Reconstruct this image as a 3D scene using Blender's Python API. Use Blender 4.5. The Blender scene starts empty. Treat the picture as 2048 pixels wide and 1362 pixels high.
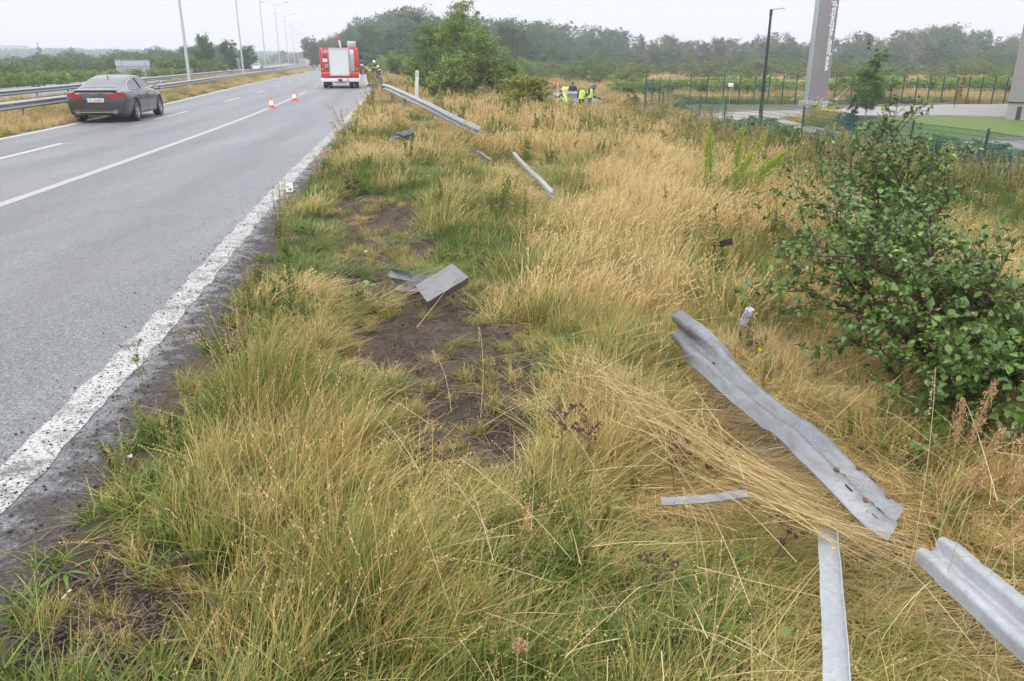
import bpy, bmesh, math, random
import numpy as np
from mathutils import Vector, Matrix, Quaternion
R = math.radians
random.seed(7); rng = np.random.default_rng(7)
scene = bpy.context.scene
COL = scene.collection

# ------------------------------------------------------------------ camera
CAM_H, PITCH, FPX = 1.9, R(19.7), 1569.0
cam_d = bpy.data.cameras.new('camera'); cam = bpy.data.objects.new('camera', cam_d); COL.objects.link(cam)
cam.location = (0, 0, CAM_H); cam.rotation_euler = (R(90) - PITCH, 0, 0)
cam_d.sensor_width = 36; cam_d.lens = 36 * FPX / 2048; cam_d.clip_start = .05; cam_d.clip_end = 4000
scene.camera = cam

# ------------------------------------------------------------------ sky, sun, exposure
SUN_EL, SUN_AZ = R(48), R(215)
w = bpy.data.worlds.new("World"); scene.world = w; w.use_nodes = True
nt = w.node_tree; nt.nodes.clear()
out = nt.nodes.new('ShaderNodeOutputWorld'); bg = nt.nodes.new('ShaderNodeBackground')
sky = nt.nodes.new('ShaderNodeTexSky'); sky.sky_type = 'NISHITA'; sky.sun_disc = False
sky.sun_elevation = SUN_EL; sky.sun_rotation = SUN_AZ; sky.dust_density = 4; sky.air_density = 1
tc = nt.nodes.new('ShaderNodeTexCoord'); sp = nt.nodes.new('ShaderNodeSeparateXYZ')
cr = nt.nodes.new('ShaderNodeValToRGB')
cr.color_ramp.elements[0].position = 0.0; cr.color_ramp.elements[0].color = (.79, .80, .90, 1)
cr.color_ramp.elements[1].position = 1.0; cr.color_ramp.elements[1].color = (1, 1, 1, 1)
e = cr.color_ramp.elements.new(.3); e.color = (.82, .835, .93, 1)
mul = nt.nodes.new('ShaderNodeVectorMath'); mul.operation = 'MULTIPLY'
gain = nt.nodes.new('ShaderNodeMapRange'); gain.inputs['From Min'].default_value = .15; gain.inputs['From Max'].default_value = .9
gain.inputs['To Min'].default_value = 9.5; gain.inputs['To Max'].default_value = 21
mix = nt.nodes.new('ShaderNodeMixRGB'); mix.inputs['Fac'].default_value = .93
nt.links.new(tc.outputs['Generated'], sp.inputs[0]); nt.links.new(sp.outputs['Z'], cr.inputs['Fac'])
nt.links.new(sp.outputs['Z'], gain.inputs['Value'])
nt.links.new(cr.outputs['Color'], mul.inputs[0]); nt.links.new(gain.outputs['Result'], mul.inputs[1])
nt.links.new(sky.outputs['Color'], mix.inputs['Color1']); nt.links.new(mul.outputs['Vector'], mix.inputs['Color2'])
nt.links.new(mix.outputs['Color'], bg.inputs['Color']); bg.inputs['Strength'].default_value = .1
nt.links.new(bg.outputs['Background'], out.inputs['Surface'])
sd = bpy.data.lights.new('sun', 'SUN'); sd.energy = 1.1; sd.angle = R(25); sd.color = (1, .97, .92)
sun = bpy.data.objects.new('sun', sd); COL.objects.link(sun)
sun.rotation_euler = Vector((math.sin(SUN_AZ) * math.cos(SUN_EL), math.cos(SUN_AZ) * math.cos(SUN_EL), math.sin(SUN_EL))).to_track_quat('Z', 'Y').to_euler()
scene.view_settings.view_transform = 'Standard'; scene.view_settings.look = 'None'
scene.view_settings.exposure = .42; scene.view_settings.gamma = 1
scene.cycles.use_denoising = True
scene.cycles.max_bounces = 6; scene.cycles.diffuse_bounces = 3; scene.cycles.glossy_bounces = 2
scene.cycles.transmission_bounces = 3; scene.cycles.volume_bounces = 1; scene.cycles.transparent_max_bounces = 8

# ------------------------------------------------------------------ geometry of the place
XR_Y = [-40, 0, 3.3, 5.8, 9.8, 14.5, 20.8, 26.6, 33.4, 40.2, 50.5, 60, 80, 125, 161, 220, 300, 420]
XR_X = [-1.0, -2.1, -2.39, -2.69, -3.27, -3.92, -4.7, -5.47, -6.36, -7.35, -8.8, -10.4, -14.2, -22.2, -29.2, -42, -60, -88]
XL_Y = [-40, 0, 16, 20.6, 25.6, 36, 45.5, 62.2, 86, 125, 161, 220, 300, 420]
XL_X = [-9.5, -11.6, -12.5, -12.95, -13.75, -15.5, -17.3, -20.6, -25.1, -31.6, -38.4, -51.5, -69.5, -97]
SO_Y = [-40, 0, 10.9, 15.1, 21.8, 27.3, 33.4, 42, 60, 90, 125, 161, 220, 300, 420]
SO_X = [-5.0, -6.1, -7.1, -7.58, -8.4, -9.12, -10, -11.35, -14.3, -19.6, -25.4, -32.3, -45.2, -63.2, -91]
DA_Y = [-40, 0, 16.2, 18.8, 27.6, 31.7, 39.7, 50.5, 60, 90, 125, 161, 220, 300, 420]
DA_X = [-7.4, -8.9, -10.4, -10.75, -12.05, -12.65, -13.85, -15.6, -17.25, -22.7, -28.6, -35.4, -48.3, -66.3, -94]
def smooth_interp(y, Y, X):
    y = np.asarray(y, float); r = 0
    for o in (-2.5, -1.2, 0, 1.2, 2.5): r = r + np.interp(y + o * np.clip(np.abs(y) / 25, .3, 2), Y, X)
    return r / 5
xr = lambda y: smooth_interp(y, XR_Y, XR_X)
xl = lambda y: smooth_interp(y, XL_Y, XL_X)
xso = lambda y: smooth_interp(y, SO_Y, SO_X)
xda = lambda y: smooth_interp(y, DA_Y, DA_X)
def sm(t): t = np.clip(t, 0, 1); return t * t * (3 - 2 * t)
def vnoise(x, y, s, seed=0):
    x = np.asarray(x, float) * s + seed * 17.3; y = np.asarray(y, float) * s + seed * 9.1
    xi = np.floor(x); yi = np.floor(y); fx = x - xi; fy = y - yi; fx = fx * fx * (3 - 2 * fx); fy = fy * fy * (3 - 2 * fy)
    def h(a, b):
        v = np.sin(a * 127.1 + b * 311.7 + seed * 3.7) * 43758.5453; return v - np.floor(v)
    return (h(xi, yi) * (1 - fx) + h(xi + 1, yi) * fx) * (1 - fy) + (h(xi, yi + 1) * (1 - fx) + h(xi + 1, yi + 1) * fx) * fy
def fbm(x, y, s, seed=0, o=4):
    r = 0; a = .5
    for i in range(o): r = r + a * vnoise(x, y, s * 2 ** i, seed + i); a *= .5
    return r
def terrain(x, y):
    x = np.asarray(x, float); y = np.asarray(y, float)
    u = x - xr(y); ul = xl(y) - x
    r = -1.16 * sm((u - 5.2) / 8.5)
    r = r - .16 * sm((u - 1.6) / 2.5)
    near = sm((u - .7) / .5) * (1 - sm((y - 25) / 20)) * (1 - sm((u - 7) / 3))
    r = r + near * ((fbm(x, y, 1.1, 3) - .5) * .16 + (fbm(x, y, 7, 5, 3) - .5) * .05)
    r = r + sm((y - 20) / 20) * sm((u - .5) / 3) * (fbm(x, y, .25, 8) - .5) * .3 * (1 - sm((u - 9) / 4))
    l = -2.6 * sm((ul - 19) / 14)
    base = np.where(u > 0, r, np.where(ul > 18, l, 0.0))
    onroad = ((u < .0) & (ul < .45)) | ((ul > 6.6) & (ul < 16.4))
    base = np.where(onroad, -.03, base)
    e_ = np.clip(u / .75, 0, 1); k_ = sm((70 - y) / 30)
    base = np.where((u >= 0) & (u < .75), -.034 + .052 * sm(e_) + (fbm(x, y, 2.3, 41, 5) - .5) * .055 * e_ * k_ + (1 - e_) * 0 + np.where(e_ > .98, 0, 0), base)
    d = np.sqrt(x * x + y * y)
    hill = 9 * sm((d - 480) / 420) * sm((-x - 60) / 250)
    return base + hill
def T(x, y): return float(terrain(x, y))
CT, ST = math.cos(PITCH), math.sin(PITCH)
def ray(px, py):
    vx = (px - 1024) / FPX; vy = (681 - py) / FPX
    return Vector((vx, ST * vy + CT, CT * vy - ST))
def G(px, py, z=0.0):                      # a point of the photo at height z
    d = ray(px, py); t = (z - CAM_H) / d.z; return Vector((0, 0, CAM_H)) + d * t
def GT(px, py, dz=0.0):                    # a point of the photo on the terrain
    z = 0.0
    for i in range(8):
        p = G(px, py, z); z = .5 * z + .5 * (T(p.x, p.y) + dz)
    return p
def D(px, py, d):                          # a point of the photo at distance y = d
    r = ray(px, py); return Vector((0, 0, CAM_H)) + r * (d / r.y)

# ------------------------------------------------------------------ helpers
def tag(o, label=None, cat=None, group=None, kind=None):
    if label: o['label'] = label
    if cat: o['category'] = cat
    if group: o['group'] = group
    if kind: o['kind'] = kind
    return o
def empty(name, loc, rz=0, label=None, cat=None, group=None):
    o = bpy.data.objects.new(name, None); COL.objects.link(o); o.location = loc; o.rotation_euler = (0, 0, rz)
    o.empty_display_size = .2
    return tag(o, label, cat, group)
def link_mesh(name, me, parent=None):
    o = bpy.data.objects.new(name, me); COL.objects.link(o)
    if parent: o.parent = parent
    return o
def copy_tree(o):
    c = o.copy(); COL.objects.link(c)
    for ch in o.children:
        k = ch.copy(); COL.objects.link(k); k.parent = c; k.matrix_parent_inverse = ch.matrix_parent_inverse.copy()
        for g in ch.children:
            q = g.copy(); COL.objects.link(q); q.parent = k
    return c
class MB:
    def __init__(s): s.v = []; s.f = []; s.m = []; s.mats = []; s.smooth = False
    def mi(s, mat):
        if mat is None: return 0
        if mat not in s.mats: s.mats.append(mat)
        return s.mats.index(mat)
    def add(s, vs, fs, mat=None):
        o = len(s.v); s.v += [tuple(p) for p in vs]; k = s.mi(mat)
        for f in fs: s.f.append(tuple(i + o for i in f)); s.m.append(k)
    def box(s, x0, x1, y0, y1, z0, z1, mat=None, M=None):
        vs = [Vector((x, y, z)) for x in (x0, x1) for y in (y0, y1) for z in (z0, z1)]
        if M is not None: vs = [M @ p for p in vs]
        s.add(vs, [(0, 1, 3, 2), (4, 6, 7, 5), (0, 4, 5, 1), (2, 3, 7, 6), (0, 2, 6, 4), (1, 5, 7, 3)], mat)
    def bbox(s, x0, x1, y0, y1, z0, z1, b=.01, mat=None):
        bm = bmesh.new(); bmesh.ops.create_cube(bm, size=1)
        for p in bm.verts: p.co = Vector(((x0 + x1) / 2 + p.co.x * (x1 - x0), (y0 + y1) / 2 + p.co.y * (y1 - y0), (z0 + z1) / 2 + p.co.z * (z1 - z0)))
        bmesh.ops.bevel(bm, geom=bm.edges[:], offset=b, segments=2, affect='EDGES', profile=.5)
        s.add([p.co.copy() for p in bm.verts], [[q.index for q in f.verts] for f in bm.faces], mat); bm.free()
    def tube(s, pts, rad, n=8, mat=None, caps=True):
        pts = [Vector(p) for p in pts]
        rad = [rad] * len(pts) if not hasattr(rad, '__len__') else rad
        vs = []; fs = []; prev = None
        for i, p in enumerate(pts):
            t = (pts[min(i + 1, len(pts) - 1)] - pts[max(i - 1, 0)]).normalized()
            a = prev if prev is not None else (Vector((1, 0, 0)) if abs(t.x) < .8 else Vector((0, 1, 0)))
            a = (a - t * a.dot(t)).normalized(); prev = a; b = t.cross(a)
            for k in range(n):
                an = 2 * math.pi * k / n; vs.append(p + (a * math.cos(an) + b * math.sin(an)) * rad[i])
        for i in range(len(pts) - 1):
            for k in range(n):
                fs.append((i * n + k, i * n + (k + 1) % n, (i + 1) * n + (k + 1) % n, (i + 1) * n + k))
        if caps: fs.append(tuple(range(n))[::-1]); fs.append(tuple((len(pts) - 1) * n + k for k in range(n)))
        s.add(vs, fs, mat)
    def lathe(s, prof, n=20, axis='Z', c=(0, 0, 0), mat=None):
        vs = []; fs = []; c = Vector(c)
        for r, h in prof:
            for k in range(n):
                a = 2 * math.pi * k / n; x, y = r * math.cos(a), r * math.sin(a)
                vs.append(c + (Vector((x, y, h)) if axis == 'Z' else Vector((h, x, y)) if axis == 'X' else Vector((x, h, y))))
        for i in range(len(prof) - 1):
            for k in range(n): fs.append((i * n + k, i * n + (k + 1) % n, (i + 1) * n + (k + 1) % n, (i + 1) * n + k))
        s.add(vs, fs, mat)
    def sweep(s, prof, pts, ups, mat=None, closed=True, caps=True):
        pts = [Vector(p) for p in pts]; vs = []; fs = []; n = len(prof)
        for i, p in enumerate(pts):
            t = (pts[min(i + 1, len(pts) - 1)] - pts[max(i - 1, 0)]).normalized()
            u = Vector(ups[i] if isinstance(ups, list) else ups); u = (u - t * u.dot(t)).normalized(); nn = t.cross(u)
            for (a, h) in prof: vs.append(p + nn * a + u * h)
        for i in range(len(pts) - 1):
            for k in range(n if closed else n - 1):
                fs.append((i * n + k, i * n + (k + 1) % n, (i + 1) * n + (k + 1) % n, (i + 1) * n + k))
        if closed and caps: fs.append(tuple(range(n))[::-1]); fs.append(tuple((len(pts) - 1) * n + k for k in range(n)))
        s.add(vs, fs, mat)
    def build(s, name, mat=None, parent=None, smooth=None, fix=True):
        me = bpy.data.meshes.new(name); me.from_pydata(s.v, [], s.f)
        for m in (s.mats or ([mat] if mat else [])): me.materials.append(m)
        if s.mats: me.polygons.foreach_set('material_index', s.m)
        me.validate()
        if fix and len(me.polygons) < 60000:
            bm = bmesh.new(); bm.from_mesh(me); bmesh.ops.recalc_face_normals(bm, faces=bm.faces); bm.to_mesh(me); bm.free()
        if smooth is not None:
            me.shade_smooth()
            if smooth < 180:
                try: me.set_sharp_from_angle(angle=R(smooth))
                except Exception: pass
        me.update()
        return link_mesh(name, me, parent)
def fastmesh(name, V, F4, mat, attr=None, parent=None, tri=False, smooth=False):
    """numpy arrays straight into a mesh; attr = per-vertex rgb"""
    me = bpy.data.meshes.new(name); V = np.ascontiguousarray(V, np.float32); F4 = np.ascontiguousarray(F4, np.int32)
    k = F4.shape[1]
    me.vertices.add(len(V)); me.vertices.foreach_set('co', V.ravel())
    me.loops.add(F4.size); me.loops.foreach_set('vertex_index', F4.ravel())
    me.polygons.add(len(F4)); me.polygons.foreach_set('loop_start', np.arange(0, F4.size, k, dtype=np.int32))
    me.polygons.foreach_set('loop_total', np.full(len(F4), k, np.int32))
    if smooth: me.polygons.foreach_set('use_smooth', np.ones(len(F4), bool))
    me.update(calc_edges=True)
    if attr is not None:
        a = me.color_attributes.new('col', 'FLOAT_COLOR', 'POINT')
        a.data.foreach_set('color', np.concatenate([attr, np.ones((len(V), 1))], 1).astype(np.float32).ravel())
    if mat: me.materials.append(mat)
    if parent is False: return me
    return link_mesh(name, me, parent)

# ------------------------------------------------------------------ materials
class N:
    def __init__(s, name):
        s.m = bpy.data.materials.new(name); s.m.use_nodes = True; s.t = s.m.node_tree; s.t.nodes.clear()
        s.o = s.t.nodes.new('ShaderNodeOutputMaterial')
    def n(s, typ, **kw):
        x = s.t.nodes.new(typ)
        for k, v in kw.items():
            if k.startswith('i_'):
                key = k[2:]; key = int(key) if key.isdigit() else key.replace('_', ' ')
                if isinstance(v, bpy.types.NodeSocket): s.t.links.new(v, x.inputs[key])
                else: x.inputs[key].default_value = v
            else: setattr(x, k, v)
        return x
    def noise(s, scale, detail=4, rough=.6, vec=None):
        x = s.n('ShaderNodeTexNoise'); x.inputs['Scale'].default_value = scale; x.inputs['Detail'].default_value = detail; x.inputs['Roughness'].default_value = rough
        if vec is None: vec = s.pos()
        s.t.links.new(vec, x.inputs['Vector']); return x.outputs['Fac']
    def pos(s): return s.n('ShaderNodeNewGeometry').outputs['Position']
    def obj(s): return s.n('ShaderNodeTexCoord').outputs['Object']
    def ramp(s, fac, stops, interp='LINEAR'):
        r = s.n('ShaderNodeValToRGB'); r.color_ramp.interpolation = interp
        for i, (p, c) in enumerate(stops):
            c = (c, c, c, 1) if not hasattr(c, '__len__') else (*c, 1)
            e = r.color_ramp.elements[i] if i < 2 else r.color_ramp.elements.new(p)
            e.position = p; e.color = c
        s.t.links.new(fac, r.inputs['Fac']); return r.outputs['Color']
    def mix(s, f, a, b, mode='MIX'):
        x = s.n('ShaderNodeMixRGB', blend_type=mode)
        for k, v in (('Fac', f), ('Color1', a), ('Color2', b)):
            if isinstance(v, bpy.types.NodeSocket): s.t.links.new(v, x.inputs[k])
            else: x.inputs[k].default_value = v if not (hasattr(v, '__len__') and len(v) == 3) else (*v, 1)
        return x.outputs['Color']
    def math(s, op, a, b=0.0, clamp=False):
        x = s.n('ShaderNodeMath', operation=op, use_clamp=clamp)
        for k, v in ((0, a), (1, b)):
            if isinstance(v, bpy.types.NodeSocket): s.t.links.new(v, x.inputs[k])
            else: x.inputs[k].default_value = v
        return x.outputs[0]
    def bump(s, h, strength=.3, dist=.01):
        b = s.n('ShaderNodeBump'); b.inputs['Strength'].default_value = strength; b.inputs['Distance'].default_value = dist
        s.t.links.new(h, b.inputs['Height']); return b.outputs['Normal']
    def bsdf(s, color, rough=.5, metal=0.0, normal=None, spec=.5, **kw):
        b = s.n('ShaderNodeBsdfPrincipled')
        for k, v in (('Base Color', color), ('Roughness', rough), ('Metallic', metal), ('Specular IOR Level', spec)) + tuple(kw.items()):
            if isinstance(v, bpy.types.NodeSocket): s.t.links.new(v, b.inputs[k])
            else: b.inputs[k].default_value = (*v, 1) if hasattr(v, '__len__') and len(v) == 3 else v
        if normal: s.t.links.new(normal, b.inputs['Normal'])
        s.t.links.new(b.outputs[0], s.o.inputs['Surface']); return b
def simple(name, color, rough=.5, metal=0, var=.12, scale=6, bump=0, bscale=60, spec=.5, obj=True, **kw):
    q = N(name); vec = q.obj() if obj else q.pos()
    f = q.noise(scale, 4, .6, vec)
    c = q.mix(f, tuple(x * (1 - var) for x in color), tuple(min(1, x * (1 + var)) for x in color))
    nrm = q.bump(q.noise(bscale, 3, .6, vec), bump, .01) if bump else None
    q.bsdf(c, rough, metal, nrm, spec, **kw); return q.m

# ------------------------------------------------------------------ ground
def proj(x, y, z):
    """world to photo pixel"""
    dz = z - CAM_H; f = y * CT - dz * ST; up = y * ST + dz * CT
    f = np.where(np.abs(f) < .05, .05, f)
    return 1024 + FPX * x / f, 681 - FPX * up / f, f
BARE = [(745, 440, 100, 50, 1), (770, 500, 120, 60, 1), (720, 575, 110, 38, 1), (860, 620, 140, 60, 1), (780, 690, 130, 70, .95), (925, 710, 185, 100, 1),
        (930, 815, 165, 100, 1), (975, 900, 85, 85, .95), (955, 565, 60, 30, .8), (1300, 1000, 110, 40, .75), (1230, 1085, 120, 45, .7), (1180, 1200, 190, 50, .6),
        (1400, 1130, 90, 60, .5), (250, 1190, 170, 120, .95), (220, 1290, 170, 90, 1), (330, 1330, 170, 70, .9), (790, 300, 40, 16, .7), (860, 345, 70, 16, .5),
        (1010, 325, 60, 14, .5), (620, 520, 40, 30, .4), (440, 640, 40, 80, .7), (380, 780, 40, 80, .6)]
def bare(x, y):
    x = np.asarray(x, float); y = np.asarray(y, float)
    px, py, f = proj(x, y, 0 * x); r = np.zeros_like(px)
    n = (fbm(x, y, 2.2, 11) - .47) * 1.5
    for (cx, cy, a, b, k) in BARE:
        q = 1 - np.sqrt(((px - cx) / a) ** 2 + ((py - cy) / b) ** 2)
        r = np.maximum(r, k * np.clip(q * 2.4 + .6 + n * .9, 0, 1) * (q > -.5))
    u = x - xr(y)
    edge = np.clip(1 - (u - .30 - .25 * (fbm(x, y, 1.7, 4) - .3) - .15 * fbm(x, y, 6, 7)) / .14, 0, 1)
    return np.where((y > 0) & (f > .1), np.maximum(r, edge * (u > 0)), 0)
xs = np.concatenate([-np.geomspace(14, 2500, 60)[::-1], np.linspace(-13.8, -3.3, 45), np.linspace(-3.2, 5, 165), np.linspace(5.15, 16, 60), np.geomspace(16.5, 2500, 60)])
ys = np.concatenate([[-600, -200, -60, -20, -8, -3, 0], np.linspace(1.3, 12, 215), np.linspace(12.15, 40, 130), np.geomspace(40.5, 2600, 95)])
gx, gy = np.meshgrid(xs, ys); gz = terrain(gx, gy); bb = bare(gx, gy)
cl = (fbm(gx, gy, 6, 2, 5) - .5) * .22 + (np.abs(fbm(gx, gy, 16, 6, 3) - .5)) * .09
gz = gz + bb * cl * (gx - xr(gy) > .55) * (gy < 26) - bb * .03 * (gx - xr(gy) > .6) * (gy < 26)
V = np.stack([gx.ravel(), gy.ravel(), gz.ravel()], 1); nx, ny = len(xs), len(ys)
ii = (np.arange(ny - 1)[:, None] * nx + np.arange(nx - 1)[None]).ravel()
F = np.stack([ii, ii + 1, ii + nx + 1, ii + nx], 1)
q = N('soil_and_turf'); at = q.n('ShaderNodeVertexColor', layer_name='col').outputs['Color']; P = q.pos()
sepc = q.n('ShaderNodeSeparateColor'); q.t.links.new(at, sepc.inputs[0])
soil = q.mix(q.ramp(q.noise(34, 8, .82), [(.38, 0), (.64, 1)]), (.026, .019, .013), (.135, .098, .068))
soil = q.mix(q.ramp(q.noise(6, 4, .6), [(.45, 0), (.75, .5)]), soil, (.13, .115, .10))
soil = q.mix(q.ramp(q.noise(240, 2, .5), [(.66, 0), (.72, .7)]), soil, (.22, .20, .18))
thatch = q.mix(q.noise(24, 5, .7), (.05, .042, .018), (.19, .15, .07))
thatch = q.mix(q.ramp(q.noise(.35, 4, .6), [(.4, 0), (.6, .75)]), thatch, (.05, .062, .02))
field = q.mix(q.ramp(q.noise(.09, 5, .65), [(.38, 0), (.62, 1)]), (.17, .145, .068), (.075, .095, .032))
c = q.mix(sepc.outputs['Green'], thatch, field); c = q.mix(sepc.outputs['Red'], c, soil)
hh = q.math('ADD', q.noise(30, 8, .75), q.math('MULTIPLY', q.noise(150, 4, .7), .35))
q.bsdf(c, .9, 0, q.bump(hh, .9, .03), .25)
far = sm((np.sqrt(gx ** 2 + gy ** 2) - 35) / 40)
ground = fastmesh('ground', V, F, q.m, np.stack([bb.ravel(), far.ravel(), 0 * far.ravel()], 1), smooth=True)
tag(ground, 'rough soil and turf ground of the verge and fields', kind='structure')

# ------------------------------------------------------------------ roads
def ribbon(name, fl, fr, ys, z, mat, nu=2, label=None):
    ys = np.asarray(ys, float); L, Rr = fl(ys), fr(ys); t = np.linspace(0, 1, nu)
    X = L[:, None] * (1 - t) + Rr[:, None] * t; Y = np.repeat(ys[:, None], nu, 1); Z = np.full_like(X, z)
    V = np.stack([X.ravel(), Y.ravel(), Z.ravel()], 1)
    i = (np.arange(len(ys) - 1)[:, None] * nu + np.arange(nu - 1)[None]).ravel()
    F = np.stack([i, i + 1, i + nu + 1, i + nu], 1)
    off = (X - xr(Y)).ravel()
    o = fastmesh(name, V, F, mat, np.stack([off, off * 0, off * 0], 1))
    return tag(o, label, kind='structure')
yr = np.concatenate([np.linspace(-30, 1, 12), np.linspace(1.3, 30, 90), np.geomspace(30.5, 420, 90)])
q = N('worn_asphalt'); P = q.pos()
at = q.n('ShaderNodeVertexColor', layer_name='col').outputs['Color']; sc_ = q.n('ShaderNodeSeparateColor'); q.t.links.new(at, sc_.inputs[0]); off = sc_.outputs['Red']
mp = q.n('ShaderNodeMapping'); q.t.links.new(P, mp.inputs['Vector']); mp.inputs['Scale'].default_value = (1, .12, 1); mp.inputs['Rotation'].default_value = (0, 0, R(-8))
base = q.mix(q.noise(2.2, 6, .7), (.098, .103, .112), (.155, .161, .171))
base = q.mix(q.ramp(q.noise(1.3, 4, .6, mp.outputs[0]), [(.42, 0), (.68, .55)]), base, (.19, .195, .20))
vo = q.n('ShaderNodeTexVoronoi'); vo.inputs['Scale'].default_value = 105; q.t.links.new(P, vo.inputs['Vector'])
stone = q.n('ShaderNodeSeparateColor'); q.t.links.new(vo.outputs['Color'], stone.inputs[0])
base = q.mix(q.ramp(stone.outputs['Red'], [(.0, .0), (1, .85)]), q.mix(1.0, base, (.55, .55, .56), 'MULTIPLY'), q.mix(1.0, base, (1.75, 1.75, 1.72), 'MULTIPLY'))
base = q.mix(q.ramp(stone.outputs['Green'], [(.93, 0), (.96, .8)]), base, (.36, .35, .32))
mp2 = q.n('ShaderNodeMapping'); q.t.links.new(P, mp2.inputs['Vector']); mp2.inputs['Scale'].default_value = (1.2, .5, 1)
crk = q.n('ShaderNodeTexVoronoi', feature='DISTANCE_TO_EDGE'); crk.inputs['Scale'].default_value = .55
dis = q.n('ShaderNodeVectorMath', operation='ADD'); nz = q.n('ShaderNodeTexNoise'); nz.inputs['Scale'].default_value = 1.4; q.t.links.new(P, nz.inputs['Vector'])
q.t.links.new(mp2.outputs[0], dis.inputs[0]); q.t.links.new(nz.outputs['Color'], dis.inputs[1]); q.t.links.new(dis.outputs[0], crk.inputs['Vector'])
base = q.mix(q.math('MULTIPLY', q.ramp(crk.outputs['Distance'], [(.0, 1), (.008, 0)]), q.ramp(q.noise(.8, 2), [(.5, 0), (.62, .55)])), base, (.05, .05, .05))
wv = q.n('ShaderNodeMath', operation='SINE'); q.t.links.new(q.math('MULTIPLY', off, 3.5), wv.inputs[0])
base = q.mix(q.math('MULTIPLY', q.ramp(q.math('ADD', q.math('MULTIPLY', wv.outputs[0], .22), q.noise(.9, 5, .7, mp.outputs[0])), [(.45, 0), (.7, 1)]), .30), base, (.075, .078, .083))
base = q.mix(q.math('MULTIPLY', q.ramp(q.noise(.35, 6, .8), [(.60, 0), (.64, 1)]), .35), base, (.19, .19, .185))
base = q.mix(q.math('MULTIPLY', q.ramp(q.noise(11, 7, .85), [(.63, 0), (.68, 1)]), .5), base, (.05, .05, .05))
dirtm = q.math('ADD', q.math('MULTIPLY', off, 2.1), q.math('MULTIPLY', q.math('SUBTRACT', q.noise(5, 8, .8), .5), 4.2))
dirtm = q.ramp(dirtm, [(.2, 0), (.65, .92)])
dirt = q.mix(q.ramp(q.noise(45, 8, .85), [(.40, 0), (.62, 1)]), (.028, .025, .023), (.125, .112, .102))
c = q.mix(dirtm, base, dirt)
c = q.mix(q.ramp(q.math('ADD', q.math('MULTIPLY', off, .35), q.noise(14, 6, .8)), [(.60, 0), (.70, .35)]), c, (.075, .065, .055))
rg = q.mix(dirtm, (.5, .5, .5), (1, 1, 1)); sg_ = q.mix(dirtm, (.45, .45, .45), (.05, .05, .05))
hb = q.math('ADD', q.noise(70, 5, .8), q.math('MULTIPLY', vo.outputs['Distance'], -.6))
q.bsdf(c, rg, 0, q.bump(hb, .55, .012), sg_); ASPH = q.m
ribbon('road', lambda y: xl(y) - .35, lambda y: xr(y) + .56 + (fbm(y * 0, y, 2.7, 51, 5) - .5) * .45, np.concatenate([np.linspace(-30, 1, 12), np.linspace(1.2, 16, 420), np.linspace(16.2, 30, 60), np.geomspace(30.5, 420, 90)]), 0.0, ASPH, 24, 'grey worn asphalt carriageway beside the grass verge')
ribbon('opposite_road', lambda y: xl(y) - 16, lambda y: xl(y) - 7, yr, 0.0, ASPH, 6, 'far asphalt carriageway beyond the median rails')
def paint(name, wear, dirty):
    q = N(name)
    p = q.mix(q.noise(5, 5, .7), (.37, .37, .365), (.52, .52, .51))
    cr1 = q.ramp(q.noise(55, 6, .8), [(.60 - wear * .1, 0), (.66 - wear * .1, 1)])
    p = q.mix(cr1, p, (.2, .2, .2)) if not dirty else q.mix(cr1, p, (.075, .065, .06))
    if dirty:
        big = q.ramp(q.noise(4.5, 8, .8), [(.47, 0), (.62, .92)])
        p = q.mix(big, p, (.10, .09, .083))
    q.bsdf(p, .7, 0, q.bump(q.noise(80, 4, .7), .5, .01), .3); return q.m
PD, PW = paint('dirty_road_paint', .9, True), paint('worn_road_paint', .55, False)
PF = paint('faded_road_paint', 1.2, False)
def shift(f, o): return lambda y: f(y) + o
yn = np.concatenate([np.linspace(1.0, 30, 220), np.geomspace(30.2, 420, 80)])
rag = lambda k: (lambda y: (fbm(y * 0 + k, y, 11, 3, 5) - .5) * .09)
a_, b_ = rag(3), rag(8)
ribbon('edge_line', lambda y: xr(y) - .115 + a_(y), lambda y: xr(y) + .115 + b_(y), yn, .004, PD, 2, 'dirty white edge line along the grass verge')
ribbon('median_edge_line', lambda y: xl(y) - .1, lambda y: xl(y) + .1, yr, .004, PW, 2, 'white edge line along the median')
ribbon('lane_line', lambda y: xso(y) - .09, lambda y: xso(y) + .09, np.concatenate([np.linspace(-10, 44, 120)]), .004, PF, 2, 'faded solid white lane line')
for y0 in np.arange(-2, 330, 9.2):
    if abs(y0 - 44) > 0: pass
dsh = [(6.6, 10.2), (15.2, 19.4), (27.4, 31.9), (39.4, 43.9), (50.3, 54), (60, 64), (71, 75), (83, 87), (95, 99), (107, 111), (119, 123)]
for a, b in dsh: ribbon('dash_line', lambda y: xda(y) - .075, lambda y: xda(y) + .075, np.linspace(a, b, 12), .004, PW, 2, 'white lane dash between the middle and far lane')
for a in (47, 58, 69, 80, 91, 102, 114): ribbon('dash_line', lambda y: xso(y) - .075, lambda y: xso(y) + .075, np.linspace(a, a + 4, 12), .004, PW, 2, 'white lane dash beside the fire engine lane')

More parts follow.
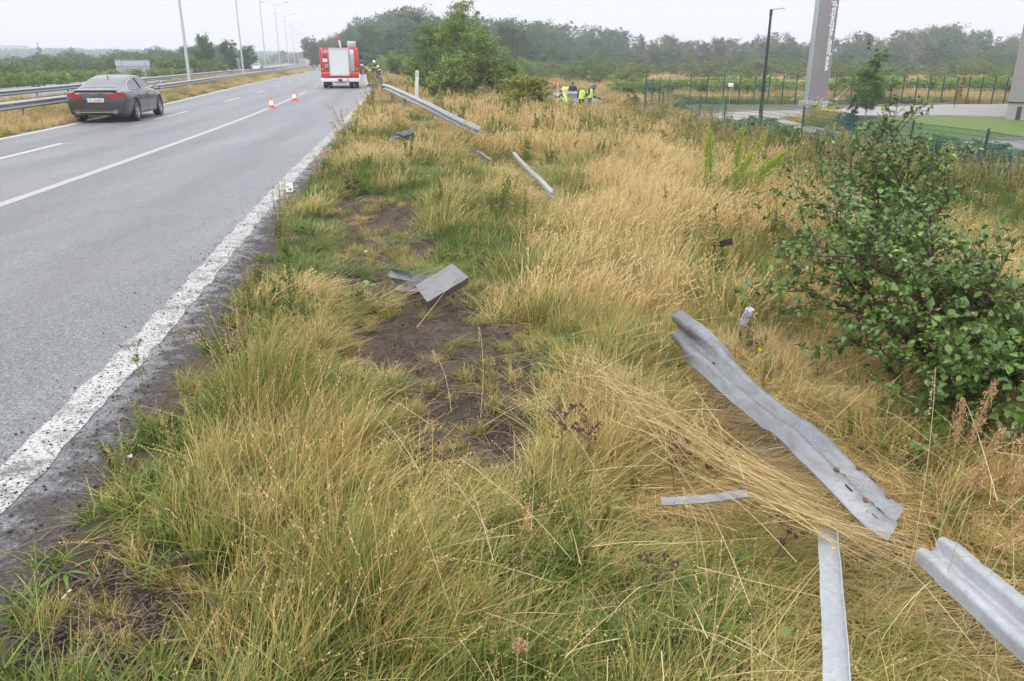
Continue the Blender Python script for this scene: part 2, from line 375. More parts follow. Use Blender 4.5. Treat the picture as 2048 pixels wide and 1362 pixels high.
# ------------------------------------------------------------------ yard behind the fence
def sheet(name, pix, z, mat, label, thick=None):
    mb = MB(); pts = [G(a, b, z) for a, b in pix]; mb.add(pts, [tuple(range(len(pts)))])
    o = mb.build(name, mat, fix=False); bm = bmesh.new(); bm.from_mesh(o.data)
    bmesh.ops.triangulate(bm, faces=bm.faces); bmesh.ops.recalc_face_normals(bm, faces=bm.faces)
    for f in bm.faces:
        if f.normal.z < 0: f.normal_flip()
    bm.to_mesh(o.data); bm.free(); return tag(o, label, kind='structure')
q = N('concrete_pavers'); br = q.n('ShaderNodeTexBrick'); q.t.links.new(q.pos(), br.inputs['Vector'])
br.inputs['Scale'].default_value = 1; br.inputs['Brick Width'].default_value = .2; br.inputs['Row Height'].default_value = .1; br.inputs['Mortar Size'].default_value = .006
for k, v in (('Color1', (.36, .34, .34, 1)), ('Color2', (.28, .265, .265, 1)), ('Mortar', (.14, .13, .12, 1))): br.inputs[k].default_value = v
q.bsdf(q.mix(q.noise(.8, 4), br.outputs['Color'], (.36, .34, .33)), .75); PAV = q.m
q = N('pale_concrete'); q.bsdf(q.mix(q.noise(1.2, 6, .7), (.27, .255, .245), (.36, .345, .33)), .95, 0, q.bump(q.noise(20), .2), .1); CONC = q.m
q = N('mown_lawn'); q.bsdf(q.mix(q.noise(3, 6, .75), (.07, .125, .014), (.125, .185, .03)), .85, 0, q.bump(q.noise(60, 4, .8), .8, .03)); LAWN = q.m
ZY = -1.30
sheet('yard_road', [(1392, 240), (1400, 226), (1480, 221), (1570, 219.5), (1640, 216), (1800, 211), (1930, 206), (2150, 202), (2150, 233), (2060, 234), (1900, 231), (1740, 232), (1640, 233), (1560, 236), (1600, 246), (1690, 266), (1650, 272), (1560, 258), (1500, 247), (1430, 248)], ZY, CONC, 'pale concrete yard road behind the mesh fence')
sheet('lawn', [(1695, 268), (1720, 245), (1760, 235), (1900, 233), (2060, 240), (2300, 250), (2500, 275), (2048, 282), (1990, 277), (1830, 283), (1750, 282)], ZY + .008, LAWN, 'mown green lawn in the fenced yard')
sheet('paved_yard', [(1825, 286), (1990, 280), (2500, 279), (2700, 420), (2120, 372), (1990, 330), (1900, 306)], ZY + .008, PAV, 'grey block paving in the fenced yard')
mb = MB()
for pa in ([(1750, 284), (1830, 285), (1990, 279), (2500, 278)], [(1560, 236), (1640, 234), (1740, 233), (1900, 232), (2060, 237)], [(1400, 226), (1480, 221), (1570, 219), (1640, 215.5), (1800, 210.5), (1930, 205.5)]):
    pp = [G(a, b, ZY + .05) for a, b in pa]
    mb.sweep([(-.05, -.06), (-.05, .07), (.05, .07), (.05, -.06)], pp, (0, 0, 1))
tag(mb.build('yard_kerb', simple('kerb_concrete', (.30, .28, .26), .8, var=.2)), 'grey concrete kerbs edging the lawn and yard road', kind='structure')

# ------------------------------------------------------------------ metals
def galv(name, base=(.22, .232, .25), dirt=.7, rough=.45, metal=.5):
    q = N(name); v = q.obj()
    vo = q.n('ShaderNodeTexVoronoi'); vo.inputs['Scale'].default_value = 90; q.t.links.new(v, vo.inputs['Vector'])
    s_ = q.n('ShaderNodeSeparateColor'); q.t.links.new(vo.outputs['Color'], s_.inputs[0])
    c = q.mix(s_.outputs['Red'], tuple(x * .93 for x in base), tuple(min(1, x * 1.06) for x in base))
    mp = q.n('ShaderNodeMapping'); mp.inputs['Scale'].default_value = (3, 3, 14); q.t.links.new(v, mp.inputs['Vector'])
    c = q.mix(q.ramp(q.noise(2.3, 8, .8, mp.outputs[0]), [(.44, 0), (.66, dirt)]), c, (.13, .115, .095))
    c = q.mix(q.ramp(q.noise(26, 5, .8, v), [(.60, 0), (.70, dirt * 1.6)]), c, (.10, .09, .075))
    q.bsdf(c, q.mix(q.noise(8, 4, .6, v), (rough - .12,) * 3, (rough + .15,) * 3), metal, q.bump(q.noise(30, 4, .7, v), .12), .5); return q.m
GALV = galv('weathered_galvanised_steel'); GALVD = galv('muddy_galvanised_steel', (.20, .205, .215), .75, .6, .35); GALVL = galv('pale_galvanised_steel', (.36, .38, .40), .25, .45, .35)
RUST = simple('rusty_bolt_steel', (.16, .09, .06), .8, .3, .3)
BLK = simple('black_rubber', (.018, .018, .02), .75); DK = simple('dark_plastic', (.03, .03, .035), .45)
def wprof(t=.004, S=1.0):
    pr = [(-.155, 0), (-.142, .012), (-.112, .070), (-.095, .081), (-.070, .081), (-.052, .070), (-.018, .006), (0, 0), (.018, .006), (.052, .070), (.070, .081), (.095, .081), (.112, .070), (.142, .012), (.155, 0)]
    a = [(d, h) for h, d in pr]; return [(d + t, h) for d, h in a] + [(d - t, h) for d, h in reversed(a)]
W = wprof()
def crumple(pts, n, amp, seed):
    """resample a polyline and add small dents"""
    pts = [Vector(p) for p in pts]; d = [0]
    for a, b in zip(pts, pts[1:]): d.append(d[-1] + (b - a).length)
    rs = np.linspace(0, d[-1], n); P = np.array([list(p) for p in pts])
    o = np.stack([np.interp(rs, d, P[:, k]) for k in range(3)], 1)
    for _ in range(2): o[1:-1] = o[1:-1] * .5 + .25 * (o[:-2] + o[2:])
    r = np.random.default_rng(seed); nn = r.normal(0, amp, (n, 3)); nn[1:-1] = (nn[1:-1] + nn[:-2] + nn[2:]) / 3
    return [Vector(p) for p in o + nn]
def lerp_ups(ups, n):
    U = np.array(ups, float); t = np.linspace(0, len(U) - 1, n)
    return [Vector([np.interp(t, range(len(U)), U[:, k]) for k in range(3)]).normalized() for _t in [0] for t in [0]] if False else [Vector([float(np.interp(tt, range(len(U)), U[:, k])) for k in range(3)]).normalized() for tt in t]

# median guard rails (long runs on posts); beam_gap: rails follow the left edge of the carriageway
def guardrail(pathf, y0, y1, zc, label, face, step=2.0, post_until=90, mat=GALV):
    root = empty('guardrail', (float(pathf(y0)), y0, 0), 0, label, 'guardrail', 'steel guardrails along the road'); o = Vector(root.location)
    k = 0; y = y0
    while y < y1:
        e = min(y + 4.3, y1); yy = np.linspace(y, e + .15, 5); off = .006 * (k % 2)
        mb = MB(); mb.sweep([(face * (a) + off, h * .8) for a, h in W], [Vector((float(pathf(t)), t, zc)) - o for t in yy], (0, 0, 1))
        mb.build('beam', mat, root, 40, fix=True); y = e; k += 1
    y = y0 + 1
    while y < min(post_until, y1):
        x = float(pathf(y)); mb = MB(); s = -face
        sx = 1 if (face < 0) else -1
        mb.box(x - .05 + s * 0 - .07, x - .07, y - .05, y + .05, -.25, zc + .12, M=Matrix.Translation(-o))
        mb.box(x - .07, x - .012, y - .05, y + .05, zc - .12, zc + .12, M=Matrix.Translation(-o)); mb.build('post', mat, root); y += step
    return root

PBK_ = simple("slot_shadow_black", (.012, .012, .012), .9)
# ------------------------------------------------------------------ guard rails
guardrail(lambda y: xl(y) - 1.25, -4, 330, .62, 'long steel guardrail between the carriageway and the median lamps, nearer of the two median rails', 1, 4, 120, GALVL)
guardrail(lambda y: xl(y) - 5.6, 4, 330, .62, 'steel guardrail along the far side of the median, behind the lamp posts', 1, 4, 120, GALVL)
gr3 = guardrail(lambda y: xr(y) + 1.05, 41, 190, .6, 'standing steel guardrail beyond the fire engine that the two firefighters stand at', -1, 2, 120)
# bent end of the right-hand rail
def beam(name, pts, ups, label, cat, mat=GALV, n=40, amp=.01, seed=1, prof=W, group=None, lip=True):
    P = crumple(pts, n, amp, seed); U = lerp_ups(ups, n); o = P[0].copy()
    root = empty(name, o, 0, label, cat, group)
    mb = MB(); mb.sweep(prof, [p - o for p in P], U); b = mb.build('beam', mat, root, 50)
    return root, [p - o for p in P], U
k1 = D(774, 175, 40.5); k2 = G(824, 197, .58); k3 = G(881, 224, .52); k4 = G(930, 250, .40); k5 = G(966, 266, .26)
root, P, U = beam('bent_guardrail', [Vector((float(xr(41.2)) + 1.05, 41.2, .6)), k1, k2, k3, k4, k5], [(0, 0, 1), (0, 0, 1), (-.1, 0, 1), (-.25, 0, 1), (-.35, -.1, 1), (-.55, -.1, 1)],
                  'long bent steel guardrail sloping from the kink near the firefighters down into the grass', 'guardrail', GALVL, 60, .006, 3, [(d * 1.0, h * 1.0) for d, h in W])
RAILPATH = [Vector((float(xr(41.2)) + 1.05, 41.2, .6)), k1, k2, k3, k4, k5]
for i in (6, 22, 38):
    p = P[i]; mb = MB(); mb.box(p.x + .03, p.x + .13, p.y - .05, p.y + .05, p.z - .75, p.z + .12, M=Matrix.Rotation(.15, 4, 'Y') if i > 30 else None); mb.build('post', GALVD, root)
beam('guardrail_strip', [G(1030, 308, .12), G(1060, 338, .16), G(1085, 362, .18), G(1108, 388, .12)], [(-.2, 0, 1), (-.5, 0, 1), (-.5, 0, .8), (-.2, 0, 1)],
     'pale strip of guardrail half buried in dry grass below the bent rail end', 'guardrail', GALVL, 24, .005, 5, [(d * .6, h * .34) for d, h in W])
beam('metal_fragment', [GT(1142, 430, .2), GT(1150, 440, .24), GT(1166, 452, .16)], [(-.4, 0, 1)] * 3, 'small grey metal fragment showing through dry grass in mid slope', 'debris', GALV, 8, .006, 6, [(d * .5, h * .3) for d, h in W])
beam('metal_fragment', [G(945, 300, .10), G(962, 306, .12), G(985, 322, .08)], [(-.3, 0, 1)] * 3, 'faint grey metal fragment in flattened grass left of the pale rail strip', 'debris', GALVD, 8, .01, 7, [(d * .5, h * .3) for d, h in W])
# big twisted beam in the foreground, face up
pts = [G(1358, 652, .10), G(1395, 690, .14), G(1440, 742, .15), G(1500, 800, .17), G(1552, 842, .19), G(1608, 880, .25), G(1650, 925, .27), G(1705, 982, .22), G(1755, 1030, .16), G(1790, 1053, .13)]
ups = [(.02, 0, 1), (.15, 0, 1), (.8, .1, .6), (1, .3, .12), (1, .4, -.05), (1, .4, -.12), (1, .45, -.16), (1, .45, -.2), (1, .5, -.2), (1, .5, -.15)]
root, P, U = beam('fallen_guardrail_beam', pts, ups, 'long twisted galvanised guardrail beam lying on flattened grass with a kink in its middle', 'guardrail beam', GALV, 70, .0028, 8, [(d * .62, h * .80) for d, h in W])
mb = MB()
for i in (62, 66):
    t = (P[i + 1] - P[i - 1]).normalized(); u = U[i]; nn = t.cross(u)
    for h in (-.068, .068): mb.tube([P[i] + u * h + nn * .03, P[i] + u * h + nn * .062], [.014, .012], 8)
    mb.tube([P[i] + nn * -.002, P[i] + nn * .02], [.016, .014], 8)
mb.build('bolt', RUST, root)
for i, hs_ in ((67, (-.085, -.02, .02, .085)), (64, (-.085, .085)), (40, (0,)), (22, (0,))):
    t = (P[i + 1] - P[i - 1]).normalized(); u = U[i]; nn = t.cross(u); u = nn.cross(t).normalized() * 1
    for h in hs_:
        a = .62 * float(np.interp(h / .80, [-.155, -.112, -.082, -.018, 0, .018, .082, .112, .155], [0, .070, .081, .006, 0, .006, .081, .070, 0])) + .0055; mb = MB(); c = P[i] + u * h + nn * a
        mb.add([c + t * (.014 * math.cos(k * math.pi / 6) + (.006 if math.cos(k * math.pi / 6) > 0 else -.006)) + u * .008 * math.sin(k * math.pi / 6) for k in range(12)], [tuple(range(12))]); mb.build('bolt_slot', PBK_, root, fix=False)
# second near beam at lower right, seen on its rounded flank
pts = [G(1868, 1100, .16), G(1918, 1145, .19), G(1985, 1202, .22), G(2050, 1258, .24), G(2160, 1352, .28)]
flank = [(a_ * .7, b_ * .52) for a_, b_ in [(-.005, -.155), (.02, -.13), (.055, -.10), (.08, -.05), (.092, 0), (.08, .05), (.055, .10), (.02, .13), (-.005, .155), (-.01, .155), (.014, .125), (.05, .095), (.074, .048), (.086, 0), (.074, -.048), (.05, -.095), (.014, -.125), (-.01, -.155)]]
beam('fallen_guardrail_beam', pts, [(.75, .55, .25), (.75, .55, .3), (.75, .55, .35), (.7, .55, .4), (.7, .5, .4)],
     'bright rounded guardrail beam leaving the grass at the lower right corner', 'guardrail beam', GALVL, 40, .0022, 9, [(d * .40, h * .54) for d, h in W])
# upright-lying angle bar
pts = [G(1655, 1058, .10), G(1660, 1120, .13), G(1664, 1200, .16), G(1672, 1300, .20), G(1678, 1440, .22)]
beam('steel_angle_bar', pts, [(1, .1, .15)] * 5, 'narrow pale steel angle bar pointing at the camera from the grass', 'metal bar', GALVL, 30, .002, 10,
     [(0, -.038), (0, .038), (.030, .038), (.030, .034), (.004, .034), (.004, -.038)])
pts = [G(1322, 1004, .12), G(1400, 999, .13), G(1450, 993, .145), G(1496, 986, .16)]
beam('steel_strut', pts, [(0, .8, .6)] * 4, 'short flat grey steel strut lying across green grass left of the angle bar', 'metal bar', GALV, 16, .002, 11, [(-.004, -.018), (.004, -.018), (.004, .018), (-.004, .018)])
# torn post in the bare soil
A = G(920, 540, .24); B = G(842, 588, .10); t = (A - B).normalized()
root, P, U = beam('torn_guardrail_post', [B, B.lerp(A, .5), A], [(-.35, .75, .55)] * 3, 'torn galvanised steel post with crumpled end lying in the bare soil', 'guardrail post', GALVD, 18, .004, 12,
     [(0, -.10), (0, .10), (-.03, .10), (-.03, .096), (-.004, .096), (-.004, -.096), (-.085, -.096), (-.085, -.10)])
mb = MB(); n = 14; ax = [G(858, 566, .13) - B, G(835, 568, .11) - B, G(806, 560, .12) - B, G(782, 556, .09) - B]
ax = crumple(ax, n, .012, 5)
mb.sweep([(.0, -.09), (.025, -.04), (-.012, .01), (.03, .05), (0, .085), (-.004, .085), (.025, .046), (-.017, .01), (.02, -.04), (-.005, -.09)], ax, [Vector((-.25, .9 - .05 * i, .3 + .03 * i)) for i in range(n)])
mb.build('crumpled_flap', GALV, root, 60)
# dark bent piece beside the broken stretch
beam('crushed_rail_end', [G(772, 302, .05), G(790, 286, .20), G(800, 272, .36), (G(823, 266, .34))], [(.6, .2, .7), (.5, .3, .8), (.3, .8, .2), (.2, .9, .3)],
     'dark grey crushed guardrail end sticking out of the verge grass', 'guardrail', GALVD, 24, .015, 13, [(d * 1.1, h * .8) for d, h in W])
beam('plastic_trim', [GT(1428, 492, .34), GT(1448, 487, .38), GT(1466, 483, .42)], [(0, .2, 1)] * 3, 'black broken plastic trim piece lying on dry grass below the frond plants', 'debris', DK, 10, .004, 14, [(-.006, -.03), (.006, -.03), (.012, .03), (-.006, .03)])
# crushed drink can, cigarette end, stones
cn = G(1492, 636, .22); ca = empty('crushed_can', cn, .4, 'crushed white and blue can standing in straw beside yellow flowers', 'can')
q = N('can_print'); f = q.noise(60, 3, .6, q.obj()); q.bsdf(q.ramp(f, [(.44, (.62, .62, .62)), (.47, (.18, .16, .22)), (.56, (.55, .53, .5)), (.62, (.1, .14, .5))], 'CONSTANT'), .35, .2); CAN = q.m
mb = MB(); mb.lathe([(0, -.08), (.024, -.08), (.031, -.068), (.029, -.03), (.033, 0), (.028, .04), (.032, .068), (.025, .08), (.022, .078), (0, .078)], 18)
bdy = mb.build('can_body', CAN, ca, 40); bdy.rotation_euler = (.35, .12, 0)
cg = G(124, 1199, .012); o = MB(); o.tube([cg - cg, Vector((.004, .03, .003))], [.0045, .004], 8); o.tube([Vector((.004, .03, .003)), Vector((.007, .05, .004))], [.005, .0045], 8)
o = o.build('cigarette_end', simple('paper_white', (.75, .73, .70), .7)); o.location = cg; tag(o, 'white cigarette end on the dirt at the lower left', 'litter')

# evidence marker
em = GT(580, 387, .0); em.z = .004
r_ = empty('evidence_marker', em, .15, 'small white folded evidence marker standing on the dirty edge line', 'marker')
PWH = simple('white_plastic', (.78, .79, .82), .4, var=.03); PBK = simple('black_print', (.02, .02, .025), .5)
mb = MB()
mb.add([(-.085, -.06, 0), (.085, -.06, 0), (.085, 0, .20), (-.085, 0, .20), (-.085, .06, 0), (.085, .06, 0), (-.082, -.056, 0), (.082, -.056, 0), (.082, 0, .192), (-.082, 0, .192), (-.082, .056, 0), (.082, .056, 0)],
       [(0, 1, 2, 3), (3, 2, 5, 4), (7, 6, 9, 8), (8, 9, 10, 11)]); mb.build('folded_card', PWH, r_, fix=False); r_.scale = (.62, .62, .62)
def text(name, s, size, mat, parent, loc, rot, ext=.002, align='CENTER', sx=1.0, bold=.0):
    cu = bpy.data.curves.new(name, 'FONT'); cu.body = s; cu.size = size; cu.extrude = ext; cu.offset = size * bold; cu.align_x = align; cu.align_y = 'CENTER'
    t = bpy.data.objects.new(name, cu); COL.objects.link(t); bpy.context.view_layer.update()
    me = bpy.data.meshes.new_from_object(t.evaluated_get(bpy.context.evaluated_depsgraph_get())); COL.objects.unlink(t); bpy.data.objects.remove(t)
    me.materials.clear(); me.materials.append(mat); me.name = name
    o = link_mesh(name, me, parent); o.location = loc; o.rotation_euler = rot; o.scale = (sx, 1, 1); return o
mb = MB(); sl = math.atan2(.20, .06)
M = Matrix.Translation((0, -.0325, .10)) @ Matrix.Rotation(sl, 4, 'X')
mb.box(-.05, -.01, .0, .035, .002, .005, M=M); mb.box(.012, .045, -.06, -.005, .002, .005, M=M); mb.box(-.04, .0, -.055, -.03, .002, .005, M=M)
mb.build('printed_mark', PBK, r_)

# traffic cones
ORG = simple('orange_pvc', (.78, .11, .025), .45, var=.08); WHR = simple('white_band', (.80, .80, .80), .4, var=.04)
def make_cone():
    r = empty('traffic_cone', (0, 0, 0), 0, 'x', 'traffic cone')
    mb = MB(); mb.bbox(-.19, .19, -.19, .19, 0, .035, .012); mb.build('base', ORG, r, 40)
    mb = MB(); mb.lathe([(.145, .035), (.135, .06), (.118, .14), (.114, .141), (.113, .145)], 20); mb.build('cone_body', ORG, r, 40); mb = MB(); mb.lathe([(.072, .355), (.070, .36), (.03, .54), (.022, .55), (0, .55)], 20); mb.build('cone_tip', ORG, r, 40)
    mb = MB(); mb.lathe([(.114, .142), (.1175, .146), (.0745, .35), (.071, .354)], 20); mb.build('white_band', WHR, r, 40); return r
c1 = make_cone(); c1.scale = (.86, .86, .86); c1.location = G(544, 216); c1['label'] = 'orange and white traffic cone on the lane line, nearer one of the pair'
c2 = copy_tree(c1); c2.location = G(589.5, 201); c2['label'] = 'orange and white traffic cone on the lane line, the one closer to the fire engine'
c2.rotation_euler.z = .4; c2['group'] = c1['group'] = 'traffic cones on the road'

# ------------------------------------------------------------------ lamp posts of the median
LG = simple('lamp_post_paint', (.50, .53, .58), .5, .2, var=.06)
def make_lamp():
    r = empty('street_lamp', (0, 0, 0), 0, 'x', 'street lamp', 'street lamps along the median')
    mb = MB(); mb.tube([(0, 0, -.3), (0, 0, .02), (0, 0, .9), (0, 0, 12.0)], [.11, .11, .10, .045], 12); mb.lathe([(.2, -.05), (.2, .03), (.13, .04)], 12); mb.build('pole', LG, r, 40)
    for s in (-1, 1):
        mb = MB(); mb.tube([(0, 0, 11.9), (s * .25, 0, 12.15), (s * .8, 0, 12.38), (s * 2.0, 0, 12.62)], [.045, .042, .038, .032], 8); a = mb.build('arm', LG, r, 40)
        mb = MB(); mb.lathe([(0, -.02), (.05, 0), (.12, .15), (.13, .45), (.09, .75), (0, .8)], 12, 'X', (0, 0, 0))
        h = mb.build('lamp_head', simple('lamp_head_grey', (.32, .34, .37), .5), r, 40); h.location = (s * 1.95, 0, 12.63); h.scale = (s, 1.1, .55); h.rotation_euler.y = -.15 * s
    return r
lm = make_lamp()
lp = [(-19.9, 51), (-28.5, 88), (-37.6, 127), (-47.4, 170), (-56.9, 212), (-66.5, 255), (-75.9, 297), (-85, 338), (-94, 380)]
ll = ['nearest tall pale lamp post of the median, right of the road sign back', 'tall median lamp post standing right beside the oncoming car', 'third median lamp post counted from the grey sedan',
      'double-armed median lamp post whose whole head just fits under the picture top', 'double-armed median lamp post, second with its head in view', 'double-armed median lamp post, third with its head in view',
      'hazy double-armed lamp post, fourth with its head in view', 'hazy double-armed lamp post, second farthest of the median row', 'faintest and farthest double-armed lamp post of the median row']
for i, (x, y) in enumerate(lp):
    o = lm if i == 0 else copy_tree(lm); o.location = (x, y, 0); o['label'] = ll[i]; o.rotation_euler.z = .15 + .05 * (i % 2)
# signs seen from behind
SB = simple('sign_back_grey', (.42, .45, .50), .5, .2, var=.05)
def sign(name, loc, rz, wd, hh, zb, legs, label, mat=SB, ground=0, extra=None):
    r = empty(name, loc, rz, label, 'road sign'); mb = MB(); mb.bbox(-wd / 2, wd / 2, -.03, .03, zb, zb + hh, .01); p = mb.build('sign_panel', mat, r, 40)
    mb = MB()
    for z in (zb + .03, zb + hh * .48, zb + hh - .05): mb.box(-wd / 2 + .02, wd / 2 - .02, -.07, -.033, z - .02, z + .02)
    mb.build('rail', simple('rail_dark', (.2, .22, .25), .5), p)
    for x in legs:
        mb = MB(); mb.tube([(x, -.09, ground), (x, -.09, zb + hh)], .055 if wd > 2 else .035, 8); mb.build('leg', LG, r, 40)
    return r
sg = D(266.5, 135, 92); sign('road_sign', (sg.x, 92, 0), .15, 3.6, 1.32, .55, (-1.25, 1.25), 'large grey back of a road sign on two legs behind the grey sedan', ground=-1.6)
sg = D(481 + 17, 132, 165); sign('road_sign', (sg.x - .6, 165, 0), .15, 1.5, 1.0, 1.0, (-.5, .5), 'small pale road sign back above the oncoming car')
sg = D(622, 124, 215); s3 = sign('road_sign', (sg.x, 215, 0), .2, 2.7, 1.5, .95, (-.9, .9), 'white road sign board with a dark notch at the far end of the road', simple('sign_white', (.7, .72, .74), .5))
mb = MB(); mb.box(-.35, .35, -.09, -.075, .95, 1.35); mb.lathe([(0, -.09), (.28, -.09), (.28, -.075), (0, -.075)], 14, 'Y', (0, 0, 1.4)); mb.build('dark_symbol', DK, s3)
sg = D(588, 128, 250); sign('road_sign', (sg.x + 3, 250, 0), .2, 2.2, 1.4, .8, (-.8, .8), 'hazy grey road sign between the farthest lamp posts')
# delineators
def delineator(loc, tilt, label, h=1.0):
    r = empty('delineator_post', loc, 0, label, 'delineator'); r.rotation_euler = (0, tilt, 0)
    mb = MB(); mb.bbox(-.06, .06, -.025, .025, -.2, h, .012); mb.build('post_body', simple('delineator_white', (.62, .61, .58), .6), r, 40)
    mb = MB(); mb.box(-.04, .04, -.03, -.0255, h - .22, h - .04); mb.build('reflector', simple('reflector_strip', (.5, .5, .48), .3) if tilt else simple('reflector_red', (.6, .08, .05), .3), r); return r
p = D(833, 193, 30); delineator((p.x, 30, p.z - .1), .06, 'white plastic delineator post standing in dry grass behind the bent rail', 1.0)
p = D(321, 163, 62); delineator((p.x, 62, 0), 0, 'small red and white delineator on the median in front of the trees', .75)

# ------------------------------------------------------------------ cars
def cat(a, b, c, d, t): return .5 * (2 * b + (c - a) * t + (2 * a - 5 * b + 4 * c - d) * t * t + (3 * b - a - 3 * c + d) * t ** 3)
# y, underside, sill half width, waist half width, shoulder half width, shoulder z, glass foot half width, roof edge half width, roof z
ST_CAR = [(0, .40, .70, .74, .70, .86, .66, .54, .905), (.06, .27, .78, .83, .78, .90, .74, .62, .965), (.16, .24, .83, .875, .83, .93, .78, .64, 1.0), (.42, .22, .87, .915, .88, .945, .80, .64, 1.045),
          (.8, .20, .90, .94, .91, .955, .79, .62, 1.125), (1.2, .19, .915, .948, .92, .95, .775, .59, 1.235), (1.6, .19, .92, .95, .922, .94, .77, .575, 1.335), (2.05, .19, .92, .95, .92, .93, .775, .57, 1.40),
          (2.5, .19, .92, .95, .918, .92, .78, .57, 1.42), (2.95, .19, .92, .948, .912, .91, .785, .575, 1.40), (3.3, .19, .918, .945, .905, .90, .785, .60, 1.29), (3.65, .19, .915, .94, .895, .895, .77, .655, 1.10),
          (3.9, .20, .91, .935, .88, .88, .76, .68, .98), (4.3, .21, .89, .92, .86, .83, .74, .66, .90), (4.65, .23, .84, .88, .81, .75, .70, .62, .81), (4.88, .28, .74, .79, .72, .66, .62, .55, .70), (4.97, .36, .6, .66, .6, .58, .52, .45, .60)]
def car_station(y):
    S = ST_CAR; i = 0
    while i < len(S) - 2 and S[i + 1][0] < y: i += 1
    a, b, c, d = S[max(i - 1, 0)], S[i], S[i + 1], S[min(i + 2, len(S) - 1)]; t = (y - b[0]) / (c[0] - b[0])
    return [b[k] + (c[k] - b[k]) * (t * t * (3 - 2 * t) * .35 + t * .65) if (i == 0) else cat(a[k], b[k], c[k], d[k], t) for k in range(9)]
def car_ring(y):
    _, zb, ws, wm, wsh, zsh, wb, wr, zr = car_station(y)
    return [(0, zb), (ws * .85, zb), (ws - .03, zb + .02), (ws, zb + .09), (wm, .50), (wm + .004, .62), (wm - .006, .74), (wsh + .008, zsh - .06), (wsh - .015, zsh - .01), (wb + .02, zsh + .012), (wb, zsh + .03),
            ((wb * .5 + wr * .5) + .01, (zsh + .03) * .5 + (zr - .05) * .5), (wr + .02, zr - .05), (wr - .04, zr - .02), (wr * .6, zr - .004), (0, zr)]
def car_side(y, z):
    r = car_ring(y)[10:13]; return float(np.interp(z, [p[1] for p in r], [p[0] for p in r]))
def car_top(x, y):
    r = car_ring(y)[12:][::-1]; return float(np.interp(abs(x), [p[0] for p in r], [p[1] for p in r]))
def car_paint(name, c, rough=.28): return simple(name, c, rough, .55, var=.03, scale=3, **{'Coat Weight': .6, 'Coat Roughness': .08})
GLS = simple('tinted_glass', (.055, .065, .075), .08, 0, var=.02, spec=.9)
RIMM = simple('alloy_wheel', (.50, .50, .52), .3, .8, var=.05); CHR = simple('chrome_trim', (.75, .76, .78), .18, .9, var=.02)
def make_wheel(parent, x, y, s, r=.345):
    wh = bpy.data.objects.new('wheel', None); COL.objects.link(wh); wh.parent = parent; wh.location = (x, y, r)
    mb = MB(); mb.lathe([(r * .68, -.11), (r * .93, -.125), (r, -.09), (r, .09), (r * .93, .125), (r * .68, .11), (r * .68, -.11)], 32, 'X'); mb.build('tyre', BLK, wh, 50)
    mb = MB(); mb.lathe([(r * .70, .10 * s), (r * .66, .105 * s), (r * .63, .05 * s), (r * .62, -.08 * s)], 32, 'X'); mb.lathe([(0, .085 * s), (.05, .085 * s), (.06, .06 * s)], 16, 'X')
    for k in range(10):
        a = 2 * math.pi * (k // 2) / 5 + (.16 if k % 2 else -.16)
        M = Matrix.Rotation(a, 4, 'X'); mb.box(.04 * s, .085 * s, -.016, .016, .04, r * .66, M=M)
    mb.build('rim', RIMM, wh, 40)
    mb = MB(); mb.lathe([(0, -.02 * s), (r * .62, -.02 * s)], 24, 'X'); mb.build('brake_disc', DK, wh)
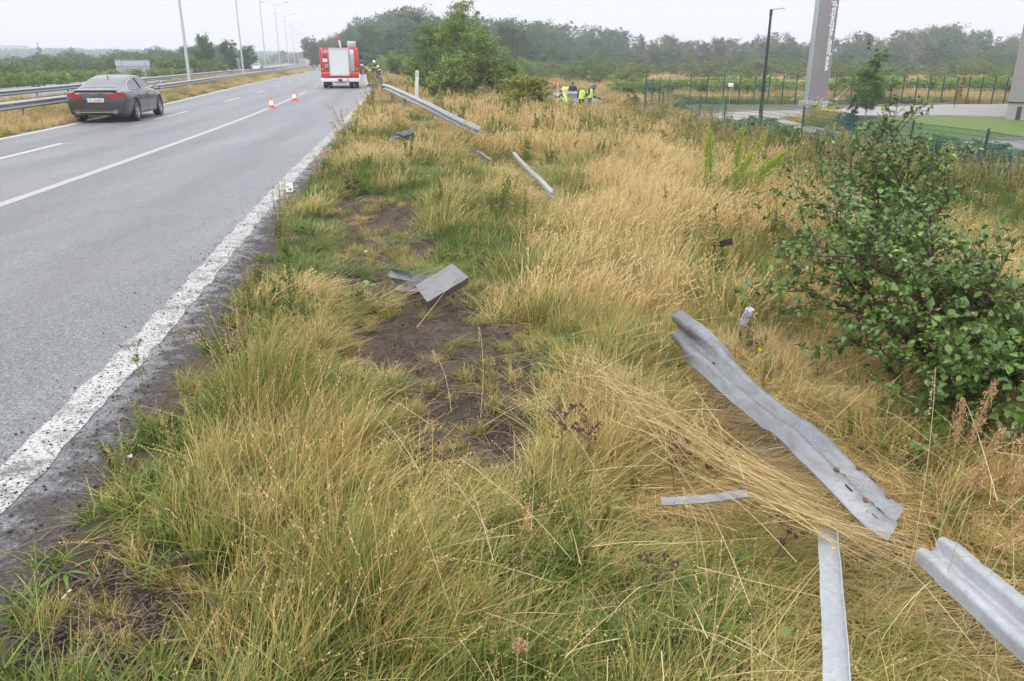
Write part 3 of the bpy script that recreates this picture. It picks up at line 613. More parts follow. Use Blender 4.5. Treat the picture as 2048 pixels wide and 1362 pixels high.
def make_car(name, label, loc, rz, paint, plate='SC 554MH', lit=False, rear=True, wheels=True, cat_='car', group=None):
    root = empty(name, loc, rz, label, cat_, group)
    ys = list(np.concatenate([[0, .02, .04], np.linspace(.06, 4.9, 66), [4.93, 4.97]])); rings = []
    for y in ys:
        h = car_ring(y); rings.append([(x, y, z) for x, z in h] + [(-x, y, z) for x, z in h[::-1]][1:-1])
    n = len(rings[0]); V = [p for r in rings for p in r]; Fc = []
    for i in range(len(ys) - 1):
        for k in range(n): Fc.append((i * n + k, i * n + (k + 1) % n, (i + 1) * n + (k + 1) % n, (i + 1) * n + k))
    Fc.append(tuple(range(n))); Fc.append(tuple((len(ys) - 1) * n + k for k in range(n)))
    mb = MB(); mb.add(V, Fc); body = mb.build('body', paint, root, None); body.data.materials.append(DK)
    if wheels:
        mb = MB()
        for y in (1.02, 3.94): mb.lathe([(0, -1.2), (.385, -1.2), (.385, 1.2), (0, 1.2)], 40, 'X', (0, y, .345))
        cut = mb.build('cutter', None, None); cut.data.materials.append(paint); cut.data.materials.append(DK)
        for p in cut.data.polygons: p.material_index = 1
        body.parent = None; md = body.modifiers.new('b', 'BOOLEAN'); md.object = cut; md.operation = 'DIFFERENCE'; md.solver = 'EXACT'
        bpy.context.view_layer.update(); me = bpy.data.meshes.new_from_object(body.evaluated_get(bpy.context.evaluated_depsgraph_get()))
        body.modifiers.clear(); body.data = me; me.name = 'body'; bpy.data.objects.remove(cut); body.parent = root
    body.data.shade_smooth(); body.data.set_sharp_from_angle(angle=R(38))
    # side windows
    dlo = [(.98, 1.04), (1.15, 1.135), (1.45, 1.225), (1.9, 1.30), (2.4, 1.335), (2.85, 1.315), (3.2, 1.20), (3.62, 1.0), (3.5, .968), (2.4, .978), (1.4, .99), (1.1, 1.0)]
    for s in (-1, 1):
        mb = MB(); c0 = (2.2, 1.14)
        def sp_(y, z, o=.006): return (s * (car_side(y, z) + o), y, z)
        ring_n = 5; m = len(dlo); vs = []
        for k in range(ring_n + 1):
            for (y, z) in dlo: vs.append(sp_(c0[0] + (y - c0[0]) * k / ring_n, c0[1] + (z - c0[1]) * k / ring_n))
        fs = [(k * m + j, k * m + (j + 1) % m, (k + 1) * m + (j + 1) % m, (k + 1) * m + j) for k in range(ring_n) for j in range(m)]
        mb.add(vs, fs); g = mb.build('side_window', GLS, root, 180)
        mb = MB(); mb.tube([sp_(y, z, .008) for y, z in dlo + dlo[:1]], .009, 6); mb.build('window_trim', CHR, g, 60)
        mb = MB(); mb.tube([sp_(2.32, .985, .01), sp_(2.22, 1.33, .01)], .022, 6); mb.build('pillar', DK, g, 60)
        mb = MB(); mb.bbox(s * .955 - .012, s * .955 + .014, 2.48, 2.66, .80, .825, .006); mb.build('door_handle', CHR, root, 40)
        mb = MB(); mb.bbox(s * .955 - .012, s * .955 + .014, 1.52, 1.70, .81, .835, .006); mb.build('door_handle', CHR, root, 40)
        mb = MB(); mb.bbox(s * 1.03 - .11, s * 1.03 + .10, 3.33, 3.43, .93, 1.07, .035); mb.box(s * .85, s * .98, 3.36, 3.40, .94, .965); mm = mb.build('mirror', paint, root, 40)
        mb = MB(); mb.box(s * 1.03 - .085, s * 1.03 + .08, 3.322, 3.328, .95, 1.05); mb.build('mirror_glass', CHR, mm)
        mb = MB()
        for yy in (1.42, 2.36, 3.5):
            ax = [(s * (float(np.interp(z, [.5, .62, .74, .88], [car_ring(yy)[4][0], car_ring(yy)[5][0], car_ring(yy)[6][0], car_ring(yy)[7][0]])) + .0015), yy + (.10 if yy < 2 else 0) * (z - .6), z) for z in (.34, .5, .62, .74, .86)]
            mb.tube(ax, .004, 4)
        mb.build('door_seam', DK, root)
    # rear and front screens
    def screen(nm, y0, y1, w0, w1):
        mb = MB(); ny, nx = 12, 10; vs = []
        for i in range(ny + 1):
            y = y0 + (y1 - y0) * i / ny; wd = w0 + (w1 - w0) * i / ny
            for j in range(nx + 1):
                x = -wd + 2 * wd * j / nx; vs.append((x, y, car_top(x, y) + .006))
        mb.add(vs, [(i * (nx + 1) + j, i * (nx + 1) + j + 1, (i + 1) * (nx + 1) + j + 1, (i + 1) * (nx + 1) + j) for i in range(ny) for j in range(nx)])
        return mb.build(nm, GLS, root, 180)
    screen('rear_window', .50, 1.52, .63, .53); screen('windscreen', 3.0, 3.86, .55, .66)
    # tail
    TL = simple('tail_light_red', (.40, .012, .012), .15, var=.1)
    for s in (-1, 1):
        mb = MB(); pl = [(s * .36, -.018), (s * .50, -.02), (s * .64, -.012), (s * .74, .015), (s * .83, .09), (s * .875, .19)]
        hh = [(.80, .86), (.775, .885), (.765, .90), (.765, .905), (.775, .90), (.80, .885)]; vs = []
        for (x, y), (a, b) in zip(pl, hh): vs += [(x, y, a), (x, y, b), (x * .93, y + .09, b), (x * .93, y + .09, a)]
        fs = []
        for i in range(5):
            for k in range(4): fs.append((i * 4 + k, i * 4 + (k + 1) % 4, i * 4 + 4 + (k + 1) % 4, i * 4 + 4 + k))
        fs += [(0, 1, 2, 3), (20, 21, 22, 23)]; mb.add(vs, fs); mb.build('tail_light', TL, root, 30)
        mb = MB(); mb.lathe([(.05, -.02), (.062, -.02), (.062, .1), (.05, .1), (.05, -.02)], 20, 'Y', (s * .56, -.005, .335)); mb.build('exhaust_pipe', CHR, root, 40)
        mb = MB(); mb.bbox(s * .68 - .13, s * .68 + .13, 4.70, 4.87, .58, .70, .03)
        mb.build('headlight', simple('headlight_glass', (.7, .72, .75), .1, **({'Emission Color': (1, .98, .9, 1), 'Emission Strength': 3.0} if lit else {})), root, 40)
    mb = MB(); mb.bbox(-.72, .72, -.012, .2, .27, .40, .02); mb.build('rear_diffuser', DK, root, 40)
    mb = MB(); mb.box(-.62, .62, -.02, -.013, .325, .345); mb.build('diffuser_trim', CHR, root)
    mb = MB(); mb.bbox(-.70, .70, .02, .14, .975, 1.0, .01); mb.build('spoiler_lip', paint, root, 40)
    mb = MB(); mb.tube([(-.40, -.006, .76), (-.33, -.008, .585), (.33, -.008, .585), (.40, -.006, .76)], .006, 5); mb.build('plate_recess', DK, root)
    mb = MB(); mb.bbox(-.26, .26, -.022, .01, .635, .75, .004); pl = mb.build('licence_plate', simple('plate_white', (.72, .73, .75), .4, var=.02), root, 40)
    mb = MB(); mb.box(-.257, -.215, -.0265, -.0225, .64, .745); mb.build('plate_band', simple('plate_blue', (.03, .08, .45), .4), pl)
    text('plate_letters', plate, .115, PBK, pl, (.03, -.0235, .693), (R(90), 0, 0), .0015, sx=.8)
    mb = MB()
    for k in range(4):
        c = (-.083 + .055 * k, -.012, .885); mb.lathe([(.026, -.004), (.033, -.004), (.033, .004), (.026, .004), (.026, -.004)], 18, 'Y', c)
    if rear: mb.build('rings_emblem', CHR, root, 40)
    mb = MB(); mb.tube([(0, 1.62, 1.345), (0, 1.56, 1.40), (0, 1.52, 1.41)], [.02, .012, .006], 6); mb.build('roof_antenna', DK, root, 40)
    mb = MB(); mb.bbox(-.5, .5, 4.86, 4.965, .38, .60, .03); mb.build('grille', DK, root, 40)
    if wheels:
        for s in (-1, 1):
            for y in (1.02, 3.94): make_wheel(root, s * .83, y, s)
    return root
rl = G(165, 245); 
make_car('sedan_car', 'grey-brown fastback sedan driving away in the far lane', (-13.1, 25.75, 0), .16, car_paint('grey_metallic_paint', (.085, .078, .074)))
make_car('oncoming_car', 'pale oncoming car with lit headlights beyond the median rail', (-41.0, 134, 0), math.pi + .18, car_paint('silver_metallic_paint', (.35, .36, .38)), lit=True, rear=False)

# wrecked car in the field
wr = make_car('wrecked_car', 'wrecked silver car with black raised lid sunk in tall grass behind the people', (1.9, 60.5, -1.75), -1.35, simple('wreck_silver', (.30, .31, .33), .5, .3, var=.4, scale=3), wheels=False, rear=False, plate='')
bm = [o for o in wr.children if o.name.startswith('body')][0]
for v in bm.data.vertices:
    c = v.co; k = (fbm(c.y * 1.0 + 5, c.x * 1.0 + c.z, 1.6, 21) - .5); c.z += float(k) * .22 * (1 if c.z > .8 else .3); c.x += float(k) * .1
mb = MB(); M = Matrix.Translation((0, 3.9, 1.0)) @ Matrix.Rotation(R(68), 4, 'X')
mb.box(-.70, .70, 0, .95, -.03, .02, M=M); mb.box(-.45, -.1, .1, .8, .02, .06, M=M); mb.box(.1, .5, .15, .75, .02, .07, M=M); mb.build('raised_bonnet', DK, wr)
mb = MB(); mb.bbox(-.55, .55, 3.95, 4.7, .7, 1.02, .05); mb.bbox(-.3, .2, 4.0, 4.5, 1.0, 1.12, .04); mb.build('exposed_engine', DK, wr, 40)

# ------------------------------------------------------------------ fire engine, rear towards the camera
RED = simple('fire_engine_red', (.52, .018, .02), .3, var=.04, **{'Coat Weight': .5}); WHT = simple('vehicle_white', (.72, .73, .75), .4, var=.04)
ALU = simple('aluminium', (.55, .56, .58), .4, .6, var=.08); AMB = simple('orange_stripe', (.85, .22, .02), .4, var=.03)
ft = empty('fire_engine', (-11.95, 57.6, 0), .175, 'red fire engine with white rear shutter standing on the right lane', 'fire engine')
hw = 1.30
mb = MB(); mb.bbox(-hw, hw, 0, 4.6, .72, 2.68, .05); mb.build('body', RED, ft, 40)
mb = MB(); mb.bbox(-1.18, 1.18, 4.75, 6.9, .65, 2.55, .12); cb = mb.build('cab', RED, ft, 40)
mb = MB(); mb.box(-1.0, 1.0, 6.89, 6.915, 1.5, 2.35); mb.box(1.17, 1.19, 5.0, 5.8, 1.5, 2.3); mb.box(1.17, 1.19, 5.95, 6.7, 1.5, 2.3); mb.box(-1.19, -1.17, 5.0, 5.8, 1.5, 2.3); mb.box(-1.19, -1.17, 5.95, 6.7, 1.5, 2.3); mb.build('cab_window', GLS, cb)
mb = MB(); mb.box(-1.12, 1.12, .5, 6.8, .45, .66); mb.box(-.45, -.3, .1, 6.7, .4, .6); mb.box(.3, .45, .1, 6.7, .4, .6); mb.build('chassis', DK, ft)
# rear shutter
mb = MB(); nb = 24
for i in range(nb):
    z0 = .90 + i * (1.66 / nb); mb.box(-.63, .60, -.022 - .006 * (i % 2), .0, z0 + .002, z0 + 1.66 / nb - .002)
mb.build('roller_shutter', WHT, ft)
mb = MB()
for x0, x1, z0, z1 in ((-.70, -.63, .84, 2.66), (.60, .66, .84, 2.66), (-.63, .60, 2.56, 2.66), (-.63, .60, .84, .90)): mb.box(x0, x1, -.04, 0, z0, z1)
mb.build('shutter_frame', ALU, ft)
mb = MB(); mb.box(-.60, -.57, -.06, -.04, .87, .93); mb.box(.0, .04, -.06, -.04, .87, .93); mb.box(.50, .54, -.06, -.04, .87, .93); mb.build('latch', DK, ft)
mb = MB(); mb.box(-hw + .01, -.70, -.006, 0, .98, 1.06); mb.box(.66, hw - .01, -.006, 0, .98, 1.06); mb.build('orange_stripe', AMB, ft)
mb = MB(); mb.bbox(-hw - .02, hw + .02, -.10, .4, .45, .68, .02); bp = mb.build('bumper', WHT, ft, 40)
mb = MB(); mb.bbox(-.16, .14, -.13, -.10, .47, .63, .01); mb.build('number_plate', DK, bp, 40)
mb = MB(); mb.lathe([(0, -.12), (.10, -.12), (.12, -.10)], 16, 'Y', (.52, 0, .57)); mb.build('round_lamp', ALU, bp, 40)
mb = MB(); mb.bbox(.72, 1.02, -.05, 0, 1.12, 2.56, .015); rp = mb.build('ladder_panel', ALU, ft, 40)
mb = MB(); mb.box(.76, .98, -.056, -.051, 2.30, 2.50); mb.build('panel_plate', WHT, rp)
mb = MB()
for i in range(7): mb.box(.76, .98, -.075, -.052, 1.2 + i * .16, 1.225 + i * .16)
mb.box(.745, .765, -.08, -.052, 1.15, 2.25); mb.box(.975, .995, -.08, -.052, 1.15, 2.25); mb.build('ladder', simple('ladder_grey', (.4, .41, .42), .5), ft)
mb = MB(); mb.tube([(.70, -.08, 2.72), (.68, -.09, 2.2), (.70, -.08, 1.35)], .02, 8); mb.build('grab_rail', ALU, ft)
text('fleet_number', '519', .27, WHT, ft, (-1.03, -.006, 2.42), (R(90), 0, 0), .002, sx=.72); text('fleet_number', '21', .27, WHT, ft, (-.79 + .0, -.007, 2.42), (R(90), 0, 0), .002, sx=.66)
mb = MB(); M = Matrix.Translation((-.885, -.006, 2.40)) @ Matrix.Rotation(R(45), 4, 'Y'); mb.box(-.028, .028, -.003, .0, -.028, .028, M=M); mb.build('number_emblem', WHT, ft)
mb = MB(); mb.bbox(-1.05, -.93, -.08, 0, 2.02, 2.22, .03); mb.build('blue_beacon', simple('beacon_blue', (.03, .05, .16), .2), ft, 40)
mb = MB(); mb.bbox(-1.12, -.80, -.03, 0, 1.74, 1.96, .01); mb.build('sticker_panel', WHT, ft, 40)
mb = MB(); mb.bbox(-1.0, -.73, -.06, 0, 1.32, 1.66, .02); rb = mb.build('reel_box', DK, ft, 40)
for z in (1.42, 1.56):
    mb = MB(); mb.lathe([(0, -.09), (.05, -.09), (.06, -.06)], 14, 'Y', (-.93, 0, z)); mb.lathe([(0, -.09), (.05, -.09), (.06, -.06)], 14, 'Y', (-.80, 0, z)); mb.build('dial', ALU, rb, 40)
RL = simple('rear_lamp_red', (.5, .02, .02), .2); CL = simple('rear_lamp_clear', (.5, .5, .5), .2)
for x in (-1.17, 1.17):
    for z, m in ((1.45, RL), (1.30, CL), (2.60, CL)):
        mb = MB(); mb.lathe([(0, -.03), (.045, -.03), (.05, 0)], 14, 'Y', (x, 0, z)); mb.build('rear_lamp', m, ft, 40)
mb = MB(); mb.bbox(1.28, 1.34, .0, 1.6, .2, .95, .02); mb.build('side_panel', WHT, ft, 40)
mb = MB(); mb.box(1.30, 1.75, 1.0, 1.6, .88, .92); mb.build('folding_step', ALU, ft)
for s in (-1, 1):
    for x in (1.08, .74):
        mb = MB(); mb.lathe([(.28, -.13), (.46, -.14), (.50, -.09), (.50, .09), (.46, .14), (.28, .13), (.28, -.13)], 28, 'X', (s * x, 1.25, .50)); mb.lathe([(0, .03), (.28, .0)], 16, 'X', (s * x, 1.25, .5)); mb.build('wheel', BLK, ft, 40)
    mb = MB(); mb.lathe([(0, -.13), (.46, -.14), (.50, -.09), (.50, .09), (.46, .14), (0, .13)], 28, 'X', (s * 1.05, 5.7, .50)); mb.build('wheel', BLK, ft, 40)
    mb = MB(); mb.box(s * .9 - .32, s * .9 + .32, .66, .68, .22, .46); mb.build('mud_flap', DK, ft)
mb = MB(); mb.box(-.6, .6, .3, .36, .17, .22); mb.box(-.35, .35, .28, .36, .33, .44); mb.box(-.6, -.57, .3, .36, .2, .46); mb.box(.57, .6, .3, .36, .2, .46); mb.build('underrun_bar', ALU, ft)
mb = MB(); mb.tube([(1.26, 6.0, 2.2), (1.42, 6.1, 2.25)], .015, 6); mb.bbox(1.34, 1.52, 6.05, 6.12, 1.95, 2.3, .03); mb.build('mirror', DK, ft, 40)
# roof gear
mb = MB()
for z in (2.8, 2.95, 3.10):
    mb.tube([(-1.2, .1, z), (-.62, .1, z)], .014, 6); mb.tube([(-1.2, .1, z), (-1.2, 3.4, z)], .014, 6)
for x in (-1.2, -1.0, -.8, -.62): mb.tube([(x, .1, 2.68), (x, .1, 3.12)], .014, 6)
mb.tube([(-1.25, .1, 2.7), (-.45, .1, 2.7)], .02, 6); mb.build('roof_rack', simple('rack_dark_metal', (.14, .13, .13), .5), ft)
mb = MB()
for i in range(3): mb.tube([(-1.1 + .18 * i, .3, 2.78 + .03 * i), (-1.1 + .18 * i, 3.2, 2.78 + .03 * i)], .05, 10)
mb.build('roof_hose', simple('hose_brown', (.22, .1, .08), .7), ft, 40)
mb = MB(); mb.tube([(.15, .5, 2.70), (.10, .5, 3.0), (.04, .5, 3.36)], [.07, .065, .06], 10); mst = mb.build('mast', WHT, ft, 40)
mb = MB(); mb.bbox(-.12, .16, .4, .6, 3.18, 3.40, .05); mb.build('mast_lamp', RED, mst, 40)
mb = MB(); mb.tube([(-.3, .5, 2.7), (-.05, .5, 3.3)], .009, 5); mb.build('stay_cable', DK, mst)
mb = MB(); mb.bbox(.25, .55, .4, .8, 2.68, 2.86, .03); mb.bbox(-.2, .05, .4, .8, 2.68, 2.78, .02); mb.build('pump_box', DK, ft, 40)
mb = MB(); mb.bbox(.62, 1.16, .3, 2.4, 2.70, 3.10, .02); mb.build('equipment_box', ALU, ft, 40)
mb = MB(); mb.tube([(1.18, .25, 2.68), (1.18, .25, 3.12)], .02, 6); mb.tube([(1.18, .25, 3.1), (1.18, 3.0, 3.1)], .015, 6); mb.build('side_rail', ALU, ft)

# ------------------------------------------------------------------ people
SKIN = simple('skin', (.48, .27, .19), .55, var=.08); HIVIS = simple('hi_vis_yellow', (.60, .88, .03), .6, var=.06, **{'Emission Color': (.6, .9, .05, 1), 'Emission Strength': 0.0})
NAVY = simple('navy_cloth', (.018, .022, .035), .85, var=.2); TAN = simple('tan_turnout_cloth', (.40, .29, .10), .85, var=.15); GREY = simple('grey_jeans', (.10, .11, .13), .85, var=.2)
REFL = simple('reflective_yellow_tape', (.62, .70, .18), .4); HELM = simple('white_helmet', (.75, .76, .78), .25, var=.02); HAIRG = simple('short_grey_hair', (.30, .28, .26), .8); HAIRD = simple('dark_hair', (.03, .025, .02), .8)
SHOE = simple('black_boots', (.015, .015, .015), .5)
BASE = dict(pel=(0, 0, .96), spi=(0, 0, 1.14), che=(0, .01, 1.33), nec=(0, .0, 1.50), hea=(0, .02, 1.62), top=(0, .02, 1.72), nos=(0, .105, 1.635), chi=(0, .06, 1.575),
            sL=(-.185, 0, 1.43), eL=(-.25, -.03, 1.15), hL=(-.25, .08, .92), sR=(.185, 0, 1.43), eR=(.25, -.03, 1.15), hR=(.25, .08, .92),
            pL=(-.10, 0, .90), kL=(-.11, .03, .50), aL=(-.11, 0, .10), tL=(-.13, .17, .045), pR=(.10, 0, .90), kR=(.11, .03, .50), aR=(.11, 0, .10), tR=(.13, .17, .045))
RAD = dict(pel=.145, spi=.135, che=.155, nec=.062, hea=.092, top=.068, nos=.018, chi=.045, sL=.075, eL=.052, hL=.036, sR=.075, eR=.052, hR=.036, pL=.10, kL=.068, aL=.05, tL=.035, pR=.10, kR=.068, aR=.05, tR=.035)
BON = [('pel', 'spi'), ('spi', 'che'), ('che', 'nec'), ('nec', 'hea'), ('hea', 'top'), ('hea', 'nos'), ('hea', 'chi'), ('che', 'sL'), ('sL', 'eL'), ('eL', 'hL'), ('che', 'sR'), ('sR', 'eR'), ('eR', 'hR'),
       ('pel', 'pL'), ('pL', 'kL'), ('kL', 'aL'), ('aL', 'tL'), ('pel', 'pR'), ('pR', 'kR'), ('kR', 'aR'), ('aR', 'tR')]
def skinmesh(name, pts, edges, rads, parent, root_i=0, sub=1):
    me = bpy.data.meshes.new(name); me.from_pydata(pts, edges, []); o = link_mesh(name, me)
    m = o.modifiers.new('s', 'SKIN'); m.use_smooth_shade = True
    for i, d in enumerate(me.skin_vertices[0].data): d.radius = (rads[i], rads[i] * .85 if rads[i] > .11 else rads[i]); d.use_root = (i == root_i)
    s = o.modifiers.new('d', 'SUBSURF'); s.levels = sub; s.render_levels = sub
    bpy.context.view_layer.update(); nm = bpy.data.meshes.new_from_object(o.evaluated_get(bpy.context.evaluated_depsgraph_get()))
    o.modifiers.clear(); o.data = nm; nm.name = name; o.parent = parent; return o
def person(label, loc, rz, pose=None, top=NAVY, legs=NAVY, vest=None, helmet=None, hair=HAIRG, bands=None, group=None, gloves=None, shoe=SHOE):
    J = {k: Vector(v) for k, v in BASE.items()}
    for k, v in (pose or {}).items(): J[k] = Vector(v)
    for s in 'LR':       # keep the hands' bones
        pass
    root = empty('person', loc, rz, label, 'person', group)
    keys = list(J); idx = {k: i for i, k in enumerate(keys)}; pts = [J[k] for k in keys]; rads = [RAD[k] * (1.18 if RAD[k] > .1 else 1.08) for k in keys]; ed = [(idx[a], idx[b]) for a, b in BON]; bones = [(a, b) for a, b in BON]
    for s in 'LR':
        h = J['h' + s]; d = (h - J['e' + s]).normalized(); sd = d.cross(Vector((0, 0, 1))); sd = (sd if sd.length > .1 else Vector((1, 0, 0))).normalized(); pn = d.cross(sd).normalized()
        for k, (off, ln) in enumerate(((-.030, .070), (-.010, .082), (.010, .078), (.030, .062))):
            a = h + d * .05 + sd * off; b = a + (d + pn * .35).normalized() * ln * .55; c = b + (d + pn * .9).normalized() * ln * .45
            i0 = len(pts); pts += [a, b, c]; rads += [.013, .010, .008]; ed += [(idx['h' + s], i0), (i0, i0 + 1), (i0 + 1, i0 + 2)]
        a = h + d * .02 + sd * -.045 + pn * .01; b = a + (d * .7 - sd * .5).normalized() * .04; i0 = len(pts); pts += [a, b]; rads += [.014, .009]; ed += [(idx['h' + s], i0), (i0, i0 + 1)]
    body = skinmesh('body', pts, ed, rads, root)
    mats = [top, legs, SKIN, shoe, gloves or SKIN]
    for m in mats: body.data.materials.append(m)
    cls = {('pel', 'spi'): 0, ('spi', 'che'): 0, ('che', 'nec'): 0, ('nec', 'hea'): 2, ('hea', 'top'): 2, ('hea', 'nos'): 2, ('hea', 'chi'): 2, ('aL', 'tL'): 3, ('aR', 'tR'): 3}
    for s in 'LR': cls[('che', 's' + s)] = 0; cls[('s' + s, 'e' + s)] = 0; cls[('e' + s, 'h' + s)] = 0; cls[('pel', 'p' + s)] = 1; cls[('p' + s, 'k' + s)] = 1; cls[('k' + s, 'a' + s)] = 1
    for p in body.data.polygons:
        c = p.center; best = None
        for (a, b) in BON:
            A, B = J[a], J[b]; t = max(0, min(1, (c - A).dot(B - A) / max(1e-9, (B - A).length_squared))); dd = (c - A.lerp(B, t)).length / max(.05, RAD[a] * (1 - t) + RAD[b] * t)
            if best is None or dd < best[0]: best = (dd, a, b, t)
        _, a, b, t = best; k = cls.get((a, b), 0)
        if (a, b) in (('eL', 'hL'), ('eR', 'hR')) and t > .9: k = 4
        p.material_index = k
    body.data.shade_smooth()
    hd = J['hea']; up = (J['top'] - hd).normalized(); fw = (J['nos'] - hd); fw = (fw - up * fw.dot(up)).normalized(); rt = fw.cross(up)
    Mh = Matrix((rt, fw, up)).transposed().to_4x4(); Mh.translation = hd
    def blob(nm, prof, mat, par=root):
        mb = MB(); mb.lathe(prof, 20); o = mb.build(nm, mat, par, 60); o.matrix_local = Mh; return o
    if helmet:
        o = blob('helmet', [(0, .155), (.05, .150), (.095, .125), (.125, .075), (.135, .02), (.15, -.01), (.138, -.02), (.12, .0), (0, .10)], helmet)
        mb = MB(); mb.lathe([(.137, .0), (.142, .005), (.142, .035), (.136, .04)], 20); v = mb.build('helmet_band', DK, o)
        mb = MB(); mb.tube([(0, .12, .10), (0, .06, .158), (0, -.05, .160), (0, -.12, .09)], .012, 6); mb.build('helmet_ridge', helmet, o, 60)
    elif hair:
        o = blob('hair', [(0, .128), (.045, .122), (.08, .098), (.098, .055), (.100, .02), (.094, .015), (.085, .05), (0, .11)], hair); o.location += -.012 * fw
    mb = MB()
    for s in (-1, 1): mb.lathe([(0, .0), (.013, .002), (.016, .006)], 8, 'Z', (s * .032, .083, .02)); mb.box(s * .094 - .008, s * .094 + .008, -.012, .012, -.02, .03)
    mb.box(-.022, .022, .082, .089, -.047, -.04)
    f = mb.build('face_features', simple('face_dark', (.16, .07, .05), .6), root); f.matrix_local = Mh
    if vest:
        axv = (J['che'] - J['pel']).normalized(); sxv = (J['sR'] - J['sL']).normalized(); fyv = (axv.cross(sxv)).normalized(); mb = MB(); vs = []; NV = 20
        secs = [(J['pel'].lerp(J['spi'], -.25), .205, .165), (J['pel'].lerp(J['spi'], .5), .20, .16), (J['spi'].lerp(J['che'], .3), .20, .16), (J['che'], .225, .165), (J['che'].lerp(J['nec'], .35), .225, .155), (J['che'].lerp(J['nec'], .65), .17, .12), (J['che'].lerp(J['nec'], .9), .085, .085)]
        for c, rx, ry in secs:
            for k in range(NV): an = 2 * math.pi * k / NV; vs.append(c + sxv * math.cos(an) * rx + fyv * math.sin(an) * ry)
        mb.add(vs, [(i * NV + k, i * NV + (k + 1) % NV, (i + 1) * NV + (k + 1) % NV, (i + 1) * NV + k) for i in range(len(secs) - 1) for k in range(NV)]); v = mb.build('vest', vest, root, 60)
        mb = MB(); a = J['pel'].lerp(J['spi'], .7); ax = (J['che'] - J['pel']).normalized(); sx = (J['sR'] - J['sL']).normalized(); fy = sx.cross(ax) * -1
        for t, r_ in ((.35, .207), (.7, .215)):
            c = J['pel'].lerp(J['che'], t); rg = []
            for k in range(21): an = 2 * math.pi * k / 20; rg.append(c + sx * math.cos(an) * r_ + fy * math.sin(an) * r_ * .80)
            mb.sweep([(-.004, -.02), (.004, -.02), (.004, .02), (-.004, .02)], rg, tuple(ax))
        mb.build('reflective_tape', simple('silver_tape', (.6, .65, .5), .4), v)
        if 'seen from the back' in label:
            o = text('vest_lettering', 'POLICJA', .075, simple('grey_lettering', (.35, .45, .3), .6), v, J['che'] + Vector((0, -.172, .05)), (R(90), 0, 0), .003)
    if bands:
        mb = MB()
        for (a, b, t, r_) in bands:
            A, B = J[a], J[b]; c = A.lerp(B, t); ax = (B - A).normalized(); sx = ax.orthogonal().normalized(); fy = ax.cross(sx); rg = [c + (sx * math.cos(2 * math.pi * k / 16) + fy * math.sin(2 * math.pi * k / 16)) * r_ for k in range(17)]
            mb.sweep([(-.004, -.035), (.006, -.035), (.006, .035), (-.004, .035)], rg, tuple(ax))
        mb.build('reflective_band', REFL, root)
    return root
fb = [('pel', 'spi', .2, .158), ('spi', 'che', .6, .165), ('kL', 'aL', .7, .075), ('kR', 'aR', .7, .075), ('sL', 'eL', .6, .078), ('sR', 'eR', .6, .078)]
# leaning towards the engine (he faces -x and bends)
bendA = dict(pel=(0, -.05, .93), spi=(0, .08, 1.07), che=(0, .27, 1.16), nec=(0, .42, 1.23), hea=(0, .53, 1.27), top=(0, .58, 1.37), nos=(0, .62, 1.22), chi=(0, .56, 1.19),
             sL=(-.18, .33, 1.20), eL=(-.22, .40, .93), hL=(-.15, .58, .82), sR=(.18, .33, 1.20), eR=(.22, .38, .92), hR=(.15, .55, .78))
for i, t_ in enumerate(()): pass
pa = D(740, 170, 61.0); person('firefighter in tan turnout suit and white helmet bending over beside the engine', (pa.x, 61, .02), R(72), bendA, TAN, TAN, helmet=HELM, bands=fb, gloves=DK).scale = (1.1, 1.1, 1.1)
bendB = dict(pel=(0, -.08, .95), spi=(0, .0, 1.12), che=(0, .13, 1.28), nec=(0, .24, 1.41), hea=(0, .32, 1.50), top=(0, .34, 1.61), nos=(0, .42, 1.49), chi=(0, .37, 1.44),
             sL=(-.18, .16, 1.36), eL=(-.22, .22, 1.08), hL=(-.15, .42, .92), sR=(.18, .16, 1.36), eR=(.22, .20, 1.08), hR=(.15, .40, .90))
pb = D(757.5, 165, 66.0); person('firefighter in dark navy suit with yellow bands and white helmet at the guardrail', (pb.x, 66, .02), R(62), bendB, NAVY, NAVY, helmet=HELM, bands=fb + [('spi', 'che', .15, .16)], gloves=DK).scale = (1.1, 1.1, 1.1)
def pz(px, ytop, d, h=1.75): p = D(px, ytop, d); return Vector((p.x, d, p.z - h + .06))
lean = dict(hL=(-.12, .32, 1.05), eL=(-.27, .05, 1.14), hR=(.10, .34, 1.02), eR=(.27, .06, 1.12), hea=(0, .05, 1.61), top=(0, .06, 1.71), nos=(0, .13, 1.60), chi=(0, .09, 1.55))
person('bald person in yellow vest with white sleeves behind the wrecked car', pz(1131.5, 170, 62.5), R(170), lean, simple('white_shirt', (.6, .62, .65), .8), NAVY, HIVIS, hair=None)
person('dark haired person in black jacket bending behind the raised black lid', pz(1145.5, 168.5, 62), R(185), lean, NAVY, NAVY, None, hair=HAIRD)
person('person in yellow vest seen from the back, standing at the wreck', pz(1164.5, 176, 58.5, 1.76), R(8), dict(eL=(-.27, .02, 1.17), hL=(-.22, .2, 1.0), eR=(.27, .02, 1.17), hR=(.22, .2, 1.0)), NAVY, NAVY, HIVIS, hair=HAIRG)
person('person in yellow vest and dark sleeves in profile, rightmost at the wreck', pz(1180.5, 172.5, 58, 1.78), R(62), dict(hL=(-.14, .28, .98), eL=(-.24, -.02, 1.14)), NAVY, GREY, HIVIS, hair=HAIRG)
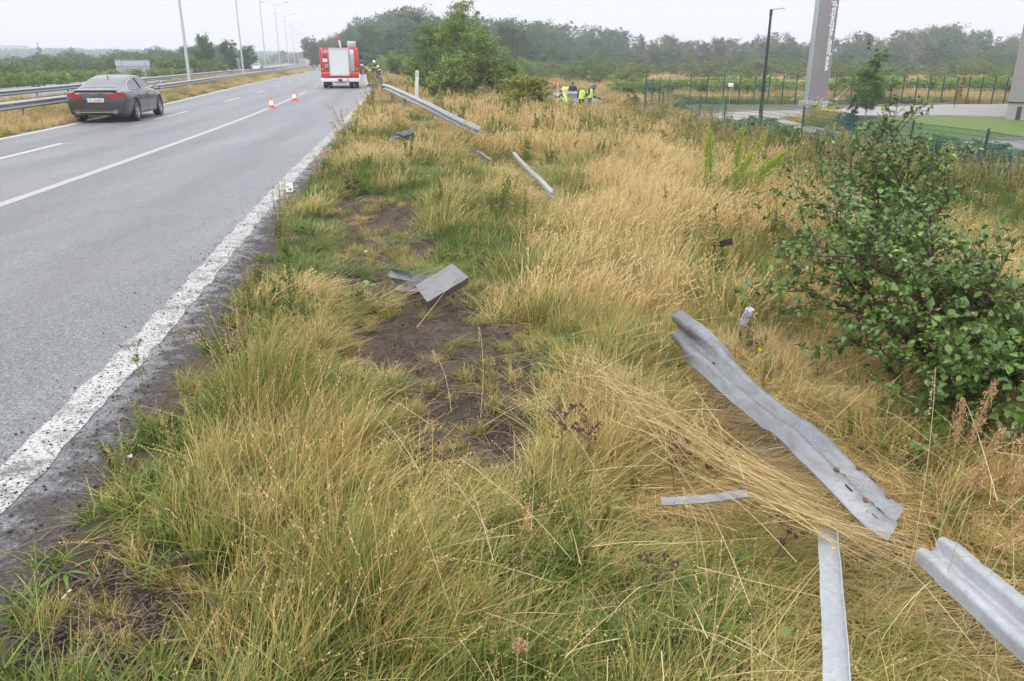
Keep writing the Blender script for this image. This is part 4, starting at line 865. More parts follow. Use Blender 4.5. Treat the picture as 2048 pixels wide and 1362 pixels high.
crouch = dict(pel=(0, -.12, .42), spi=(0, -.02, .60), che=(0, .10, .80), nec=(0, .18, .96), hea=(0, .24, 1.07), top=(0, .26, 1.17), nos=(0, .33, 1.07), chi=(0, .28, 1.02), sL=(-.185, .12, .90), eL=(-.22, .33, .74), hL=(-.14, .58, .80),
              sR=(.185, .12, .90), eR=(.22, .33, .72), hR=(.14, .60, .76), pL=(-.10, -.1, .38), kL=(-.17, .32, .50), aL=(-.15, .05, .10), tL=(-.16, .22, .045), pR=(.10, -.1, .38), kR=(.17, .32, .48), aR=(.15, .05, .10), tR=(.16, .22, .045))
person('crouching person in yellow vest leaning towards the wrecked car from the near side', pz(1129, 183, 57, 1.22), R(60), crouch, NAVY, NAVY, HIVIS, hair=HAIRD)
for o_ in [x for x in COL.objects if x.name.startswith('person') and 'wreck' in x.get('label', '') or 'black lid' in x.get('label', '')]:
    if o_.get('category') == 'person': o_.scale = (1.17, 1.17, 1.05)
pm = D(1115.5, 175, 58); r_ = empty('marker_flag', (pm.x, 58, -1.4), 0, 'orange paddle on a thin white pole above the wrecked car', 'marker')
mb = MB(); mb.tube([(0, 0, 0), (0, 0, 1.68)], .02, 6); mb.build('pole', PWH, r_); zt = pm.z + 1.4
mb = MB(); mb.bbox(-.14, .14, -.02, .02, 1.55, 1.82, .03); fl = mb.build('paddle', ORG, r_, 40); mb = MB(); mb.box(-.03, .03, -.026, -.021, 1.60, 1.77); mb.build('paddle_mark', WHR, fl)

# ------------------------------------------------------------------ pylon sign, lamp, building
PYF = simple('pylon_grey_panel', (.25, .238, .248), .45, .2, var=.10, scale=.6); PYS = simple('pylon_pale_side', (.42, .47, .52), .45, .2, var=.04, scale=1)
py_ = empty('advertising_pylon', (21.68, 58.6, -1.3), R(-6), 'tall grey pylon carrying a web address in white letters', 'sign')
mb = MB()
def tower(x0, x1, y0, y1, z0, z1): mb.bbox(x0, x1, y0, y1, z0, z1, .02)
tower(-.64, .62, -.5, .5, 0, 16); mb.build('tower_face', PYF, py_, 40)
mb = MB(); mb.bbox(-.70, -.643, -.49, .52, .05, 16, .015); mb.build('side_panel', PYS, py_, 40)
mb = MB(); mb.bbox(.622, .65, -.49, .52, .05, 16, .01); mb.build('side_trim', PYS, py_, 40)
mb = MB(); mb.bbox(-1.0, .95, -.8, .75, -.3, .42, .03); mb.build('plinth', simple('plinth_concrete', (.26, .25, .24), .8, var=.1), py_, 40)
o = text('web_address', 'www.ponar-wadowice.pl', .42, WHR, py_, (.33, -.503, 4.72), (R(90), R(-90), 0), .004, bold=.015)
mx = max(v.co.x for v in o.data.vertices) - min(v.co.x for v in o.data.vertices); o.scale = (4.5 / mx, 1.25, 1); 
sl = empty('lamp_post', (13.12, 43, -1.35), 0, 'slim black lamp post with a flat arm standing behind the front fence', 'street lamp')
BK2 = simple('black_lamp_paint', (.035, .037, .045), .4, .3, var=.05)
mb = MB(); mb.tube([(0, 0, 0), (0, 0, 1), (0, 0, 5.5)], [.105, .095, .06], 12); mb.lathe([(.16, 0), (.16, .04), (.11, .05)], 12); mb.tube([(0, 0, 5.35), (0, 0, 5.65)], [.08, .075], 12); mb.build('pole', BK2, sl, 40)
mb = MB(); mb.bbox(0, .68, -.06, .06, 5.60, 5.65, .015, None); mb.v = [(x, y, z + x * .12) for x, y, z in mb.v]; a_ = mb.build('lamp_head', simple('lamp_head_pale', (.4, .41, .43), .4, .3), sl, 40); 
bl = empty('grey_building', (27.85, 46, -1.32), R(-38), 'grey metal clad building corner at the right edge', 'building')
q = N('grey_cladding'); wv = q.n('ShaderNodeTexWave', wave_type='BANDS', bands_direction='Z'); wv.inputs['Scale'].default_value = 3.2; q.t.links.new(q.obj(), wv.inputs['Vector'])
q.bsdf(q.mix(q.noise(.7, 4, .6, q.obj()), (.235, .22, .225), (.275, .26, .262)), .5, .2, q.bump(wv.outputs['Fac'], .35, .03)); CLAD = q.m
mb = MB(); mb.box(0, 16, 0, 20, .98, 13); mb.build('wall', CLAD, bl)
mb = MB(); mb.box(.04, 15.9, .04, 19.9, -.4, .98); mb.build('plinth_wall', simple('grey_render', (.30, .29, .29), .8, var=.06), bl)
mb = MB(); mb.box(-.02, 16, -.03, .0, .95, 1.0); mb.build('drip_ledge', DK, bl)
mb = MB(); mb.box(.52, .74, -.0, .036, .05, .75); mb.box(-.6, 6, -.5, -.04, -.05, .0); dd = mb.build('low_vent_door', DK, bl)
mb = MB(); mb.bbox(.42, .56, -.14, 0, 3.15, 3.27, .03); mb.build('wall_camera', WHT, bl, 40)

# ------------------------------------------------------------------ mesh fences
FG = simple('fence_green_paint', (.012, .085, .065), .45, var=.1); FW = simple('fence_wire_green', (.02, .10, .08), .5, var=.1)
def fence(nodes, hgt, label, wire, dx, hz, name='mesh_fence', post=.06, zb=None):
    z0 = lambda p: T(p[0], p[1]) if zb is None else zb
    o = Vector((nodes[0][0], nodes[0][1], z0(nodes[0]))); root = empty(name, o, 0, label, 'fence')
    for i, p in enumerate(nodes):
        b = Vector((p[0], p[1], z0(p))) - o; mb = MB(); h = p[2] if len(p) > 2 else hgt
        a = nodes[min(i + 1, len(nodes) - 1)]; c = nodes[max(i - 1, 0)]; an = math.atan2(a[1] - c[1], a[0] - c[0])
        M = Matrix.Translation(b) @ Matrix.Rotation(an, 4, 'Z'); mb.box(-post / 2, post / 2, -.025, .025, -.2, h, M=M); mb.box(-post / 2 - .004, post / 2 + .004, -.03, .03, h, h + .015, M=M)
        for zz in (.3, h * .6, h - .15): mb.box(-.045, .045, -.04, -.0255, zz, zz + .04, M=M)
        mb.build('post', FG, root)
    for p, q_ in zip(nodes, nodes[1:]):
        a = Vector((p[0], p[1], z0(p))) - o; b = Vector((q_[0], q_[1], z0(q_))) - o; L = (b - a).length; u = (b - a).normalized(); n_ = Vector((-u.y, u.x, 0)).normalized(); mb = MB(); k = int(L / dx); hh = hgt - .05
        def bar(A, B, r):
            d = (B - A).normalized(); s1 = n_; s2 = d.cross(s1).normalized()
            vs = [P + s1 * x * r + s2 * y * r for P in (A, B) for x, y in ((-1, -1), (1, -1), (1, 1), (-1, 1))]
            mb.add(vs, [(0, 1, 5, 4), (1, 2, 6, 5), (2, 3, 7, 6), (3, 0, 4, 7)])
        far_ = p[1] > 33; k = int(k * (.5 if far_ else 1)); wr_ = wire * (.8 if far_ else 1)
        for j in range(1, k): c = a + u * (L * j / k); bar(c + Vector((0, 0, .05)), c + Vector((0, 0, hh)), wr_)
        for j in range(hz): z = .06 + (hh - .08) * j / (hz - 1); bar(a + Vector((0, 0, z)) + n_ * .012, b + Vector((0, 0, z)) + n_ * .012, wire * 1.25)
        mb.build('mesh_panel', FW, root, fix=False)
    return root
fr = [G(a, b, .1) for a, b in [(2165, 286), (1978, 258), (1828, 241), (1709, 226), (1609, 212.5), (1526, 203), (1452, 198), (1402, 191.5), (1327, 184)]]
fence([(p.x, p.y) for p in fr] + [(8.0, 49.3, 2.3)], 1.42, 'green welded mesh fence running along the near side of the yard', .0045, .05, 10, post=.06)
fd = [(D(1293, 157, 49.3).x, 49.3), (D(1306, 157, 51.5).x, 51.5), (D(1321.5, 156, 54).x, 54), (D(1340, 155, 57.5).x, 57.5)] + [(D(x, 149, 62).x, 62) for x in (1383, 1417, 1450, 1482, 1512, 1541, 1569, 1596)] + [(D(1657 - 30, 150, 62).x, 62)]
fence(fd, 2.15, 'tall green wire fence closing the yard behind the pylon', .006, .2, 9, post=.09)
fg = [(D(x, 152, 62.5).x, 62.5) for x in (1764, 1787, 1810, 1837, 1863, 1890, 1918, 1942, 1968, 1993, 2018, 2044, 2070)]
fence(fg, 2.0, 'green wire fence at the back of the yard right of the gate', .006, .2, 9, post=.09)
gt = empty('wire_gate', (D(1640, 152, 62.3).x, 62.3, -1.3), 0, 'green framed sliding gate with diagonal braces behind the pylon', 'gate'); gw = D(1742, 152, 62.3).x - D(1640, 152, 62.3).x
mb = MB()
for z in (.25, 1.35, 2.0): mb.box(0, gw, -.03, .03, z, z + .06)
for x in (.05, gw * .33, gw * .66, gw - .05): mb.box(x - .035, x + .035, -.034, .034, 0, 2.1)
mb.build('gate_frame', FG, gt)
for x0, x1 in ((gw * .35, gw * .62), (gw * .98, gw * .70), (-2.0, -.3)):
    mb = MB(); mb.tube([(x0, .0, .3), (x1, 0, 1.33)], .025, 6); mb.build('diagonal_brace', LG, gt)
nb_ = D(1461, 170, 61.9); r_ = empty('notice_board', (nb_.x, 61.8, -1.3), 0, 'small white notice board fixed on the back fence left of the lamp post', 'sign')
mb = MB(); mb.bbox(-.20, .20, -.02, .01, 1.28, 1.55, .008); pn = mb.build('board', WHR, r_, 40); mb = MB(); mb.box(-.012, .012, .012, .03, .0, 1.56); mb.build('fixing_strip', ALU, r_)
# far buildings on the hill at the left
for i, (px, py, wd, hh, d, lab) in enumerate([(26, 108, 20, 13, 760, 'pale multi-storey block with an orange front on the far hill'), (48, 112, 16, 8, 780, 'low cream block right of the orange fronted one on the far hill'), (68, 112, 14, 8, 800, 'faint white house at the right end of the far hill row')]):
    p = D(px, py, d); b_ = empty('apartment_building', (p.x, d, p.z - hh * .5), .2, lab, 'building'); mb = MB(); mb.box(-wd / 2, wd / 2, 0, 12, -14, hh); mb.build('wall', simple('pale_wall', (.66, .64, .60), .8), b_)
    mb = MB(); mb.box(-wd / 2 - .5, wd / 2 + .5, -.5, 12.5, hh, hh + .8); mb.build('roof', simple('roof_grey', (.4, .38, .36), .8), b_)
    for k in range(5):
        for j in range(3 if i == 0 else 2): mb = MB(); mb.box(-wd * .42 + k * wd * .2, -wd * .42 + k * wd * .2 + 1.4, -.06, -.01, 1.5 + j * 3.6, 3.2 + j * 3.6); mb.build('window', GLS, b_)
    if i == 0: mb = MB(); mb.box(-1, 4.5, -.12, -.065, 4, 10); mb.build('orange_facade', simple('orange_render', (.65, .38, .2), .8), b_)

# ------------------------------------------------------------------ vegetation materials
def leafmat(name, stops, transl=.25, rough=.55, objvar=.25, zone=0.0, spec=.3):
    q = N(name); at = q.n('ShaderNodeVertexColor', layer_name='col').outputs['Color']; s_ = q.n('ShaderNodeSeparateColor'); q.t.links.new(at, s_.inputs[0])
    oi = q.n('ShaderNodeObjectInfo').outputs['Random']
    f = q.math('ADD', s_.outputs['Red'], q.math('MULTIPLY', q.math('SUBTRACT', oi, .5), objvar))
    if zone: f = q.math('ADD', f, q.math('MULTIPLY', q.math('SUBTRACT', q.noise(zone, 3), .5), .6))
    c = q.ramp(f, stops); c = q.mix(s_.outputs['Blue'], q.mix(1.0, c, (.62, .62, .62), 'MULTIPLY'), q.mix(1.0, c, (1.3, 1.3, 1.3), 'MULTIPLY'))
    b = q.bsdf(c, rough, 0, None, spec)
    t = q.n('ShaderNodeBsdfTranslucent'); q.t.links.new(c, t.inputs['Color']); m = q.n('ShaderNodeMixShader'); m.inputs[0].default_value = transl
    q.t.links.new(b.outputs[0], m.inputs[1]); q.t.links.new(t.outputs[0], m.inputs[2]); q.t.links.new(m.outputs[0], q.o.inputs['Surface']); return q.m
L_FOREST = leafmat('forest_leaves', [(0, (.030, .085, .028)), (.5, (.055, .135, .036)), (1, (.11, .19, .045))])
L_BIRCH = leafmat('birch_leaves', [(0, (.09, .15, .045)), (.5, (.14, .19, .06)), (1, (.22, .23, .08))])
L_BUSH = leafmat('bush_leaves', [(0, (.07, .125, .022)), (.5, (.13, .205, .036)), (1, (.23, .29, .06))])
L_LIGHT = leafmat('light_green_leaves', [(0, (.12, .22, .03)), (.5, (.19, .32, .045)), (1, (.30, .38, .07))])
L_YEL = leafmat('yellow_leaves', [(0, (.38, .32, .03)), (.5, (.60, .49, .05)), (1, (.72, .58, .12))])
L_JUN = leafmat('juniper_needles', [(0, (.07, .14, .06)), (.5, (.13, .22, .09)), (1, (.20, .30, .12))])
L_APPLE = leafmat('glossy_shrub_leaves', [(0, (.05, .11, .020)), (.45, (.105, .19, .034)), (.8, (.14, .235, .05)), (1, (.30, .40, .08))], .2, .33, .0, spec=.5)
BARK = simple('bark', (.10, .085, .07), .9, var=.3, scale=12); BIRCHB = simple('birch_bark', (.42, .40, .37), .8, var=.35, scale=8); TWIG = simple('twig_bark', (.10, .055, .04), .7, var=.25, scale=30)

def quads(c, a, b, s, wr=.5, fold=.15):
    """rhombic leaves: centres c, long axes a, side axes b, sizes s"""
    n = np.cross(a, b); s = s[:, None]
    V = np.stack([c - a * s, c + b * s * wr + n * s * fold, c + a * s, c - b * s * wr + n * s * fold], 1).reshape(-1, 3)
    return V, np.arange(len(V)).reshape(-1, 4)
def unit(v): return v / np.maximum(np.linalg.norm(v, axis=-1, keepdims=True), 1e-9)
def randdir(r, n): return unit(r.normal(size=(n, 3)))
def leafcloud(r, C, size, upb=.5, wr=.55, droop=0):
    n = len(C); a = randdir(r, n); a[:, 2] = a[:, 2] * .6 - droop; a = unit(a); u = randdir(r, n); u[:, 2] += upb; b = unit(np.cross(a, unit(u)))
    return quads(C, a, b, size * r.uniform(.6, 1.3, n), wr)
def crown(r, blobs, nclump, nleaf, size, cr=.28, flat=.75, inner=.25, **kw):
    Cs, A = [], []; vol = np.array([b[3] * b[4] * b[5] for b in blobs]) ** .67; vol = vol / vol.sum()
    for b, v in zip(blobs, vol):
        m = max(3, int(nclump * v)); d = randdir(r, m); rad = r.uniform(.55, 1.02, m)[:, None]; k = int(m * inner); rad[:k] *= .55
        cc = np.array(b[:3]) + d * rad * np.array(b[3:6]); R_ = (b[3] * b[4] * b[5]) ** (1 / 3) * cr
        for c_ in cc:
            n = max(4, int(nleaf * r.uniform(.6, 1.4) / nclump)); p = c_ + r.normal(size=(n, 3)) * R_ * np.array([.6, .6, .6 * flat]) * r.uniform(.6, 1.25)
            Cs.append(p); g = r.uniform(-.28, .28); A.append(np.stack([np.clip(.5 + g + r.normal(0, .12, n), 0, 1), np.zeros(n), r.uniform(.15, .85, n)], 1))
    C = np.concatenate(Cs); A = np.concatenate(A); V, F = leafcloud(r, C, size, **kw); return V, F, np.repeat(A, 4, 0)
def limbs(r, h, r0, blobs, lean=.03, n=8):
    mb = MB(); top = h * .8; tr = [Vector((r.normal(0, lean) * h * t, r.normal(0, lean) * h * t, top * t)) for t in np.linspace(0, 1, 6)]; tr[0].z = -.3
    mb.tube(tr, [r0 * (1 - .8 * t) for t in np.linspace(0, 1, 6)], n)
    for b in blobs:
        k = r.uniform(.25, .6); s = tr[0].lerp(tr[-1], k); e_ = Vector(b[:3]); m = s.lerp(e_, .5) + Vector((0, 0, -.06 * h)); mb.tube([s, m, e_], [r0 * .4, r0 * .25, r0 * .08], 6)
    return mb
def plant(name, r, h, blobs, leafm, nclump, nleaf, size, r0=.12, bark=BARK, label='x', cat_='tree', group=None, trunkname='trunk', crownname='crown', **kw):
    root = empty(name, (0, 0, 0), 0, label, cat_, group)
    limbs(r, h, r0, blobs).build(trunkname, bark, root, 60, fix=False)
    V, F, A = crown(r, blobs, nclump, nleaf, size, **kw); fastmesh(crownname, V, F, leafm, A, root); return root
def rnd_blobs(r, h, w_, n, z0=.3):
    B = [(0, 0, h * .62, w_ * .8, w_ * .8, h * .36)]
    for i in range(n):
        a = r.uniform(0, 6.28); z = r.uniform(z0, .88); k = (1 - abs(z - .5) * .9) * w_; B.append((math.cos(a) * k * .7, math.sin(a) * k * .7, h * z, w_ * r.uniform(.35, .6), w_ * r.uniform(.35, .6), h * r.uniform(.10, .2)))
    return B
PROT = {}
def proto(key, fn): PROT[key] = fn
rt = np.random.default_rng(21)
P_FOR = []
for i in range(5):
    r = np.random.default_rng(100 + i); h = 10; B = rnd_blobs(r, h, r.uniform(2.4, 3.4), 9, .18)
    P_FOR.append(plant('broadleaf_tree', r, h, B, L_FOREST, 190, 8000, .18, .16, trunkname='trunk'))
for i in range(2):
    r = np.random.default_rng(120 + i); h = 10; B = [(r.normal(0, .3), r.normal(0, .3), z, 1.5 * (1.15 - abs(z - 5) / 6), 1.5 * (1.15 - abs(z - 5) / 6), 1.0) for z in np.linspace(1.8, 9.3, 9)]
    P_FOR.append(plant('birch_tree', r, h, B, L_BIRCH, 150, 4600, .15, .10, BIRCHB, droop=.5))
P_BUSH = []
for i in range(3):
    r = np.random.default_rng(140 + i); h = 4; B = rnd_blobs(r, h, 1.9, 8, .12); P_BUSH.append(plant('round_bush', r, h, B, L_BUSH, 120, 5200, .085, .06, cat_='bush', trunkname='stem', crownname='foliage'))
P_LITE = []
for i in range(2):
    r = np.random.default_rng(150 + i); h = 2.4; B = rnd_blobs(r, h, 1.5, 7, .1); P_LITE.append(plant('knotweed_shrub', r, h, B, L_LIGHT, 90, 3000, .085, .03, cat_='shrub', trunkname='stem', crownname='foliage', flat=.5, upb=1.6))
used = set()
def place(p, x, y, h, label, group, base_h, sx=1.0, cat_=None, z=None, name=None):
    o = p if p.name not in used else copy_tree(p); used.add(p.name); s = h / base_h
    o.location = (x, y, (T(x, y) if z is None else z)); o.rotation_euler.z = rt.uniform(0, 6.28); o.scale = (s * sx, s * sx, s)
    o['label'] = label
    if group: o['group'] = group
    elif 'group' in o: del o['group']
    if cat_: o['category'] = cat_
    return o
TOPX = [-200, 0, 60, 78, 110, 144, 175, 190, 235, 278, 308, 350, 400, 430, 462, 500, 516, 545, 565, 580, 610, 645, 700, 714, 747, 780, 811, 830, 870, 930, 990, 1050, 1100, 1150, 1200, 1300, 1400, 1500, 1560, 1620, 1700, 1750, 1830, 1900, 1960, 2048, 2300]
TOPY = [104, 110, 108, 99, 102, 94, 99, 108, 92, 97, 90, 93, 80, 85, 72, 74, 80, 70, 68, 75, 70, 74, 60, 46, 18, 22, 12, 12, 26, 26, 28, 32, 40, 52, 60, 67, 70, 78, 66, 72, 70, 66, 54, 50, 54, 70, 70]
def top_z(px, d, dy=0): return D(px, float(np.interp(px, TOPX, TOPY)) + dy, d).z
GF = 'trees of the wooded edge behind the fields'; LF = 'broadleaf tree of the hazy wood edge behind the field'; LB = 'slender pale birch of the hazy wood edge'
# right-hand and central wood: three rows
for row, (d0, d1, dy, step) in enumerate([(235, 265, -3, 20), (200, 220, 10, 26), (168, 185, 26, 34)]):
    px = 700 + row * 11
    while px < 2230:
        d = rt.uniform(d0, d1); x = D(px, 100, d).x; top = top_z(px, d, dy + rt.uniform(-7, 14)) ; b = T(x, d); h = max(3.5, top - b)
        if px < 1010: h = max(h, 5)
        bi = rt.random() < (.3 if px > 1250 else .08); k = P_FOR[int(rt.integers(5, 7))] if bi else P_FOR[int(rt.integers(0, 5))]
        place(k, x, d, h, LB if bi else LF, GF if not bi else 'birches of the wooded edge', 10, sx=(1.15 if bi else 1.0) * max(1, min(2.0, 9 / h)), z=b - .4); px += step * rt.uniform(.7, 1.25)
# nearer left part of the hill (behind the bushes)
for px, d, ty in [(722, 140, 66), (748, 150, 42), (775, 138, 52), (800, 152, 30), (826, 160, 14), (852, 150, 34), (880, 165, 24), (910, 150, 26), (955, 150, 30), (1000, 150, 36), (1040, 150, 40), (735, 118, 100), (765, 112, 90), (795, 120, 72), (1075, 160, 60), (1110, 150, 84), (1165, 140, 100), (1220, 135, 112), (1275, 140, 108), (1340, 140, 118), (1450, 135, 118), (1500, 140, 112), (1745, 130, 120), (1985, 130, 118), (1090, 130, 118)]:
    x = D(px, 100, d).x; top = D(px, ty, d).z; h = top - T(x, d); k = P_FOR[int(rt.integers(0, 5))]; place(k, x, d, h, LF, GF, 10, sx=max(1, min(2.0, 9 / h)), z=T(x, d) - .3)
# left side beyond the opposite road
for row, (d0, d1, dy, step) in enumerate([(190, 240, 0, 16), (150, 185, 3, 18), (105, 135, 10, 22)]):
    px = -160
    while px < 700:
        d = rt.uniform(d0, d1) + (40 if px > 520 else 0); x = D(px, 100, d).x
        if (xl(d) - x > 20 or (px > 610 and d > 190)) and not (222 < px < 312 and d < 108):
            top = top_z(px, d, dy + rt.uniform(-2, 7)); b = T(x, d); h = max(2.5, top - b); bi = rt.random() < .1
            place(P_FOR[int(rt.integers(5, 7))] if bi else P_FOR[int(rt.integers(0, 5))], x, d, h, 'slender pale birch left of the road' if bi else 'broadleaf tree in the belt left of the road', 'birches left of the road' if bi else 'tree belt left of the road', 10, sx=max(1.1, min(2.4, 8 / h)), z=b - .3)
        px += step * rt.uniform(.7, 1.25)
for px, d in [(640, 235), (665, 240), (690, 230), (655, 260), (700, 210), (715, 190), (705, 175), (680, 275)]:
    x = D(px, 100, d).x; place(P_FOR[int(rt.integers(0, 5))], x, d, top_z(px, d, rt.uniform(-3, 6)) - T(x, d), 'broadleaf tree at the far bend of the road', 'trees at the far bend of the road', 10, sx=1.3, z=T(x, d) - .3)
for px, d, ty, lab in [(412, 95, 66, 'tall loose tree standing above the belt right of the nearest lamp post'), (455, 110, 80, 'broad brownish green tree behind the oncoming car'), (495, 118, 84, 'round green tree between the second and third lamp posts')]:
    x = D(px, 100, d).x; place(P_FOR[int(rt.integers(0, 5))], x, d, D(px, ty, d).z - T(x, d), lab, None, 10, sx=1.1 if px > 420 else .75)
i = 0
for px, d, ty, tp in [(-40, 78, 118, 0), (8, 66, 122, 0), (35, 75, 130, 2), (62, 90, 122, 0), (95, 85, 114, 0), (125, 88, 116, 0), (150, 72, 140, 1), (175, 68, 138, 1), (205, 95, 118, 0), (240, 118, 110, 0), (262, 112, 108, 0), (300, 118, 108, 0), (330, 92, 108, 0), (355, 96, 112, 0), (385, 98, 106, 0), (425, 92, 118, 0), (262, 84, 150, 1), (300, 84, 150, 1), (90, 62, 148, 1), (60, 60, 150, 1), (20, 56, 152, 1), (112, 60, 146, 1), (215, 70, 146, 1), (-60, 56, 140, 0), (330, 84, 145, 1), (365, 90, 148, 1)]:
    x = D(px, 100, d).x; b = T(x, d); h = max(1.2, D(px, ty, d).z - b)
    if tp == 1: place(P_LITE[i % 2], x, d, h, 'bright green shrub beyond the rails left of the road', 'bright shrubs left of the road', 2.4, sx=1.25, cat_='shrub')
    else: place(P_BUSH[i % 3], x, d, h, 'dark round bush beyond the rails left of the road', 'dark bushes left of the road', 4, sx=1.3 * max(1, 2.4 / h))
    i += 1
p_ = D(169, 102, 260); r = np.random.default_rng(5); B = [(0, 0, z, 2.6 * (1 - z / 11), 2.6 * (1 - z / 11), .8) for z in np.linspace(1.5, 9.8, 9)]
sp_ = plant('spruce_tree', r, 10, B, L_FOREST, 130, 3200, .18, .15); place(sp_, p_.x, 235, 10.5, 'dark pointed spruce above the left tree belt', None, 10, z=-4.6)
# knotweed belt behind the back fence
i = 0; px = 1235
while px < 2150:
    for d in (72, 80):
        dd = d + rt.uniform(-2, 3); x = D(px, 150, dd).x; yt = (151 if px > 1330 else 158) + rt.uniform(-3, 8) + (8 if 1560 < px < 1700 else 0)
        place(P_LITE[i % 2], x, dd, max(1.3, D(px, yt, dd).z - T(x, dd)), 'bright leafy shrub of the thicket behind the back fence', 'thicket behind the back fence', 2.4, sx=1.45); i += 1
    px += rt.uniform(19, 32)
for px, d, ty in [(1270, 78, 128), (1500, 85, 134), (1700, 82, 136), (1740, 84, 132), (1880, 84, 143), (2000, 84, 140), (1195, 95, 138), (1235, 92, 144), (1140, 100, 130), (1090, 105, 138), (1052, 95, 120)]:
    x = D(px, 100, d).x; b = T(x, d); place(P_BUSH[i % 3], x, d, D(px, ty, d).z - b, 'round bush standing out of the thicket in the field', 'bushes standing in the field', 4, sx=1.2); i += 1
px = 985
while px < 2160:
    d = rt.uniform(104, 132); x = D(px, 100, d).x; b = T(x, d); place(P_BUSH[i % 3], x, d, D(px, rt.uniform(112, 134), d).z - b, 'green bush of the belt in front of the hazy wood', 'bush belt in front of the wood', 4, sx=1.45); i += 1; px += rt.uniform(20, 34)
# bushes right of the bent rail
L_WILLOW = leafmat('willow_leaves', [(0, (.10, .17, .04)), (.5, (.19, .27, .07)), (1, (.31, .38, .11))])
def bigbush(px, d, ty, wm, label, seed, leafm=L_WILLOW, n=15000, size=.055, name='large_bush', upright=False):
    r = np.random.default_rng(seed); x = D(px, 150, d).x; b = T(x, d); h = D(px, ty, d).z - b; B = rnd_blobs(r, h, wm, 12, .08)
    if upright: B = [(r.normal(0, wm * .35), r.normal(0, wm * .35), h * z, wm * (.75 - .5 * abs(z - .35)), wm * (.75 - .5 * abs(z - .35)), h * .13) for z in np.linspace(.1, .93, 12)]
    o = plant(name, r, h, B, leafm, int(n / 38), n, size, .05, label=label, cat_='bush', trunkname='stem', crownname='foliage', cr=.24); o.location = (x, d, b - .1); return o
bigbush(928, 40, 12, 1.65, 'tallest willow bush behind the bent rail, its top against the wood', 1, n=22000, upright=True)
bigbush(868, 43, 38, 1.6, 'wide green bush left of the tallest willow bush', 2, n=17000)
bigbush(905, 36, 100, 1.15, 'lower dark bush in front of the tall willow bush', 3, n=12000)
bigbush(978, 38, 50, 1.35, 'arching willow bush at the right flank of the tall one', 4, n=12000)
bigbush(1046, 33, 138, 1.1, 'yellow-green bush left of the wrecked car', 5, leafmat('yellow_green_leaves', [(0, (.13, .16, .03)), (.5, (.24, .27, .05)), (1, (.38, .36, .08))]), n=12000)
bigbush(995, 29, 190, .6, 'small green shrub in the grass under the willow bushes', 6, n=5000)
bigbush(805, 78, 105, 1.8, 'grey-green bush row end right of the firefighters', 7, n=9000, size=.08)
bigbush(775, 92, 112, 2.0, 'dark bush just behind the firefighters', 8, n=9000, size=.09)
bigbush(835, 60, 110, 1.3, 'green bush between the firefighters and the willow bushes', 9, n=9000, size=.07)
bigbush(1268, 55, 182, .55, 'small lone bush in the field left of the fence corner', 10, n=2500)
# yard planting
def low(px, py, rx, hgt, leafm, label, seed, name, n=2600, size=.035, cat_='shrub', flat=.5):
    r = np.random.default_rng(seed); p = G(px, py, ZY); B = [(r.normal(0, rx * .45), r.normal(0, rx * .3), hgt * .45, rx * .55, rx * .45, hgt * .5) for _ in range(6)]
    o = empty(name, (p.x, p.y, ZY), 0, label, cat_); V, F, A = crown(r, B, int(n / 30), n, size, flat=flat, inner=.5); V[:, 2] = np.abs(V[:, 2]); fastmesh('foliage', V, F, leafm, A, o)
    mb = MB()
    for k in range(5): a = r.uniform(0, 6.28); mb.tube([(0, 0, 0), (math.cos(a) * rx * .3, math.sin(a) * rx * .3, hgt * .3), (math.cos(a) * rx * .6, math.sin(a) * rx * .6, hgt * .6)], [.02, .014, .006], 5)
    mb.build('stem', TWIG, o); return o
low(1612, 251, 1.7, .85, L_YEL, 'wide golden yellow shrub at the foot of the pylon', 31, 'golden_shrub', 5000)
low(1638, 245, .8, 1.0, L_YEL, 'upright golden shrub right behind the wide yellow one', 32, 'golden_shrub', 1800)
low(1672, 262, .55, .35, L_YEL, 'small golden shrub left of the dark dwarf spruce', 33, 'golden_shrub', 1400)
low(1722, 267, .4, .3, L_YEL, 'smallest golden shrub right of the dark dwarf spruce', 34, 'golden_shrub', 900)
low(1650, 238, 1.0, 1.1, L_BUSH, 'green shrub with pale blossoms beside the pylon', 35, 'flowering_shrub', 3000)
wb = N('pale_blossom'); wb.bsdf((.72, .62, .58), .7); WB = wb.m
for (px, py, rx, hh, seed) in ((1650, 238, 1.0, 1.15, 35), (1668, 242, .7, .6, 36)):
    if seed == 36: o = low(px, py, rx, hh, L_BUSH, 'low dark shrub with white blossoms right of the taller one', 36, 'flowering_shrub', 2000)
    else: o = [x for x in COL.objects if x.get('label', '').startswith('green shrub with pale')][0]
    r = np.random.default_rng(seed); C = np.stack([r.normal(0, rx * .5, 160), r.normal(0, rx * .4, 160), hh * r.uniform(.45, 1.05, 160)], 1); V, F = leafcloud(r, C, .03, wr=.9); fastmesh('blossom', V, F, WB, None, o)
js = [(1400, 258, 1.5), (1440, 262, 1.3), (1490, 262, 1.7), (1530, 268, 1.9), (1575, 282, 1.6), (1480, 275, 1.3), (1640, 285, 1.5), (1680, 296, 1.7), (1730, 298, 1.5), (1780, 305, 1.4), (1900, 305, 1.3), (1940, 318, 1.5), (1985, 330, 1.5), (2030, 345, 1.4), (1360, 250, 1.1), (2075, 352, 1.4), (1860, 300, 1.1)]
jp = None
